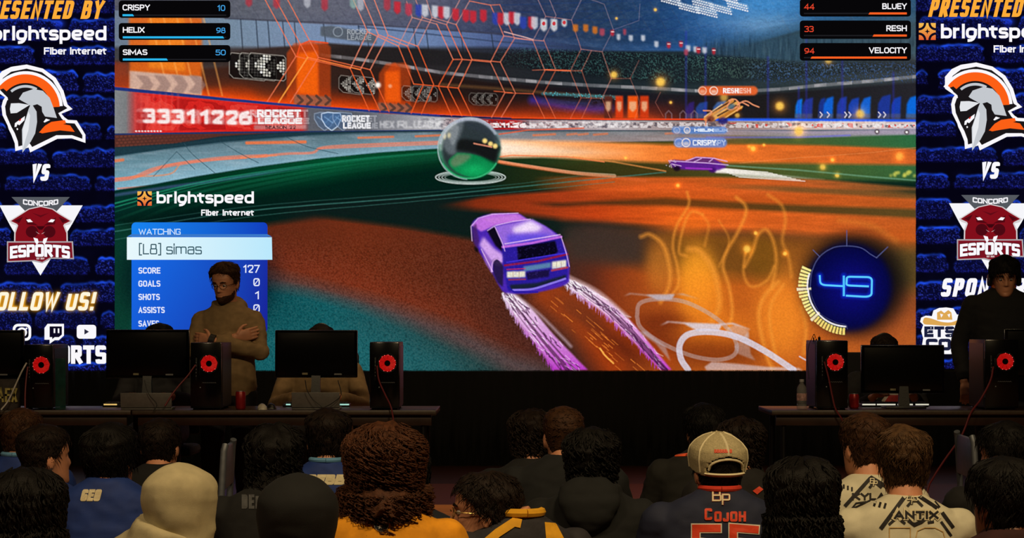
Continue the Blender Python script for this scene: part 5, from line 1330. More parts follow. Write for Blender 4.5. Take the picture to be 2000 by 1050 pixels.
keyboard(552, 682, 12.78, 'keyboard with pale teal light strip below the middle monitor', glow_teal, ((.05, .12), (.2, .3), (.34, .42), (.45, .64), (.78, 1)))
keyboard(200, 330, 12.78, 'keyboard with warm light strip below the monitor left of the standing man', mat('glow_strip_warm', (230, 190, 110), .4, emit=(240, 200, 120), estr=.7, var=.5, scale=30), ((.02, .22), (.38, .6), (.66, .9)))
keyboard(1684, 1814, 12.78, 'keyboard with white light strip on the right desk', glow_strip, ((0, .2), (.22, .5), (.53, .56), (.7, .76), (.8, 1)))

lap_grey = mat('laptop_grey', (112, 110, 108), .35, .3, .1)
def laptop(px0, px1, py0, D, label):
    x0, x1 = (px0-1000)*D/F, (px1-1000)*D/F; wd = x1-x0; h = EYE-(py0-HOR)*D/F-TOP
    t = thing('laptop', ((x0+x1)/2, D, TOP), label, 'laptop')
    MB().box((0, .06, .008), (wd, .12, .016), .004).build('laptop_base', lap_grey, t)
    MB().box((0, 0, .0), (wd, .006, h-.012), .003, Matrix.Translation((0, -.012, h/2+.008)) @ Matrix.Rotation(R(9), 4, 'X')).build('lid', lap_grey, t)
laptop(570, 664, 766, 12.36, 'grey laptop lid below the middle monitor, thin wires hanging over it')
laptop(236, 336, 767, 12.34, 'grey laptop lid below the monitor left of the tan hoodie')

def drink_can(px, D, label, body, r=.031, h=.112, dz=0):
    p = P3(px, 800, D)
    t = thing('drink_can', (p.x, D, TOP), label, 'can')
    MB().lathe([(.002, .002), (r*.75, .0), (r*.82, .002), (r, .009), (r, h-.014), (r*.84, h-.003)], 28).build('can_body', body, t)
    MB().lathe([(r*.84, h-.003), (r*.82, h), (r*.76, h-.003), (.002, h-.004)], 28).build('lid', grey_steel, t)
    MB().box((.004, 0, h-.002), (.02, .012, .0015), .0005).build('pull_tab', grey_steel, t)
    return t
drink_can(470, 12.42, 'red drink can on the desk before the standing man', mat('can_red', (140, 22, 26), .35, .2, .1))
drink_can(1668, 12.62, 'small red and white can behind the right desk tower', mat('can_cola', (170, 30, 30), .35, .2, .5, 25), h=.09)

clear = mat('clear_plastic', (150, 150, 150), .08, alpha=.34)
p = P3(1566, 793, 12.45)
bt = thing('water_bottle', (p.x, 12.45, TOP), 'clear plastic water bottle at the inner end of the right desk', 'bottle')
prof = [(.002, .0), (.026, 0), (.031, .006), (.031, .03), (.029, .034), (.031, .038), (.031, .05), (.030, .052), (.030, .098), (.031, .10), (.031, .118), (.026, .136), (.016, .150), (.0125, .156), (.0125, .166)]
MB().lathe(prof, 28).build('bottle_body', clear, bt)
MB().lathe([(.0312, .053), (.0314, .055), (.0314, .094), (.0312, .096)], 28).build('paper_label', mat('bottle_label', (170, 132, 128), .6, var=.5, scale=60), bt)
MB().lathe([(.002, .182), (.0140, .182), (.0145, .178), (.0145, .166), (.0125, .164)], 20).build('cap', mat('bottle_cap', (150, 150, 154), .5), bt)

def mouse(px, D, label, m):
    p = P3(px, 796, D)
    t = thing('computer_mouse', (p.x, D, TOP), label, 'mouse', R(10))
    sh = []
    for k, (y, wd, z) in enumerate(((-.055, .012, .010), (-.05, .024, .018), (-.02, .031, .034), (.01, .03, .037), (.035, .028, .026), (.05, .02, .014))):
        sh.append([(wd*math.cos(a), y, max(.0, z*math.sin(a))) for a in [math.pi*j/9 for j in range(10)]])
    MB().rings(sh).build('mouse_shell', m, t)
    MB().tube([(-.004, .03, .032), (.004, .03, .032)], .006, 10).build('wheel', black_plastic, t)
mouse(512, 12.40, 'white mouse between the red can and the black mouse', mat('mouse_white', (190, 184, 170), .4))
mouse(530, 12.46, 'black mouse beside the white one', black_plastic)

# bag with yellow scrawl at the left edge
p = P3(4, 800, 12.37)
bg = thing('printed_bag', (p.x, 12.37, TOP), 'dark bag with yellow scrawled lettering at the left edge of the desk', 'bag')
rr = []
for z, wd, dp in ((0, .105, .05), (.03, .112, .055), (.1, .11, .05), (.16, .10, .038), (.185, .094, .02)):
    rr.append([(wd*abs(math.cos(a))**.6*math.copysign(1, math.cos(a))+.004*math.sin(9*a+z*40), dp*abs(math.sin(a))**.6*math.copysign(1, math.sin(a)), z) for a in [2*math.pi*k/24 for k in range(24)]])
MB().rings(rr).build('bag_body', mat('bag_cloth', (46, 40, 38), .8, var=.5, scale=20, bump=.3), bg)
lt = MB(); k9 = 12.37/F
for q in text('AEX', 0, 757, 38, 784, 4.0, rr=.1):
    n9 = len(lt.v); lt.v += [((x-1000)*k9-p.x, -.0585, EYE-(y-HOR)*k9-TOP) for x, y in q]+[((x-1000)*k9-p.x, -.046, EYE-(y-HOR)*k9-TOP) for x, y in q]
    lt.f += [(n9, n9+1, n9+2, n9+3)]+[(n9+a, n9+(a+1) % 4, n9+4+(a+1) % 4, n9+4+a) for a in range(4)]
lt.build('lettering', mat('scrawl_yellow', (170, 160, 90), .7, var=.3), bg, smooth=False)

def cord(name, pts, r, m, label, D0, D1):
    P = [P3(x, y, D0+(D1-D0)*i/(len(pts)-1)) for i, (x, y) in enumerate(pts)]
    P = [Vector(q) for q in cr([tuple(q) for q in P], 8)]
    o = MB().tube(P, r, 8).build(name, m)
    return tag(o, label, 'cable')
cord('tower_cable', [(54, 716), (51, 740), (49, 770), (49, 797)], .005, red_cord, 'red cable hanging from the tower beside the bag', 12.33, 12.255)
cord('tower_cable', [(52, 708), (42, 726), (30, 752), (16, 782), (2, 800)], .005, white_cord, 'white cable arching from the tower to the desk by the bag', 12.33, 12.26)
cord('tower_cable', [(382, 712), (366, 734), (350, 752), (336, 770), (322, 792)], .005, red_cord, 'red cable running from the second tower toward the laptop', 12.33, 12.26)
cord('tower_cable', [(736, 714), (740, 742), (752, 770), (764, 796), (770, 832)], .005, red_cord, 'red cable hanging over the desk edge from the third tower', 12.33, 12.24)
cord('tower_cable', [(1610, 706), (1618, 736), (1625, 770), (1632, 798), (1646, 822), (1650, 850)], .005, red_cord, 'red cable hanging from the tower beside the water bottle', 12.33, 12.24)
cord('floor_cable', [(1940, 716), (1934, 744), (1915, 780), (1896, 806), (1878, 850), (1846, 896), (1824, 930), (1812, 956), (1806, 1010), (1800, 1052)], .006, red_cord, 'long red cable sweeping from the right tower down to the floor', 12.335, 12.08)
cord('thin_wire', [(596, 742), (600, 762), (612, 780), (628, 794), (622, 800)], .0026, black_cord, 'thin black wire on the grey laptop, hanging from the middle monitor', 12.30, 12.29)
cord('thin_wire', [(660, 742), (666, 770), (650, 786), (632, 796), (626, 801)], .0026, black_cord, 'thin black wire looping right of the grey laptop', 12.33, 12.29)
cord('thin_wire', [(282, 742), (290, 768), (306, 788), (300, 803)], .0026, black_cord, 'thin black wire across the grey laptop left of the hoodie man', 12.31, 12.28)
cord('headphone_wire', [(1580, 740), (1577, 700), (1580, 674), (1586, 660), (1590, 652), (1593, 660)], .002, black_cord, 'thin black wire curling up beside the tower with loose plugs', 12.34, 12.5)
pl = MB()
for dx, h in ((-.026, .028), (-.010, .02), (.004, .03), (.012, .03)):
    pl.tube([(-.07+dx, .1, .408), (-.07+dx, .1, .408+h)], .004, 8)
pl.tube([(-.066, .1, .436), (-.062, .1, .446), (-.058, .1, .436)], .002, 8)
pl.build('audio_plug', black_plastic, rt)

hb = thing('network_switch', (P3(1775, 830, 12.34).x, 12.36, 0), 'small box with a blue light hanging under the right desk', 'electronics')
MB().box((0, .05, .667), (.16, .09, .04), .004).build('box', black_plastic, hb)
MB().ell((0, .003, .662), (.013, .003, .0065), 12, 8).build('blue_light', mat('blue_light', (60, 110, 255), .4, emit=(70, 130, 255), estr=1.6), hb)

# two empty folding chairs seen edge-on
def folding_chair(px, py_top, zt, label, rz):
    D = (EYE-zt)*F/(py_top-HOR); x = (px-1000)*D/F-math.sin(rz)*.133
    t = thing('folding_chair', (x, D, 0), label, 'chair', rz)
    for s in (-1, 1):
        MB().tube([(s*.21, -.10, .012), (s*.21, -.11, .42), (s*.205, -.13, zt-.03), (s*.19, -.135, zt-.004)], .0135, 10).build('frame_post', grey_chair, t)
        MB().tube([(s*.18, .26, .012), (s*.18, .12, .40), (s*.18, -.08, .52)], .012, 10).build('rear_leg', grey_chair, t)
    MB().box((0, -.125, zt-.10), (.40, .02, .17), .008).build('backrest', grey_chair, t)
    MB().box((0, .04, .445), (.37, .36, .022), .01).build('seat', grey_chair, t)
    MB().tube([(-.18, -.12, .18), (.18, -.12, .18)], .008, 8).build('stretcher', grey_chair, t)
    return t
grey_chair = mat('grey_chair_steel', (92, 96, 104), .45, .3, .15)
folding_chair(447, 861, .787, 'empty grey folding chair seen edge-on beside the pale hood', R(93))
folding_chair(1885, 845, .80, 'empty grey folding chair seen edge-on under the right desk', R(-93))

def player_chair(px, D, label):
    x = (px-1000)*D/F
    t = thing('player_chair', (x, D, 0), label, 'chair', math.pi)
    cf = mat('chair_fabric', (16, 16, 18), .95, var=.2, scale=40)
    MB().box((0, 0, .43), (.48, .46, .07), .03).build('seat', cf, t)
    MB().box((0, -.27, .80), (.46, .06, .56), .025).build('backrest', cf, t)
    MB().box((0, -.25, .47), (.1, .04, .14), .01).build('bracket', dark_steel, t)
    MB().tube([(0, 0, .40), (0, 0, .09)], .028, 12).build('post', dark_steel, t)
    for k in range(5):
        a = 2*math.pi*k/5+.3
        MB().tube([(0, 0, .10), (.29*math.cos(a), .29*math.sin(a), .055)], [.022, .014], 8).ell((.29*math.cos(a), .29*math.sin(a), .028), (.022, .022, .028), 12, 8).build('leg', dark_steel, t)
# ---------------------------------------------------------------- people
def fuse(mb, voxel, iters=3, wrinkle=0.0, wscale=14.0, seed=0):
    """shapes -> one continuous skin"""
    me = bpy.data.meshes.new('tmp'); me.from_pydata(mb.v, [], mb.f); me.update()
    bm = bmesh.new(); bm.from_mesh(me); bmesh.ops.recalc_face_normals(bm, faces=bm.faces[:]); bm.to_mesh(me); bm.free()
    o = bpy.data.objects.new('tmp', me); C.objects.link(o)
    r = o.modifiers.new('r', 'REMESH'); r.mode = 'VOXEL'; r.voxel_size = voxel; r.adaptivity = 0
    if iters:
        s = o.modifiers.new('s', 'SMOOTH'); s.factor = .5; s.iterations = iters
    dg = bpy.context.evaluated_depsgraph_get(); dg.update()
    out = bpy.data.meshes.new_from_object(o.evaluated_get(dg))
    bpy.data.objects.remove(o); bpy.data.meshes.remove(me)
    if wrinkle:
        n = len(out.vertices); co = np.empty(n*3, np.float32); no = np.empty(n*3, np.float32)
        out.vertices.foreach_get('co', co); out.vertex_normals.foreach_get('vector', no)
        co = co.reshape(-1, 3); no = no.reshape(-1, 3); off = Vector((seed*3.7, seed*1.3, seed*.7))
        d = np.array([mnoise.noise(Vector((p[0]*wscale*.7, p[1]*wscale*.7, p[2]*wscale))+off)+.5*mnoise.noise(Vector((p[0]*wscale*1.2, p[1]*wscale*1.2, p[2]*wscale*2.6))-off) for p in co.astype(float)], np.float32)
        d = 1-np.abs(d)*1.6
        co += no*(d[:, None]*wrinkle); out.vertices.foreach_set('co', co.ravel())
    out.polygons.foreach_set('use_smooth', [True]*len(out.polygons)); out.update()
    return out

def link(name, me, m, parent):
    me.name = name; me.materials.clear(); me.materials.append(m)
    o = bpy.data.objects.new(name, me); C.objects.link(o); o.parent = parent
    return o

HH = .235
HT = [(0, .030, .076, .012), (.05, .044, .090, .030), (.13, .055, .093, .050), (.25, .062, .091, .066), (.36, .066, .090, .077), (.48, .070, .089, .086), (.58, .0735, .095, .095), (.70, .076, .094, .101), (.82, .071, .082, .095), (.91, .056, .062, .076), (.97, .034, .037, .046), (1.0, .010, .011, .013)]
def head_r(phi, t):
    """skull and face: distance from the axis at heading phi (0 = nose) and height t (chin 0, crown 1)"""
    ts = [h[0] for h in HT]
    w_, f_, b_ = (float(np.interp(t, ts, [h[k] for h in HT])) for k in (1, 2, 3))
    s, c = math.sin(phi), math.cos(phi); d = f_ if c > 0 else b_
    r = 1/((abs(s)/w_)**2.25+(abs(c)/d)**2.25+1e-9)**(1/2.25)
    if c > 0:
        x = r*s
        g = lambda x0, sx, t0, st: math.exp(-((abs(x)-x0)/sx)**2-((t-t0)/st)**2)
        nose = max(0, min(1, (.60-t)/.22))*max(0, min(1, (t-.315)/.03))
        r += .025*nose*math.exp(-(x/.0115)**2) + .006*g(.014, .007, .345, .03)
        r += -.0085*g(.031, .017, .505, .05)+.0045*g(.028, .022, .595, .03)
        r += .0055*g(0, .022, .262, .022)+.0055*g(0, .019, .205, .022)-.004*g(0, .024, .233, .010)
        r += .006*g(0, .022, .075, .06)-.004*g(0, .02, .15, .03)+.003*g(.045, .018, .40, .07)
    return r

def skull_n(p):
    return Vector((p.x/.0058, p.y/.0098, (p.z-.012)/.0125*(1 if p.z > .012 else .35))).normalized()

def head_grid(f, nphi=60, nt=44, t0=0.0):
    """rings of points; f(phi, t, p, n) moves each point"""
    RR = []
    for j in range(nt+1):
        t = t0+(1-t0)*j/nt; ring = []
        for k in range(nphi):
            phi = 2*math.pi*k/nphi; r = head_r(phi, t)
            p = Vector((r*math.sin(phi), r*math.cos(phi), (t-.5)*HH)); n = skull_n(p)
            ring.append(f(phi, t, p, n))
        RR.append(ring)
    return RR

def smooth01(x):
    x = max(0, min(1, x)); return x*x*(3-2*x)
def adeg(phi):
    a = math.degrees(phi) % 360
    return min(a, 360-a)
def hairline(a, nape, front=.80):
    return float(np.interp(a, [0, 45, 68, 82, 96, 112, 140, 180], [front, front-.06, .62, .47, .52, .44, nape+.05, nape]))

def add_hand(mb, wrist, fwd, palm_n, side, curl=.5, s=1.0):
    """five-fingered hand growing from the wrist along fwd; palm_n = way the palm faces; side = +1 thumb towards cross(fwd, palm_n)"""
    f = Vector(fwd).normalized(); n = Vector(palm_n); n = (n-f*n.dot(f)).normalized(); u = f.cross(n)*side
    w = Vector(wrist)
    pr = []
    for d, hw, th in ((-.02, .024, .019), (.012, .027, .017), (.045, .037, .0145), (.082, .040, .013), (.093, .036, .010)):
        pr.append([w+(f*d+u*hw*math.cos(a)+n*th*math.sin(a))*s for a in [2*math.pi*k/14 for k in range(14)]])
    mb.rings(pr)
    for i, (off, L) in enumerate(((.030, .070), (.010, .078), (-.011, .073), (-.031, .058))):
        p = w+(f*.084+u*off)*s; P = [p-f*.012*s, p]; d = f.copy(); ang = 0
        for k, sh in enumerate((.45, .32, .23)):
            ang += curl*(.75, .95, .6)[k]
            d = (f*math.cos(ang)+n*math.sin(ang)).normalized(); P.append(P[-1]+d*L*sh*s)
        mb.tube(P, [.0095*s, .0095*s, .0088*s, .0078*s, .0062*s], 8)
    p = w+(f*.022+u*.030)*s; d0 = (f*.62+u*.72+n*.25).normalized(); d1 = (f*.86+u*.32+n*.38).normalized(); d2 = (f*.9-u*.02+n*.42).normalized()
    mb.tube([p-d0*.018*s, p+d0*.022*s, p+d0*.03*s+d1*.022*s, p+d0*.03*s+d1*.024*s+d2*.026*s], [.013*s, .0115*s, .0095*s, .0068*s], 8)

SKIN = {k: mat('skin_'+k, c, .5, var=.10, scale=25, bump=.04, bscale=160) for k, c in (('fair', (206, 142, 108)), ('tan', (178, 112, 80)), ('brown', (126, 76, 52)))}
EYE_W = mat('eye_white', (200, 190, 180), .3, var=.05)
EYE_D = mat('eye_iris', (30, 20, 14), .2, var=.1)
TROUSER = mat('dark_trousers', (22, 22, 28), .85, var=.2, scale=30, bump=.2)
SHOE = mat('dark_shoes', (20, 20, 22), .6, var=.2)
DENIM = mat('denim', (34, 44, 66), .85, var=.25, scale=50, bump=.2)

def hair_mat(c, tone):
    return mat('hair_'+tone, c, .6, var=.45, scale=60, bump=.4, bscale=260, spec=.22)
HAIR = {'black': hair_mat((13, 10, 9), 'black'), 'dark': hair_mat((28, 18, 13), 'dark'), 'brown': hair_mat((62, 38, 22), 'brown'), 'chestnut': hair_mat((74, 42, 24), 'chestnut'), 'light': hair_mat((78, 55, 34), 'light')}

def make_hair(st, HM, root, m, seed):
    """hair on the scalp: a shaped mass plus locks lying over it"""
    rnd = random.Random(seed); mb = MB()
    kind = st['kind']; top, side, back = st.get('th', (.02, .011, .013)); nape = st.get('nape', .2); front = st.get('front', .8)
    amp, fr = {'short': (.004, 30), 'buzz': (.0012, 60), 'messy': (.007, 26), 'curly': (.016, 30), 'long': (.012, 24)}[kind]
    off = Vector((seed*1.7, seed*.9, seed*2.3))
    def th(a, t):
        v = top*smooth01((t-.62)/.25)
        s_ = float(np.interp(a, [0, 60, 100, 180], [top*.8, side, side, back]))
        return max(v, s_) if kind not in ('curly', 'long') else v*.5+s_*.7
    def f(phi, t, p, n):
        a = adeg(phi); hl = hairline(a, nape, front); k = smooth01((t-hl)/.07+.5)
        d = mnoise.noise(p*fr+off)*amp+mnoise.noise(p*fr*2.3-off)*amp*.5
        return HM @ (p+n*(k*(th(a, t)+d)-(1-k)*.014))
    mb.rings(head_grid(f, 64, 44, .06))
    def surf(phi, t, lift):
        t = max(.02, min(.995, t)); r = head_r(phi, t); a = adeg(phi)
        p = Vector((r*math.sin(phi), r*math.cos(phi), (t-.5)*HH)); n = skull_n(p)
        return p+n*(th(a, t)+lift), n
    if kind in ('short', 'messy', 'buzz'):
        Lk = st.get('cut', 1.0); nl = {'short': 1000, 'messy': 1200, 'buzz': 500}[kind]
        for i in range(nl):
            phi = rnd.random()*2*math.pi; t = .30+.69*rnd.random()**.8
            if t < hairline(adeg(phi), nape, front)+.03:
                continue
            L = {'short': .15, 'messy': .21, 'buzz': .05}[kind]*Lk*(.6+.7*rnd.random()); tw = (rnd.random()-.5)*.7; lf = .0012+.004*rnd.random()*{'short': 1, 'messy': 2.2, 'buzz': .3}[kind]; P = []
            for q in range(4):
                p, n = surf(phi+tw*q/3, t-L*q/3*(1.0 if t < .9 else .6), lf*(q/3)-.002+(.003 if q == 2 else 0)); P.append(HM @ p)
            mb.tube(P, [.0009, .0017, .0014, .0003], 3)
    if kind in ('curly', 'long'):
        nl = st.get('locks', 700); drop = st.get('drop', .0); vol = st.get('vol', .03)
        # body of the hair hanging below the skull
        if drop > 0:
            RR = []
            for q in range(22):
                u = q/21; z = .03+(-.5*HH-drop+.05-.03)*u; ring = []
                for k in range(56):
                    ph = 2*math.pi*k/56; a = adeg(ph); e = smooth01((a-58)/22)
                    rad = .072+vol*.50*math.sin(math.pi*min(1, .25+u*.62))*(1-.5*smooth01((u-.8)/.2))
                    rad += .012*mnoise.noise(Vector((math.sin(ph)*4, math.cos(ph)*4, z*26))+off)
                    rad = rad*e+.045*(1-e)
                    ring.append(HM @ Vector((rad*math.sin(ph), rad*1.08*math.cos(ph)-.010-.075*u*u*e, z+.014*math.sin(ph*9+seed)*u)))
                RR.append(ring)
            mb.rings(RR)
        for i in range(nl):
            phi = rnd.random()*2*math.pi; t = -drop/HH*.6+(.99+drop/HH*.6)*rnd.random()**(1.15 if drop > 0 else 1)
            if t < hairline(adeg(phi), nape, front)-.02 and not (drop > 0 and adeg(phi) > 62):
                continue
            cr_ = st.get('curl', .008); L = st.get('len', .05)*(.7+.6*rnd.random()); turns = 1.2+rnd.random()*1.3 if kind == 'curly' else .5; ph0 = rnd.random()*6.28; P = []
            for q in range(10 if kind == 'curly' else 6):
                u = q/(9 if kind == 'curly' else 5); tt = t-L/HH*u
                if tt > (.40 if drop > 0 and adeg(phi) > 66 else .05):
                    p, n = surf(phi, tt, .004)
                else:
                    rad = .072+vol*(.34+.52*((i*7919) % 100)/100)+(.012 if tt > .05 else 0)*(1-.5*max(0, min(1, (-tt*HH)/max(drop, .01)))**2)
                    p = Vector((rad*math.sin(phi), rad*1.08*math.cos(phi)-.010-.075*max(0, min(1, (.05-tt)*HH/max(drop, .1)))**2, (tt-.5)*HH)); n = Vector((math.sin(phi), math.cos(phi), 0))
                tn = Vector((math.cos(phi), -math.sin(phi), 0)); c_ = cr_*(.6+.4*u)
                P.append(HM @ (p+tn*c_*math.cos(ph0+turns*6.28*u)+n*c_*.8*math.sin(ph0+turns*6.28*u)+n*.006*u))
            rad = st.get('rad', .0029)
            mb.tube(P, [rad*(.6+.4*math.sin(3.1*q/(len(P)-1))) if q < len(P)-1 else .0008 for q in range(len(P))], 5)
    return mb.build('hair', m, root, sharp=False)

TORSO = [(0.0, .060, .058, -.012), (-.022, .090, .070, -.012), (-.048, .138, .082, -.008), (-.075, .172, .090, -.004), (-.11, .188, .100, 0), (-.18, .184, .112, .004), (-.28, .170, .114, .006), (-.40, .163, .112, .006)]

def torso_rings(zn, zh, k=1.0, wide=1.0, grow=0.0, hipw=(.172, .125), lean=0.0):
    """lean: forward shift of the chest over the hips"""
    out = []
    span = (zn-zh); ref = .56
    for dz, a, b, y in [(TORSO[i][0], *TORSO[i][1:]) for i in range(len(TORSO))]+[(-.56, hipw[0], hipw[1], 0), (-.62, hipw[0]*.9, hipw[1]*.9, 0)]:
        z = zn+dz*(span/ref if dz < -.11 else 1.0)
        u = (z-zh)/max(span, .01)
        out.append([((a*wide*k+grow)*math.copysign(abs(math.cos(q))**.86, math.cos(q)), y+lean*u+(b*k+grow)*math.copysign(abs(math.sin(q))**.92, math.sin(q)), z) for q in [2*math.pi*i/32 for i in range(32)]])
    return out[::-1]

PEOPLE = []
def person(label, px, py_top, D, yaw=0, pose='floor', head=(0, 0, 0), hair=None, tone='dark', skin='fair', shirt=(40, 40, 44), shirt_name='shirt', sheen=0, hood=None, wide=1.0, voxel=.008, trousers=None,
           arms=None, hands=(.6, .6), collar=None, lean=.02, seed=1, hairtop=.02, face=False, sleeve=1.0, dx=0.0, group=None, fabric=None, hem=None, wr=.004, neck=.182, fwd=.02, side=0.0, cz=0.0):
    """px/py_top: where the photo shows the top of the head, D metres from the camera; yaw 0 = back turned to us"""
    zt = EYE-(py_top-HOR)*D/F-hairtop                 # crown of the skull
    x = (px-1000)*D/F; Y = R(yaw)
    pitch = head[1]
    zn = zt-neck
    root = thing('person', (0, 0, 0), label, 'person', Y, group)
    # ---- joints
    sh = Vector((.176*wide, lean, zn-.105))
    if pose == 'floor':
        zh = .115; el = Vector((.235*wide, .10+lean, zn-.335)); wr_ = Vector((.09, .30, .235)); kn = Vector((.20, .34, .21)); an = Vector((.05, .36, .065)); hp = Vector((.095, .02, .12))
    elif pose == 'chair':
        zh = .56; el = Vector((.245*wide, .13+lean, zn-.33)); wr_ = Vector((.13, .39, .80)); kn = Vector((.13, .40, .53)); an = Vector((.12, .36, .09)); hp = Vector((.095, 0, .56))
    else:
        zh = .52*zt+.0; el = Vector((.25*wide, -.01, zn-.37)); wr_ = Vector((.235*wide, .07, zn-.61)); kn = Vector((.105, .02, .265*zt+.02)); an = Vector((.11, -.02, .085)); hp = Vector((.092, 0, .50*zt))
    J = {}
    for s in (1, -1):
        m_ = lambda v: Vector((v.x*s, v.y, v.z))
        J[s] = dict(sh=m_(sh), el=m_(el), wr=m_(wr_), fw=None, pn=None)
        if arms and s in arms:
            for k, v in arms[s].items():
                J[s][k] = Vector(v)
    # ---- head frame
    piv = Vector((side, lean-.012+fwd, zn+.055))
    HR = Euler((R(-head[1]), R(head[2]), R(head[0])), 'XYZ').to_matrix().to_4x4()
    HM = Matrix.Translation(piv) @ HR @ Matrix.Translation((0, .022, zt-HH/2-piv.z))
    hc = HM @ Vector((0, 0, .08))
    rot = Matrix.Rotation(Y, 4, 'Z'); o = rot @ Vector((hc.x, hc.y, 0))
    root.location = (x-o.x+dx, D-o.y, 0)
    RM = Matrix.Translation(root.location) @ rot
    # ---- the body, one continuous skin
    b = MB()
    b.rings(head_grid(lambda phi, t, p, n: HM @ p, 72, 60))
    for s in (1, -1):
        E_ = Matrix.Translation((s*.0765, -.012, -.012)) @ Matrix.Rotation(R(-14*s), 4, 'Z') @ Matrix.Rotation(R(-8), 4, 'X')
        b.ell((0, 0, 0), (.0075, .018, .031), 14, 10, HM @ E_); b.ell((s*.006, -.012, .004), (.006, .010, .026), 12, 8, HM @ E_)
    nt_ = HM @ Vector((0, -.024, -.045))
    b.tube([(0, lean-.018, zn-.09), (0, lean-.014, zn-.02), nt_, HM @ Vector((0, -.02, .0))], [.070, .058, .055, .05], 20)
    b.rings(torso_rings(zn, zh, .93, wide, -.012, lean=lean))
    for s in (1, -1):
        j = J[s]
        b.tube([j['sh'], j['sh'].lerp(j['el'], .5), j['el'], j['el'].lerp(j['wr'], .35), j['wr']], [.048, .043, .037, .037, .026], 14)
        b.ell(j['el'], (.037, .037, .037), 12, 8)
        fw = j['fw'] if j['fw'] is not None else (j['wr']-j['el']).normalized()
        pn = j['pn'] if j['pn'] is not None else Vector((0, 0, -1))
        add_hand(b, j['wr'], fw, pn, j.get('side', s if True else s), hands[0 if s == 1 else 1])
        k_, a_, h_ = Vector((kn.x*s, kn.y, kn.z)), Vector((an.x*s*(-1 if pose == 'floor' else 1), an.y+(.05 if s > 0 and pose == 'floor' else 0), an.z)), Vector((hp.x*s, hp.y, hp.z))
        b.tube([h_, h_.lerp(k_, .4), k_], [.085, .075, .053], 14); b.tube([k_, k_.lerp(a_, .35), a_], [.053, .052, .034], 14)
        b.ell(k_, (.053, .053, .053), 12, 8)
        j['kn'], j['an'], j['hp'] = k_, a_, h_
    body = link('body', fuse(b, voxel, 2), SKIN[skin], root)
    # ---- clothes
    c = MB()
    if hem:
        c.rings(torso_rings(zn, hem, 1.0, wide, .006, hipw=(.176*wide, .135), lean=lean))
    else:
        c.rings(torso_rings(zn, zh, 1.0, wide, .006, lean=lean))
    for s in (1, -1):
        j = J[s]; e = j['el'].lerp(j['wr'], .93*sleeve) if sleeve > .3 else None
        c.ell(j['sh']+Vector((0, 0, -.006)), (.064, .066, .066), 16, 10)
        if e is not None:
            c.tube([j['sh'], j['sh'].lerp(j['el'], .5), j['el'], j['el'].lerp(j['wr'], .4), e], [.066, .060, .056, .052, .040], 16); c.ell(j['el'], (.056, .056, .056), 12, 8)
        else:
            c.tube([j['sh'], j['sh'].lerp(j['el'], .45), j['sh'].lerp(j['el'], .85)], [.068, .066, .064], 16)
    if hood == 'down':
        n = 26
        P = [(.092*math.sin(q), lean-.012-.082*math.cos(q), zn-.012-.075*(math.cos(q) < 0)*abs(math.cos(q))) for q in [2*math.pi*k/n for k in range(n+1)]]
        c.tube(P, .022, 10)
        c.rings([[(wd*math.cos(q), lean-yy+dp*math.sin(q), zn+dz) for q in [2*math.pi*k/20 for k in range(20)]] for dz, wd, dp, yy in ((.035, .06, .02, .085), (.0, .105, .045, .098), (-.05, .115, .045, .118), (-.11, .085, .035, .13), (-.165, .02, .012, .122))])
    if hood == 'up':
        c.tube([(side*.4, lean-.02, zn-.08), (side*.8, lean-.02, zn+.02)], [.115, .096], 20)
    sm = fabric or mat(label, shirt, .88, var=.16, scale=26, bump=.10, bscale=520, sheen=sheen)
    shirt_o = link(shirt_name, fuse(c, .0105, 3, wr, 15, seed), sm, root)
    if collar:
        n = 26; cm = mat('collar_'+label, collar, .85, var=.1)
        MB().tube([(.066*math.sin(q), lean-.014-.064*math.cos(q), zn+.004+cz-.03*max(0, -math.cos(q))) for q in [2*math.pi*k/n for k in range(n+1)]], .0105+cz*.5, 8).build('collar', cm, root)
    if hood == 'up':
        hd = MB()
        def g(phi, t, p, n):
            a = adeg(phi); th_ = .026+.010*smooth01((t-.6)/.3)
            q = p+n*th_+Vector((0, -.012, 0))+n*(.008*mnoise.noise(p*14+Vector((seed, 0, 0))))
            q.y = min(q.y, .060+.03*smooth01((t-.75)/.25))
            if t < .25:
                u = (.25-t)/.25; q = q.lerp(Vector((.105*math.sin(phi), -.03+.105*math.cos(phi), (t-.5)*HH-.07*u)), u*.8)
            return HM @ q
        hd.rings(head_grid(g, 56, 40))
        hoodm = fuse(hd, .009, 4, .004, 9, seed+3)
        link('hood', hoodm, sm, root)
    # ---- legs
    t_ = MB()
    t_.rings([[(a*math.cos(q), lean*.2+bb*math.sin(q), z) for q in [2*math.pi*i/24 for i in range(24)]] for z, a, bb in ((zh-.10 if pose != 'floor' else .012, .14, .115), (zh-.03, .176, .132), (zh+.06, .174, .128), (zh+.10, .166, .122))])
    for s in (1, -1):
        j = J[s]
        t_.tube([j['hp'], j['hp'].lerp(j['kn'], .45), j['kn'], j['kn'].lerp(j['an'], .4), j['kn'].lerp(j['an'], .95)], [.098, .088, .068, .066, .052], 14); t_.ell(j['kn'], (.068, .068, .068), 12, 8)
    link('trousers', fuse(t_, .013, 3, .004, 12, seed+9), trousers or TROUSER, root)
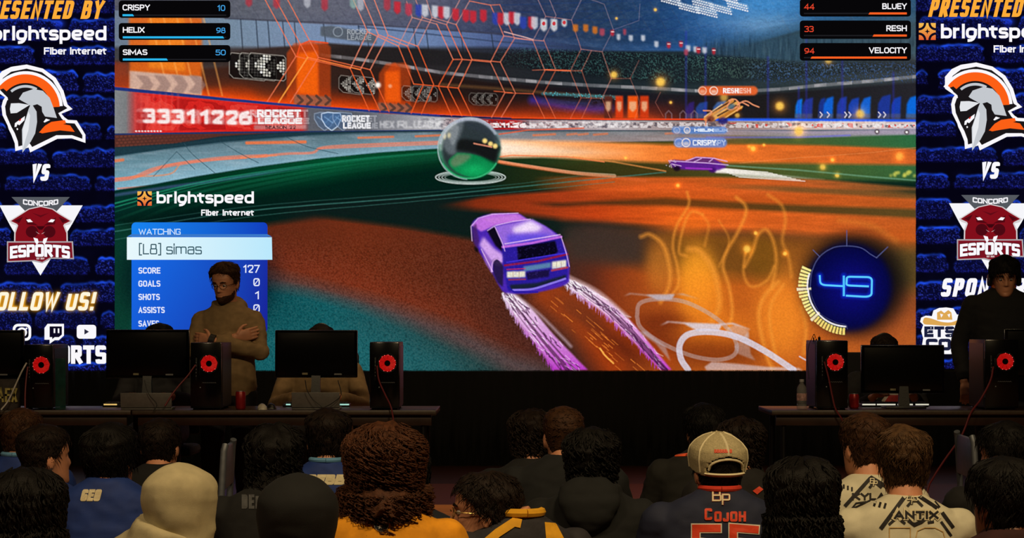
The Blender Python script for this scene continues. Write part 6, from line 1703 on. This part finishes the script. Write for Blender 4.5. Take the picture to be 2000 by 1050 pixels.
    for s in (1, -1):
        j = J[s]; a = j['an']; so = MB()
        if pose == 'floor':
            so.rings([[(a.x+(-s)*d, a.y+w_*math.cos(q), .045+h_*math.sin(q)) for q in [2*math.pi*i/14 for i in range(14)]] for d, w_, h_ in ((-.06, .02, .02), (-.05, .034, .04), (.03, .04, .042), (.12, .045, .036), (.19, .036, .026), (.205, .018, .014))])
        else:
            so.rings([[(a.x+w_*math.cos(q), a.y+d, max(.0, zz+h_*math.sin(q))) for q in [2*math.pi*i/14 for i in range(14)]] for d, w_, zz, h_ in ((-.075, .02, .05, .05), (-.06, .036, .055, .055), (.02, .042, .05, .055), (.11, .048, .035, .036), (.18, .038, .026, .026), (.20, .018, .02, .014))])
        so.build('shoe', SHOE, root)
    # ---- hair and eyes
    ho = make_hair(hair, HM, root, HAIR[tone], seed) if hair else None
    if face:
        for s in (1, -1):
            e = MB().ell((s*.031, .0742, .001), (.012, .0120, .0095), 16, 10, HM).build('eye', EYE_W, root)
            MB().ell((s*.031, .0842, -.001), (.0052, .003, .0052), 12, 8, HM).build('iris', EYE_D, e)
        br = MB()
        for s in (1, -1):
            br.tube([HM @ Vector((s*.014, .098, .021)), HM @ Vector((s*.03, .0955, .026)), HM @ Vector((s*.048, .083, .021))], [.0035, .0042, .002], 6)
        br.build('eyebrows', HAIR[tone], root)
    P = dict(root=root, RM=RM, HM=HM, shirt=shirt_o, body=body, hair=ho, J=J, zn=zn, lean=lean, sm=sm)
    PEOPLE.append(P)
    return P

def bvh_of(P, o):
    me = o.data; n = len(me.vertices); co = np.empty(n*3, np.float32); me.vertices.foreach_get('co', co)
    M = np.array(P['RM']); co = co.reshape(-1, 3) @ M[:3, :3].T+M[:3, 3]
    return BVHTree.FromPolygons([tuple(map(float, v)) for v in co], [tuple(p.vertices) for p in me.polygons])

def stitch(P, target, name, quads, m, lift=.002, cell=5.0, label=None, bv=None):
    """lettering and trims sewn onto a garment: every stroke is laid on the cloth where the photograph shows it"""
    key = 'bvh_'+target.name
    if key not in P:
        P[key] = bvh_of(P, target)
    bv = P[key]; inv = P['RM'].inverted(); eye = Vector((0, 0, EYE)); V, Fc = [], []
    for q in quads:
        q = np.asarray(q, float)
        if len(q) == 4:
            nu = max(1, int(max(np.linalg.norm(q[1]-q[0]), np.linalg.norm(q[2]-q[3]))/cell)); nv = max(1, int(max(np.linalg.norm(q[3]-q[0]), np.linalg.norm(q[2]-q[1]))/cell))
            G = [[(q[0]*(1-a)+q[1]*a)*(1-b)+(q[3]*(1-a)+q[2]*a)*b for a in np.linspace(0, 1, nu+1)] for b in np.linspace(0, 1, nv+1)]
        else:
            cpt = q.mean(0); G = None
        def hit(p):
            d = Vector(((p[0]-1000)/F, 1, -(p[1]-HOR)/F)).normalized()
            h = bv.ray_cast(eye, d)
            return None if h[0] is None else inv @ (h[0]-d*lift)
        if G is not None:
            H = [[hit(p) for p in r] for r in G]
            idx = {}
            for i in range(len(H)-1):
                for j in range(len(H[0])-1):
                    cs = ((i, j), (i, j+1), (i+1, j+1), (i+1, j))
                    if any(H[a][b_] is None for a, b_ in cs):
                        continue
                    f = []
                    for a, b_ in cs:
                        if (a, b_) not in idx:
                            idx[(a, b_)] = len(V); V.append(H[a][b_])
                        f.append(idx[(a, b_)])
                    Fc.append(tuple(f))
        else:
            hs = [hit(p) for p in q]; hc = hit(cpt)
            if hc is None:
                continue
            n0 = len(V); V.append(hc); ok = [h is not None for h in hs]; V += [h if h is not None else hc for h in hs]
            for i in range(len(q)):
                if ok[i] and ok[(i+1) % len(q)]:
                    Fc.append((n0, n0+1+i, n0+1+(i+1) % len(q)))
    mb = MB(); mb.v = [tuple(v) for v in V]; mb.f = Fc
    o = mb.build(name, m, P['root'], smooth=False); o.parent = target
    if label: o['label'] = label
    sd = o.modifiers.new('thickness', 'SOLIDIFY'); sd.thickness = .0012; sd.offset = 0
    return o

def glasses(P, m):
    HM = P['HM']; g = MB()
    for s in (1, -1):
        n = 18
        g.tube([HM @ Vector((s*.031+.024*math.cos(q), .1005-.012*abs(math.cos(q))*(1 if math.cos(q)*s > 0 else .2), -.002+.017*math.sin(q))) for q in [2*math.pi*k/n for k in range(n+1)]], .0014, 6, caps=False)
        g.tube([HM @ Vector((s*.055, .089, .003)), HM @ Vector((s*.073, .06, .004)), HM @ Vector((s*.080, -.005, .004)), HM @ Vector((s*.078, -.02, -.012))], .0016, 6)
    g.tube([HM @ Vector((-.008, .106, .0)), HM @ Vector((0, .109, .004)), HM @ Vector((.008, .106, .0))], .0014, 6)
    return g.build('glasses', m, P['root'])

def headphones(P, m, top=.03):
    HM = P['HM']; r_ = P['root']
    hb = MB().tube([HM @ Vector((.088*math.sin(q), -.008, -.012+(.118+top)*math.cos(q) if math.cos(q) > 0 else -.012)) for q in [R(-92)+R(184)*k/20 for k in range(21)]], .008, 8, sq=1.6).build('headphones', m, r_)
    for s in (1, -1):
        MB().lathe([(.002, -.014), (.034, -.014), (.040, -.004), (.040, .008), (.032, .014), (.002, .014)], 20, HM @ Matrix.Translation((s*.092, -.008, -.014)) @ Matrix.Rotation(R(90), 4, 'Y')).build('ear_cup', m, hb)
    return hb
# ---------------------------------------------------------------- behind the desks
FRAME = mat('glasses_frame', (30, 28, 28), .3, .4); GOLD = mat('glasses_gold', (190, 160, 90), .25, .8)
TAN = mat('tan_fleece', (138, 113, 78), .92, var=.14, scale=26, bump=.10, bscale=520)
# standing man, arms folded
A = person('man standing with folded arms in a tan hoodie and glasses behind the desk', 438, 508, 13.25, 180, 'stand', (-20, 12, 0), dict(kind='messy', cut=.55, th=(.026, .010, .013), nape=.2, front=.85), 'brown', 'fair', hood='down', voxel=.0042, fabric=TAN, shirt_name='hoodie',
           arms={1: dict(sh=(.168, 0, 1.295), el=(.222, .10, 1.10), wr=(-.075, .175, 1.185), fw=(-.95, -.12, .22), pn=(0, -1, .2)), -1: dict(sh=(-.168, 0, 1.295), el=(-.222, .10, 1.09), wr=(.075, .235, 1.165), fw=(.90, -.42, .12), pn=(0, -1, 0))},
           hands=(.28, .3), lean=.0, face=True, hem=.86, seed=4, dx=.0, hairtop=.026, wr=.006, neck=.243)
glasses(A, FRAME)
wb = MB().tube([A['J'][-1]['wr']+Vector((-.022, .0, -.006)), A['J'][-1]['wr']+Vector((.012, -.004, .003))], .040, 18); wb.build('wristband', mat('black_band', (10, 10, 11), .6), A['root'])
bd = MB()
HM = A['HM']
RR = head_grid(lambda phi, t, p, n: HM @ (p+n*((.0085*smooth01((.25-t+.10*smooth01((adeg(phi)-40)/40))/.06)*smooth01((104-adeg(phi))/14)*(1-.9*math.exp(-((p.x)/.022)**2-((t-.235)/.035)**2))-.0062)+.0025*mnoise.noise(p*70))), 60, 24)
bd.rings(RR[:13]); bd.build('beard', HAIR['brown'], A['root'])
# seated players
p_ = person('person seated behind the left monitor, only dark hair showing above it', 311, 629, 13.6, 180, 'chair', (0, 8, 0), dict(kind='messy'), 'black', 'tan', shirt=(40, 40, 44), seed=5)
c_ = person('person in a tan jacket seated behind the middle monitor with headphones', 627, 632, 13.45, 180, 'chair', (0, 10, 0), dict(kind='short'), 'dark', 'fair', fabric=TAN, shirt_name='jacket', wide=1.16, seed=6, voxel=.006)
headphones(c_, black_plastic)
d_ = person('person with headphones seated behind the right monitor in black', 1727, 651, 13.45, 180, 'chair', (0, 10, 0), dict(kind='short'), 'dark', 'fair', shirt=(20, 20, 24), seed=7)
headphones(d_, black_plastic)
for q, px in ((p_, 313), (c_, 627), (d_, 1727)):
    player_chair(px, 13.65 if px == 313 else 13.50, {313: 'black chair under the player behind the left monitor', 627: 'black chair under the player in a tan jacket', 1727: 'black chair under the player behind the right monitor'}[px])
stitch(d_, d_['shirt'], 'shirt_print', ribbon([(1704, 786), (1716, 766)], 8)+ribbon([(1724, 784), (1736, 768), (1758, 768)], 6), mat('print_pale', (170, 160, 150), .7))
stitch(d_, d_['shirt'], 'shirt_print', [np.array(((1728, 784), (1737, 771), (1758, 771), (1758, 784)))], mat('print_red', (150, 30, 32), .7), .0035)
# standing man in black at the right edge
e_ = person('man standing in black with headphones at the right end of the desk', 1962, 497, 13.2, 180, 'stand', (-6, 9, 0), dict(kind='messy', th=(.03, .02, .02), front=.70), 'black', 'fair', shirt=(15, 15, 17), wide=1.13, seed=8, face=True, voxel=.0055, hairtop=.03, collar=(200, 96, 44), cz=.014)
headphones(e_, black_plastic, .036)

N_DESK = len(PEOPLE)
# ---------------------------------------------------------------- the audience on the floor
BLUE, CREAM, NAVY = (20, 50, 122), (212, 206, 180), (30, 34, 58)
blue_j = mat('blue_jersey', BLUE, .75, var=.12, scale=18, bump=.09, bscale=480); cream_j = mat('cream_jersey', CREAM, .8, var=.08, scale=18, bump=.09, bscale=480)
let_cream = mat('lettering_cream', (226, 214, 176), .6, var=.05); let_dark = mat('lettering_dark', (24, 20, 22), .7, var=.1); let_or = mat('lettering_orange', (226, 66, 30), .6, var=.08); let_grey = mat('lettering_grey', (70, 72, 76), .6, var=.2); let_white = mat('lettering_white', (220, 214, 200), .6, var=.05); outline_red = mat('outline_red', (150, 40, 34), .7, var=.1)
LBLUE = (96, 150, 190)
P1 = person('person in a blue jersey with pale collar at the far left, back row', 52, 796, 8.95, -8, hair=dict(kind='short', nape=.14), tone='brown', fabric=blue_j, shirt_name='jersey', collar=LBLUE, seed=11, dx=-.02)
P2 = person('dark-haired person in blue jersey with pale collar turning right, left side', 86, 828, 8.2, -14, head=(-38, -4, 0), hair=dict(kind='short', nape=.12), tone='dark', fabric=blue_j, shirt_name='jersey', collar=LBLUE, seed=12)
P4 = person('black-haired person in blue jersey with short pale lettering on the back', 213, 826, 7.5, 4, head=(-22, -10, 0), hair=dict(kind='messy', th=(.030, .018, .020), nape=.06), tone='black', skin='tan', neck=.165, fabric=blue_j, shirt_name='jersey', seed=13, hairtop=.03)
stitch(P4, P4['shirt'], 'lettering', text('GEO', 156, 955, 200, 978, 6.4, ital=.25, rr=.2, sp=.1), let_cream, label='pale slanted lettering')
P5 = person('person with cropped dark hair and black shirt behind the pale hood', 313, 816, 8.95, 0, head=(-8, -6, 0), hair=dict(kind='short', th=(.014, .009, .010), nape=.14), tone='dark', shirt=(16, 16, 18), seed=14, hairtop=.014)
P8 = person('person in black shirt with grey lettering and black hair beside the folding chair', 535, 830, 7.6, 2, head=(-4, -8, 0), hair=dict(kind='curly', th=(.034, .028, .03), nape=-.05, locks=500, drop=.06, vol=.03), tone='black', skin='tan', shirt=(17, 18, 20), seed=15, hairtop=.032, wide=1.06)
stitch(P8, P8['shirt'], 'lettering', text('DEMO', 472, 965, 527, 993, 6.0, rr=.3, sp=.3), let_grey, label='dark grey lettering')
P9 = person('person with shaved neck in blue jersey with pale lettering, centre left', 641, 798, 8.3, 0, head=(0, -4, 0), hair=dict(kind='messy', th=(.026, .010, .009), nape=.2), tone='dark', fabric=blue_j, shirt_name='jersey', collar=LBLUE, seed=16, hairtop=.024)
stitch(P9, P9['shirt'], 'lettering', text('SEBBI', 595, 926, 684, 946, 6.4, ital=.3, rr=.2, sp=.05), let_cream, label='pale slanted lettering')
P12 = person('person in dark navy mostly hidden behind the curly brown hair', 792, 868, 7.15, 0, hair=dict(kind='short'), tone='black', shirt=(17, 22, 32), seed=17, wide=1.08)
P14 = person('curly-haired person beyond the short-haired pair at the centre', 1038, 800, 8.95, 4, hair=dict(kind='curly', th=(.026, .022, .022), nape=.1, locks=600), tone='dark', shirt=(20, 20, 22), seed=18, hairtop=.024)
P15 = person('person with close-cropped brown hair in a black jacket at the centre', 1101, 793, 8.2, 0, head=(6, -4, 0), hair=dict(kind='buzz', th=(.010, .007, .008), nape=.18), tone='brown', shirt=(19, 21, 24), shirt_name='jacket', seed=19, hairtop=.010, wide=1.08)
P16 = person('dark curly-haired person in a black hoodie with the hood down', 1156, 836, 7.5, -6, head=(-4, -6, 0), hair=dict(kind='curly', th=(.026, .024, .026), nape=.0, locks=600), tone='black', shirt=(14, 16, 18), shirt_name='hoodie', hood='down', seed=20, hairtop=.026, wide=1.06)
P18 = person('black-haired person in dark clothes beyond the baseball cap', 1388, 786, 9.2, 0, head=(10, 0, 0), hair=dict(kind='messy'), tone='black', shirt=(26, 25, 22), seed=21, wide=1.1, dx=-.03)
P19 = person('curly dark-haired person right behind the baseball cap wearing red trim', 1448, 816, 8.45, 0, head=(-6, 0, 0), hair=dict(kind='curly', th=(.024, .02, .02), nape=.1, locks=600), tone='dark', shirt=(26, 24, 24), seed=22, hairtop=.022)
stitch(P19, P19['shirt'], 'shoulder_patch', [np.array(((1470, 958), (1483, 949), (1491, 955), (1479, 965)))], let_or, .004)
P21 = person('person with short reddish-brown hair in a cream jersey, partly hidden behind the other cream jersey', 1690, 804, 7.65, 10, head=(10, -4, 0), neck=.21, hair=dict(kind='short', th=(.018, .010, .011), nape=.10), tone='brown', fabric=cream_j, shirt_name='jersey', seed=23)
P22 = person('brown-haired person in a cream jersey whose whole dark chevron shows on the back', 1766, 831, 6.9, 0, head=(4, -8, 0), neck=.21, hair=dict(kind='messy', th=(.020, .010, .012), nape=.08), tone='light', fabric=cream_j, shirt_name='jersey', seed=24, wide=1.02)
P23 = person('person in black with dark hair seated under the right desk end', 1962, 822, 7.9, 4, head=(40, 0, 0), hair=dict(kind='messy'), tone='black', shirt=(16, 15, 16), seed=25, wide=1.08)
# names and emblems on the cream jerseys
rb = lambda *P, w=5: ribbon([tuple(p) for p in P], w)
q = rb((1650, 988), (1699, 934), (1702, 932), (1735, 952), w=7)+text('KYLA', 1664, 962, 1730, 976, 3.6, rr=.3)+rb((1664, 992), (1672, 982), (1692, 979), w=3)+rb((1664, 993), (1700, 976), w=3)+rb((1698, 952), (1705, 944), w=5)+rb((1712, 944), (1722, 952), w=5)
for k in range(4):
    q += rb((1640+k*8, 943+k*2.5), (1643+k*8-3, 951+k*2.5), w=3.4)
stitch(P21, P21['shirt'], 'lettering', q, let_dark, label='dark chevron and lettering')
for wt, m_, lf in ((5, let_dark, .003), (2.6, let_cream, .0042)):
    stitch(P21, P21['shirt'], 'emblem', text('B', 1699, 933, 1709, 944, wt*.6, rr=.3)+text('P', 1705, 938, 1714, 949, wt*.6, rr=.3), m_, lf)
q = rb((1720, 1032), (1768, 968), (1773, 963), w=8)+rb((1790, 965), (1833, 993), w=7)+rb((1840, 1000), (1862, 1030), w=7)+rb((1838, 1018), (1858, 1046), w=5)+rb((1772, 988), (1783, 976), w=5)+rb((1790, 976), (1802, 988), w=5)
for k in range(4):
    q += rb((1700+k*10, 976+k*2), (1697+k*10, 986+k*2), w=4.2)
for k in range(2):
    q += rb((1826+k*9, 978+k*1), (1836+k*9, 990+k*1), w=2.6)
q += rb((1736, 1024), (1746, 1015), w=5)+rb((1760, 1016), (1768, 1022), w=5)+rb((1774, 1015), (1786, 1024), (1800, 1018), (1810, 1010), w=7)+rb((1812, 1020), (1824, 1018), w=5)
stitch(P22, P22['shirt'], 'lettering', q, let_dark, label='dark chevron and stripes')
stitch(P22, P22['shirt'], 'lettering', text('ANTIX', 1742, 994, 1836, 1015, 9.5, rr=.3, sp=.05), let_cream, .0028); stitch(P22, P22['shirt'], 'lettering', text('ANTIX', 1746, 997, 1833, 1013, 4.4, rr=.3, sp=.5), let_dark, .004)
for wt, m_, lf in ((5.2, let_dark, .0035), (2.2, let_cream, .0048)):
    stitch(P22, P22['shirt'], 'emblem', text('B', 1772, 962, 1785, 976, wt*.62, rr=.3)+text('P', 1780, 969, 1792, 984, wt*.62, rr=.3), m_, lf)
num = mat('number_outline', (196, 160, 96), .7, var=.05)
stitch(P22, P22['shirt'], 'back_number', rb((1737, 1052), (1737, 1030), (1778, 1030), (1778, 1052), w=1.6)+rb((1788, 1052), (1792, 1036), (1806, 1030), (1826, 1030), (1842, 1038), (1846, 1052), w=1.6), num)

# man in the mesh cap and the navy jersey
P17 = person('man in a beige mesh cap and navy jersey with an orange number', 1402, 846, 7.05, 0, head=(12, -6, 0), neck=.172, hair=dict(kind='short', th=(.012, .010, .012), nape=.06), tone='black', fabric=mat('navy_jersey', (26, 32, 58), .8, var=.12, scale=18, bump=.09, bscale=480), shirt_name='jersey', seed=26, wide=1.14, hairtop=.016, collar=(200, 50, 26))
HM = P17['HM']
cap = MB(); cap_m = mat('cap_mesh', (186, 172, 132), .85, var=.2, scale=160, bump=.5, bscale=500); cap_s = mat('cap_seam', (222, 210, 174), .8, var=.05); cap_o = mat('cap_brim', (236, 88, 36), .7, var=.08)
G = head_grid(lambda phi, t, p, n: HM @ (p*1.0+n*(.017+.006*math.exp(-((t-.8)/.15)**2))), 72, 60)
V, Fc, used = [], [], {}
for j in range(60):
    for k in range(72):
        a = adeg(2*math.pi*(k+.5)/72); t = (j+.5)/60
        low = .50+.05*smooth01((150-a)/80)
        if t < low or (((180-a)/33)**2+((t-.59)/.17)**2 < 1 and t > .55):
            continue
        f = []
        for jj, kk in ((j, k), (j, (k+1) % 72), (j+1, (k+1) % 72), (j+1, k)):
            if (jj, kk) not in used:
                used[(jj, kk)] = len(V); V.append(G[jj][kk])
            f.append(used[(jj, kk)])
        Fc.append(tuple(f))
Fc.append(tuple(used[(60, k)] for k in range(72)))
cap.add(V, Fc); co_ = cap.build('cap', cap_m, P17['root']); sd = co_.modifiers.new('thickness', 'SOLIDIFY'); sd.thickness = .003
for a0, t_lo in ((180, .775), (130, .54), (230, .54), (70, .56), (290, .56), (0, .56)):
    P = []
    for q_ in range(14):
        t = t_lo+(.995-t_lo)*q_/13; phi = R(a0); r = head_r(phi, t); p9 = Vector((r*math.sin(phi), r*math.cos(phi), (t-.5)*HH)); n = skull_n(p9)
        P.append(HM @ (p9+n*(.0185+.006*math.exp(-((t-.8)/.15)**2))))
    MB().tube(P, .0042, 6).build('seam', cap_s, co_)
P = []
for q_ in range(19):
    u = R(180-33)+R(66)*q_/18; t = .59+.17*math.sqrt(max(0, 1-((180-math.degrees(u))/33)**2)); r = head_r(u, t); n = Vector((math.sin(u), math.cos(u), 0))
    P.append(HM @ (Vector((r*math.sin(u), r*math.cos(u), (t-.5)*HH))+n*.020))
MB().tube(P, .0045, 6).build('opening_edge', cap_s, co_)
P = [HM @ (Vector((head_r(R(a), .53)*math.sin(R(a)), head_r(R(a), .53)*math.cos(R(a)), (.53-.5)*HH))+Vector((math.sin(R(a)), math.cos(R(a)), 0))*.019) for a in range(140, 221, 5)]
MB().tube(P, .009, 8, sq=.5).build('strap', cap_s, co_)
br = MB(); up_, lo_ = [], []
for k in range(21):
    a = R(-66+132*k/20); r = head_r(a, .56)+.016
    br_in = Vector((r*math.sin(a), r*math.cos(a), .052)); k2 = math.cos(a)**.7
    up_.append(br_in); lo_.append(br_in+Vector((math.sin(a)*.05, .075*k2, -.016*k2)))
n = len(up_)
br.add([HM @ p for p in up_+lo_], [(i, i+1, n+i+1, n+i) for i in range(n-1)]); bo = br.build('brim', cap_o, co_); sd = bo.modifiers.new('thickness', 'SOLIDIFY'); sd.thickness = .004
stitch(P17, co_, 'cap_embroidery', [q for k in range(7) for q in text('8', 1395+k*5, 877, 1399.6+k*5, 884, 1.5, rr=.4)], let_or, .004)
for wt, m_, lf in ((7.2, outline_red, .002), (4.4, let_cream, .0034)):
    stitch(P17, P17['shirt'], 'emblem', text('B', 1391-(wt-4)*.2, 956-(wt-4)*.3, 1409+(wt-4)*.2, 978+(wt-4)*.3, wt*.62, rr=.3)+text('P', 1410-(wt-4)*.2, 964-(wt-4)*.3, 1426+(wt-4)*.2, 985+(wt-4)*.3, wt*.62, rr=.3), m_, lf)
for wt, m_, lf in ((6.4, let_grey, .002), (4.6, let_or, .0032)):
    stitch(P17, P17['shirt'], 'lettering', text('C', 1376, 992, 1391, 1015, wt, rr=.3)+text('OJOH', 1395, 998, 1457, 1018, wt, rr=.3, sp=.4), m_, lf, label='orange lettering')
for wt, m_, lf in ((19, let_white, .002), (14.5, let_or, .0034)):
    g_ = (19-wt)/2
    stitch(P17, P17['shirt'], 'back_number', rb((1410-g_, 1031), (1359, 1031), (1359, 1058), (1404, 1062), w=wt)+rb((1484-g_, 1034), (1432, 1030), (1432, 1058), (1478, 1062), w=wt), m_, lf, label='orange number edged in white')

# nearest row
P6 = person('person in a pale beige hoodie with the hood up, facing right', 362, 905, 6.2, -30, head=(-14, 2, 0), side=.085, neck=.165, hair=dict(kind='buzz', th=(.004, .003, .003)), tone='dark', skin='fair', fabric=mat('beige_fleece', (188, 176, 140), .9, var=.10, scale=26, bump=.12, bscale=480), shirt_name='hoodie', hood='up', seed=27, hairtop=.036, wide=1.16, face=True, voxel=.0065, dx=-.0,
            wr=.005)
P10 = person('person in black with a smooth black hood up, in front of the blue jersey', 582, 925, 5.4, 0, head=(0, -6, 0), hair=dict(kind='short'), tone='black', shirt=(14, 15, 17), hood='up', shirt_name='hoodie', seed=28, hairtop=.036)
P11 = person('person with big curly brown hair and a bright yellow shirt', 752, 835, 6.0, 4, head=(0, -6, 0), hair=dict(kind='curly', th=(.034, .046, .048), nape=-.1, locks=2600, drop=.001, vol=.060, curl=.010, rad=.0024, len=.027), tone='chestnut', shirt=(236, 156, 20), seed=29, hairtop=.036, wide=1.0)
bx, by = 745, 1022
stitch(P11, P11['shirt'], 'round_badge', [np.array(disc(bx, by, 15.5, 15.5, 28)[:-1])], let_white, .002); stitch(P11, P11['shirt'], 'round_badge', [np.array(disc(bx, by, 14.3, 14.3, 28)[:-1])], mat('badge_navy', (26, 36, 46), .7, var=.1), .0032)
def star(x, y, r, a0):
    return np.array([(x+(r if k % 2 == 0 else r*.42)*math.cos(R(a0+36*k)), y+(r if k % 2 == 0 else r*.42)*math.sin(R(a0+36*k))) for k in range(10)])
stitch(P11, P11['shirt'], 'star', [star(742, 1028, 5.4, -100)], let_white, .0046); stitch(P11, P11['shirt'], 'star', [star(754, 1021, 4.4, -60)], let_white, .0046); stitch(P11, P11['shirt'], 'star', [star(739, 1016, 4.2, -120)], let_white, .0046)
jm = mat('dark_raglan', (40, 38, 44), .85, var=.15, scale=26, bump=.2)
P13 = person('man in profile with glasses and moustache in a yellow and grey jacket', 936, 922, 6.55, 16, head=(70, -3, 0), side=-.085, fwd=.04, neck=.122, collar=(226, 164, 22), cz=.008, hair=dict(kind='messy', cut=.6, th=(.016, .016, .024), nape=.16, front=.80), tone='dark', skin='fair', fabric=jm, shirt_name='jacket', seed=30, hairtop=.014, face=True, voxel=.0045, wide=1.05, dx=.02)
glasses(P13, GOLD)
HM = P13['HM']
ms = MB()
for s in (1, -1):
    ms.tube([HM @ Vector((0, .1005, -.047)), HM @ Vector((s*.013, .0985, -.049)), HM @ Vector((s*.027, .090, -.056))], [.005, .0055, .002], 8)
ms.build('moustache', HAIR['dark'], P13['root'])
gb = MB().tube([HM @ Vector((0, .086, -.088)), HM @ Vector((0, .098, -.098)), HM @ Vector((0, .093, -.112))], [.006, .010, .006], 8); gb.build('goatee', HAIR['dark'], P13['root'])
yel = mat('yellow_cloth', (226, 164, 22), .8, var=.12, scale=20, bump=.15)
stitch(P13, P13['shirt'], 'yellow_sleeve', [np.array(((1064, 1019), (1086, 1021), (1122, 1090), (1070, 1090)))], yel, .003, 2.2)
stitch(P13, P13['shirt'], 'yellow_collar', rb((946, 1062), (972, 1040), (1004, 1019), (1018, 1022), w=17), yel, .004, 2.5)
P20 = person('person with long dark wavy hair between the navy and cream jerseys', 1567, 896, 6.1, 0, hair=dict(kind='curly', th=(.024, .034, .036), nape=-.1, locks=1300, drop=.18, vol=.038, curl=.006, rad=.0028, len=.06), tone='black', shirt=(20, 19, 21), seed=31, hairtop=.026)
P3 = person('person with long dark hair in the left foreground corner', 52, 918, 5.7, 0, hair=dict(kind='curly', th=(.024, .034, .036), nape=-.1, locks=1300, drop=.19, vol=.038, curl=.005, rad=.0028, len=.06), tone='black', shirt=(20, 19, 22), seed=32, hairtop=.026)
P24 = person('person with dark hair and bare neck in the right foreground corner', 1962, 890, 5.95, 6, head=(20, -4, 0), hair=dict(kind='messy', th=(.026, .02, .02), nape=.04), tone='black', skin='brown', shirt=(52, 18, 18), seed=33, hairtop=.026)

for k, P in enumerate(PEOPLE):
    if k >= N_DESK:
        P['root']['group'] = 'audience seated on the floor'
for P in (p_, c_, d_):
    P['root']['group'] = 'players seated behind the desks'
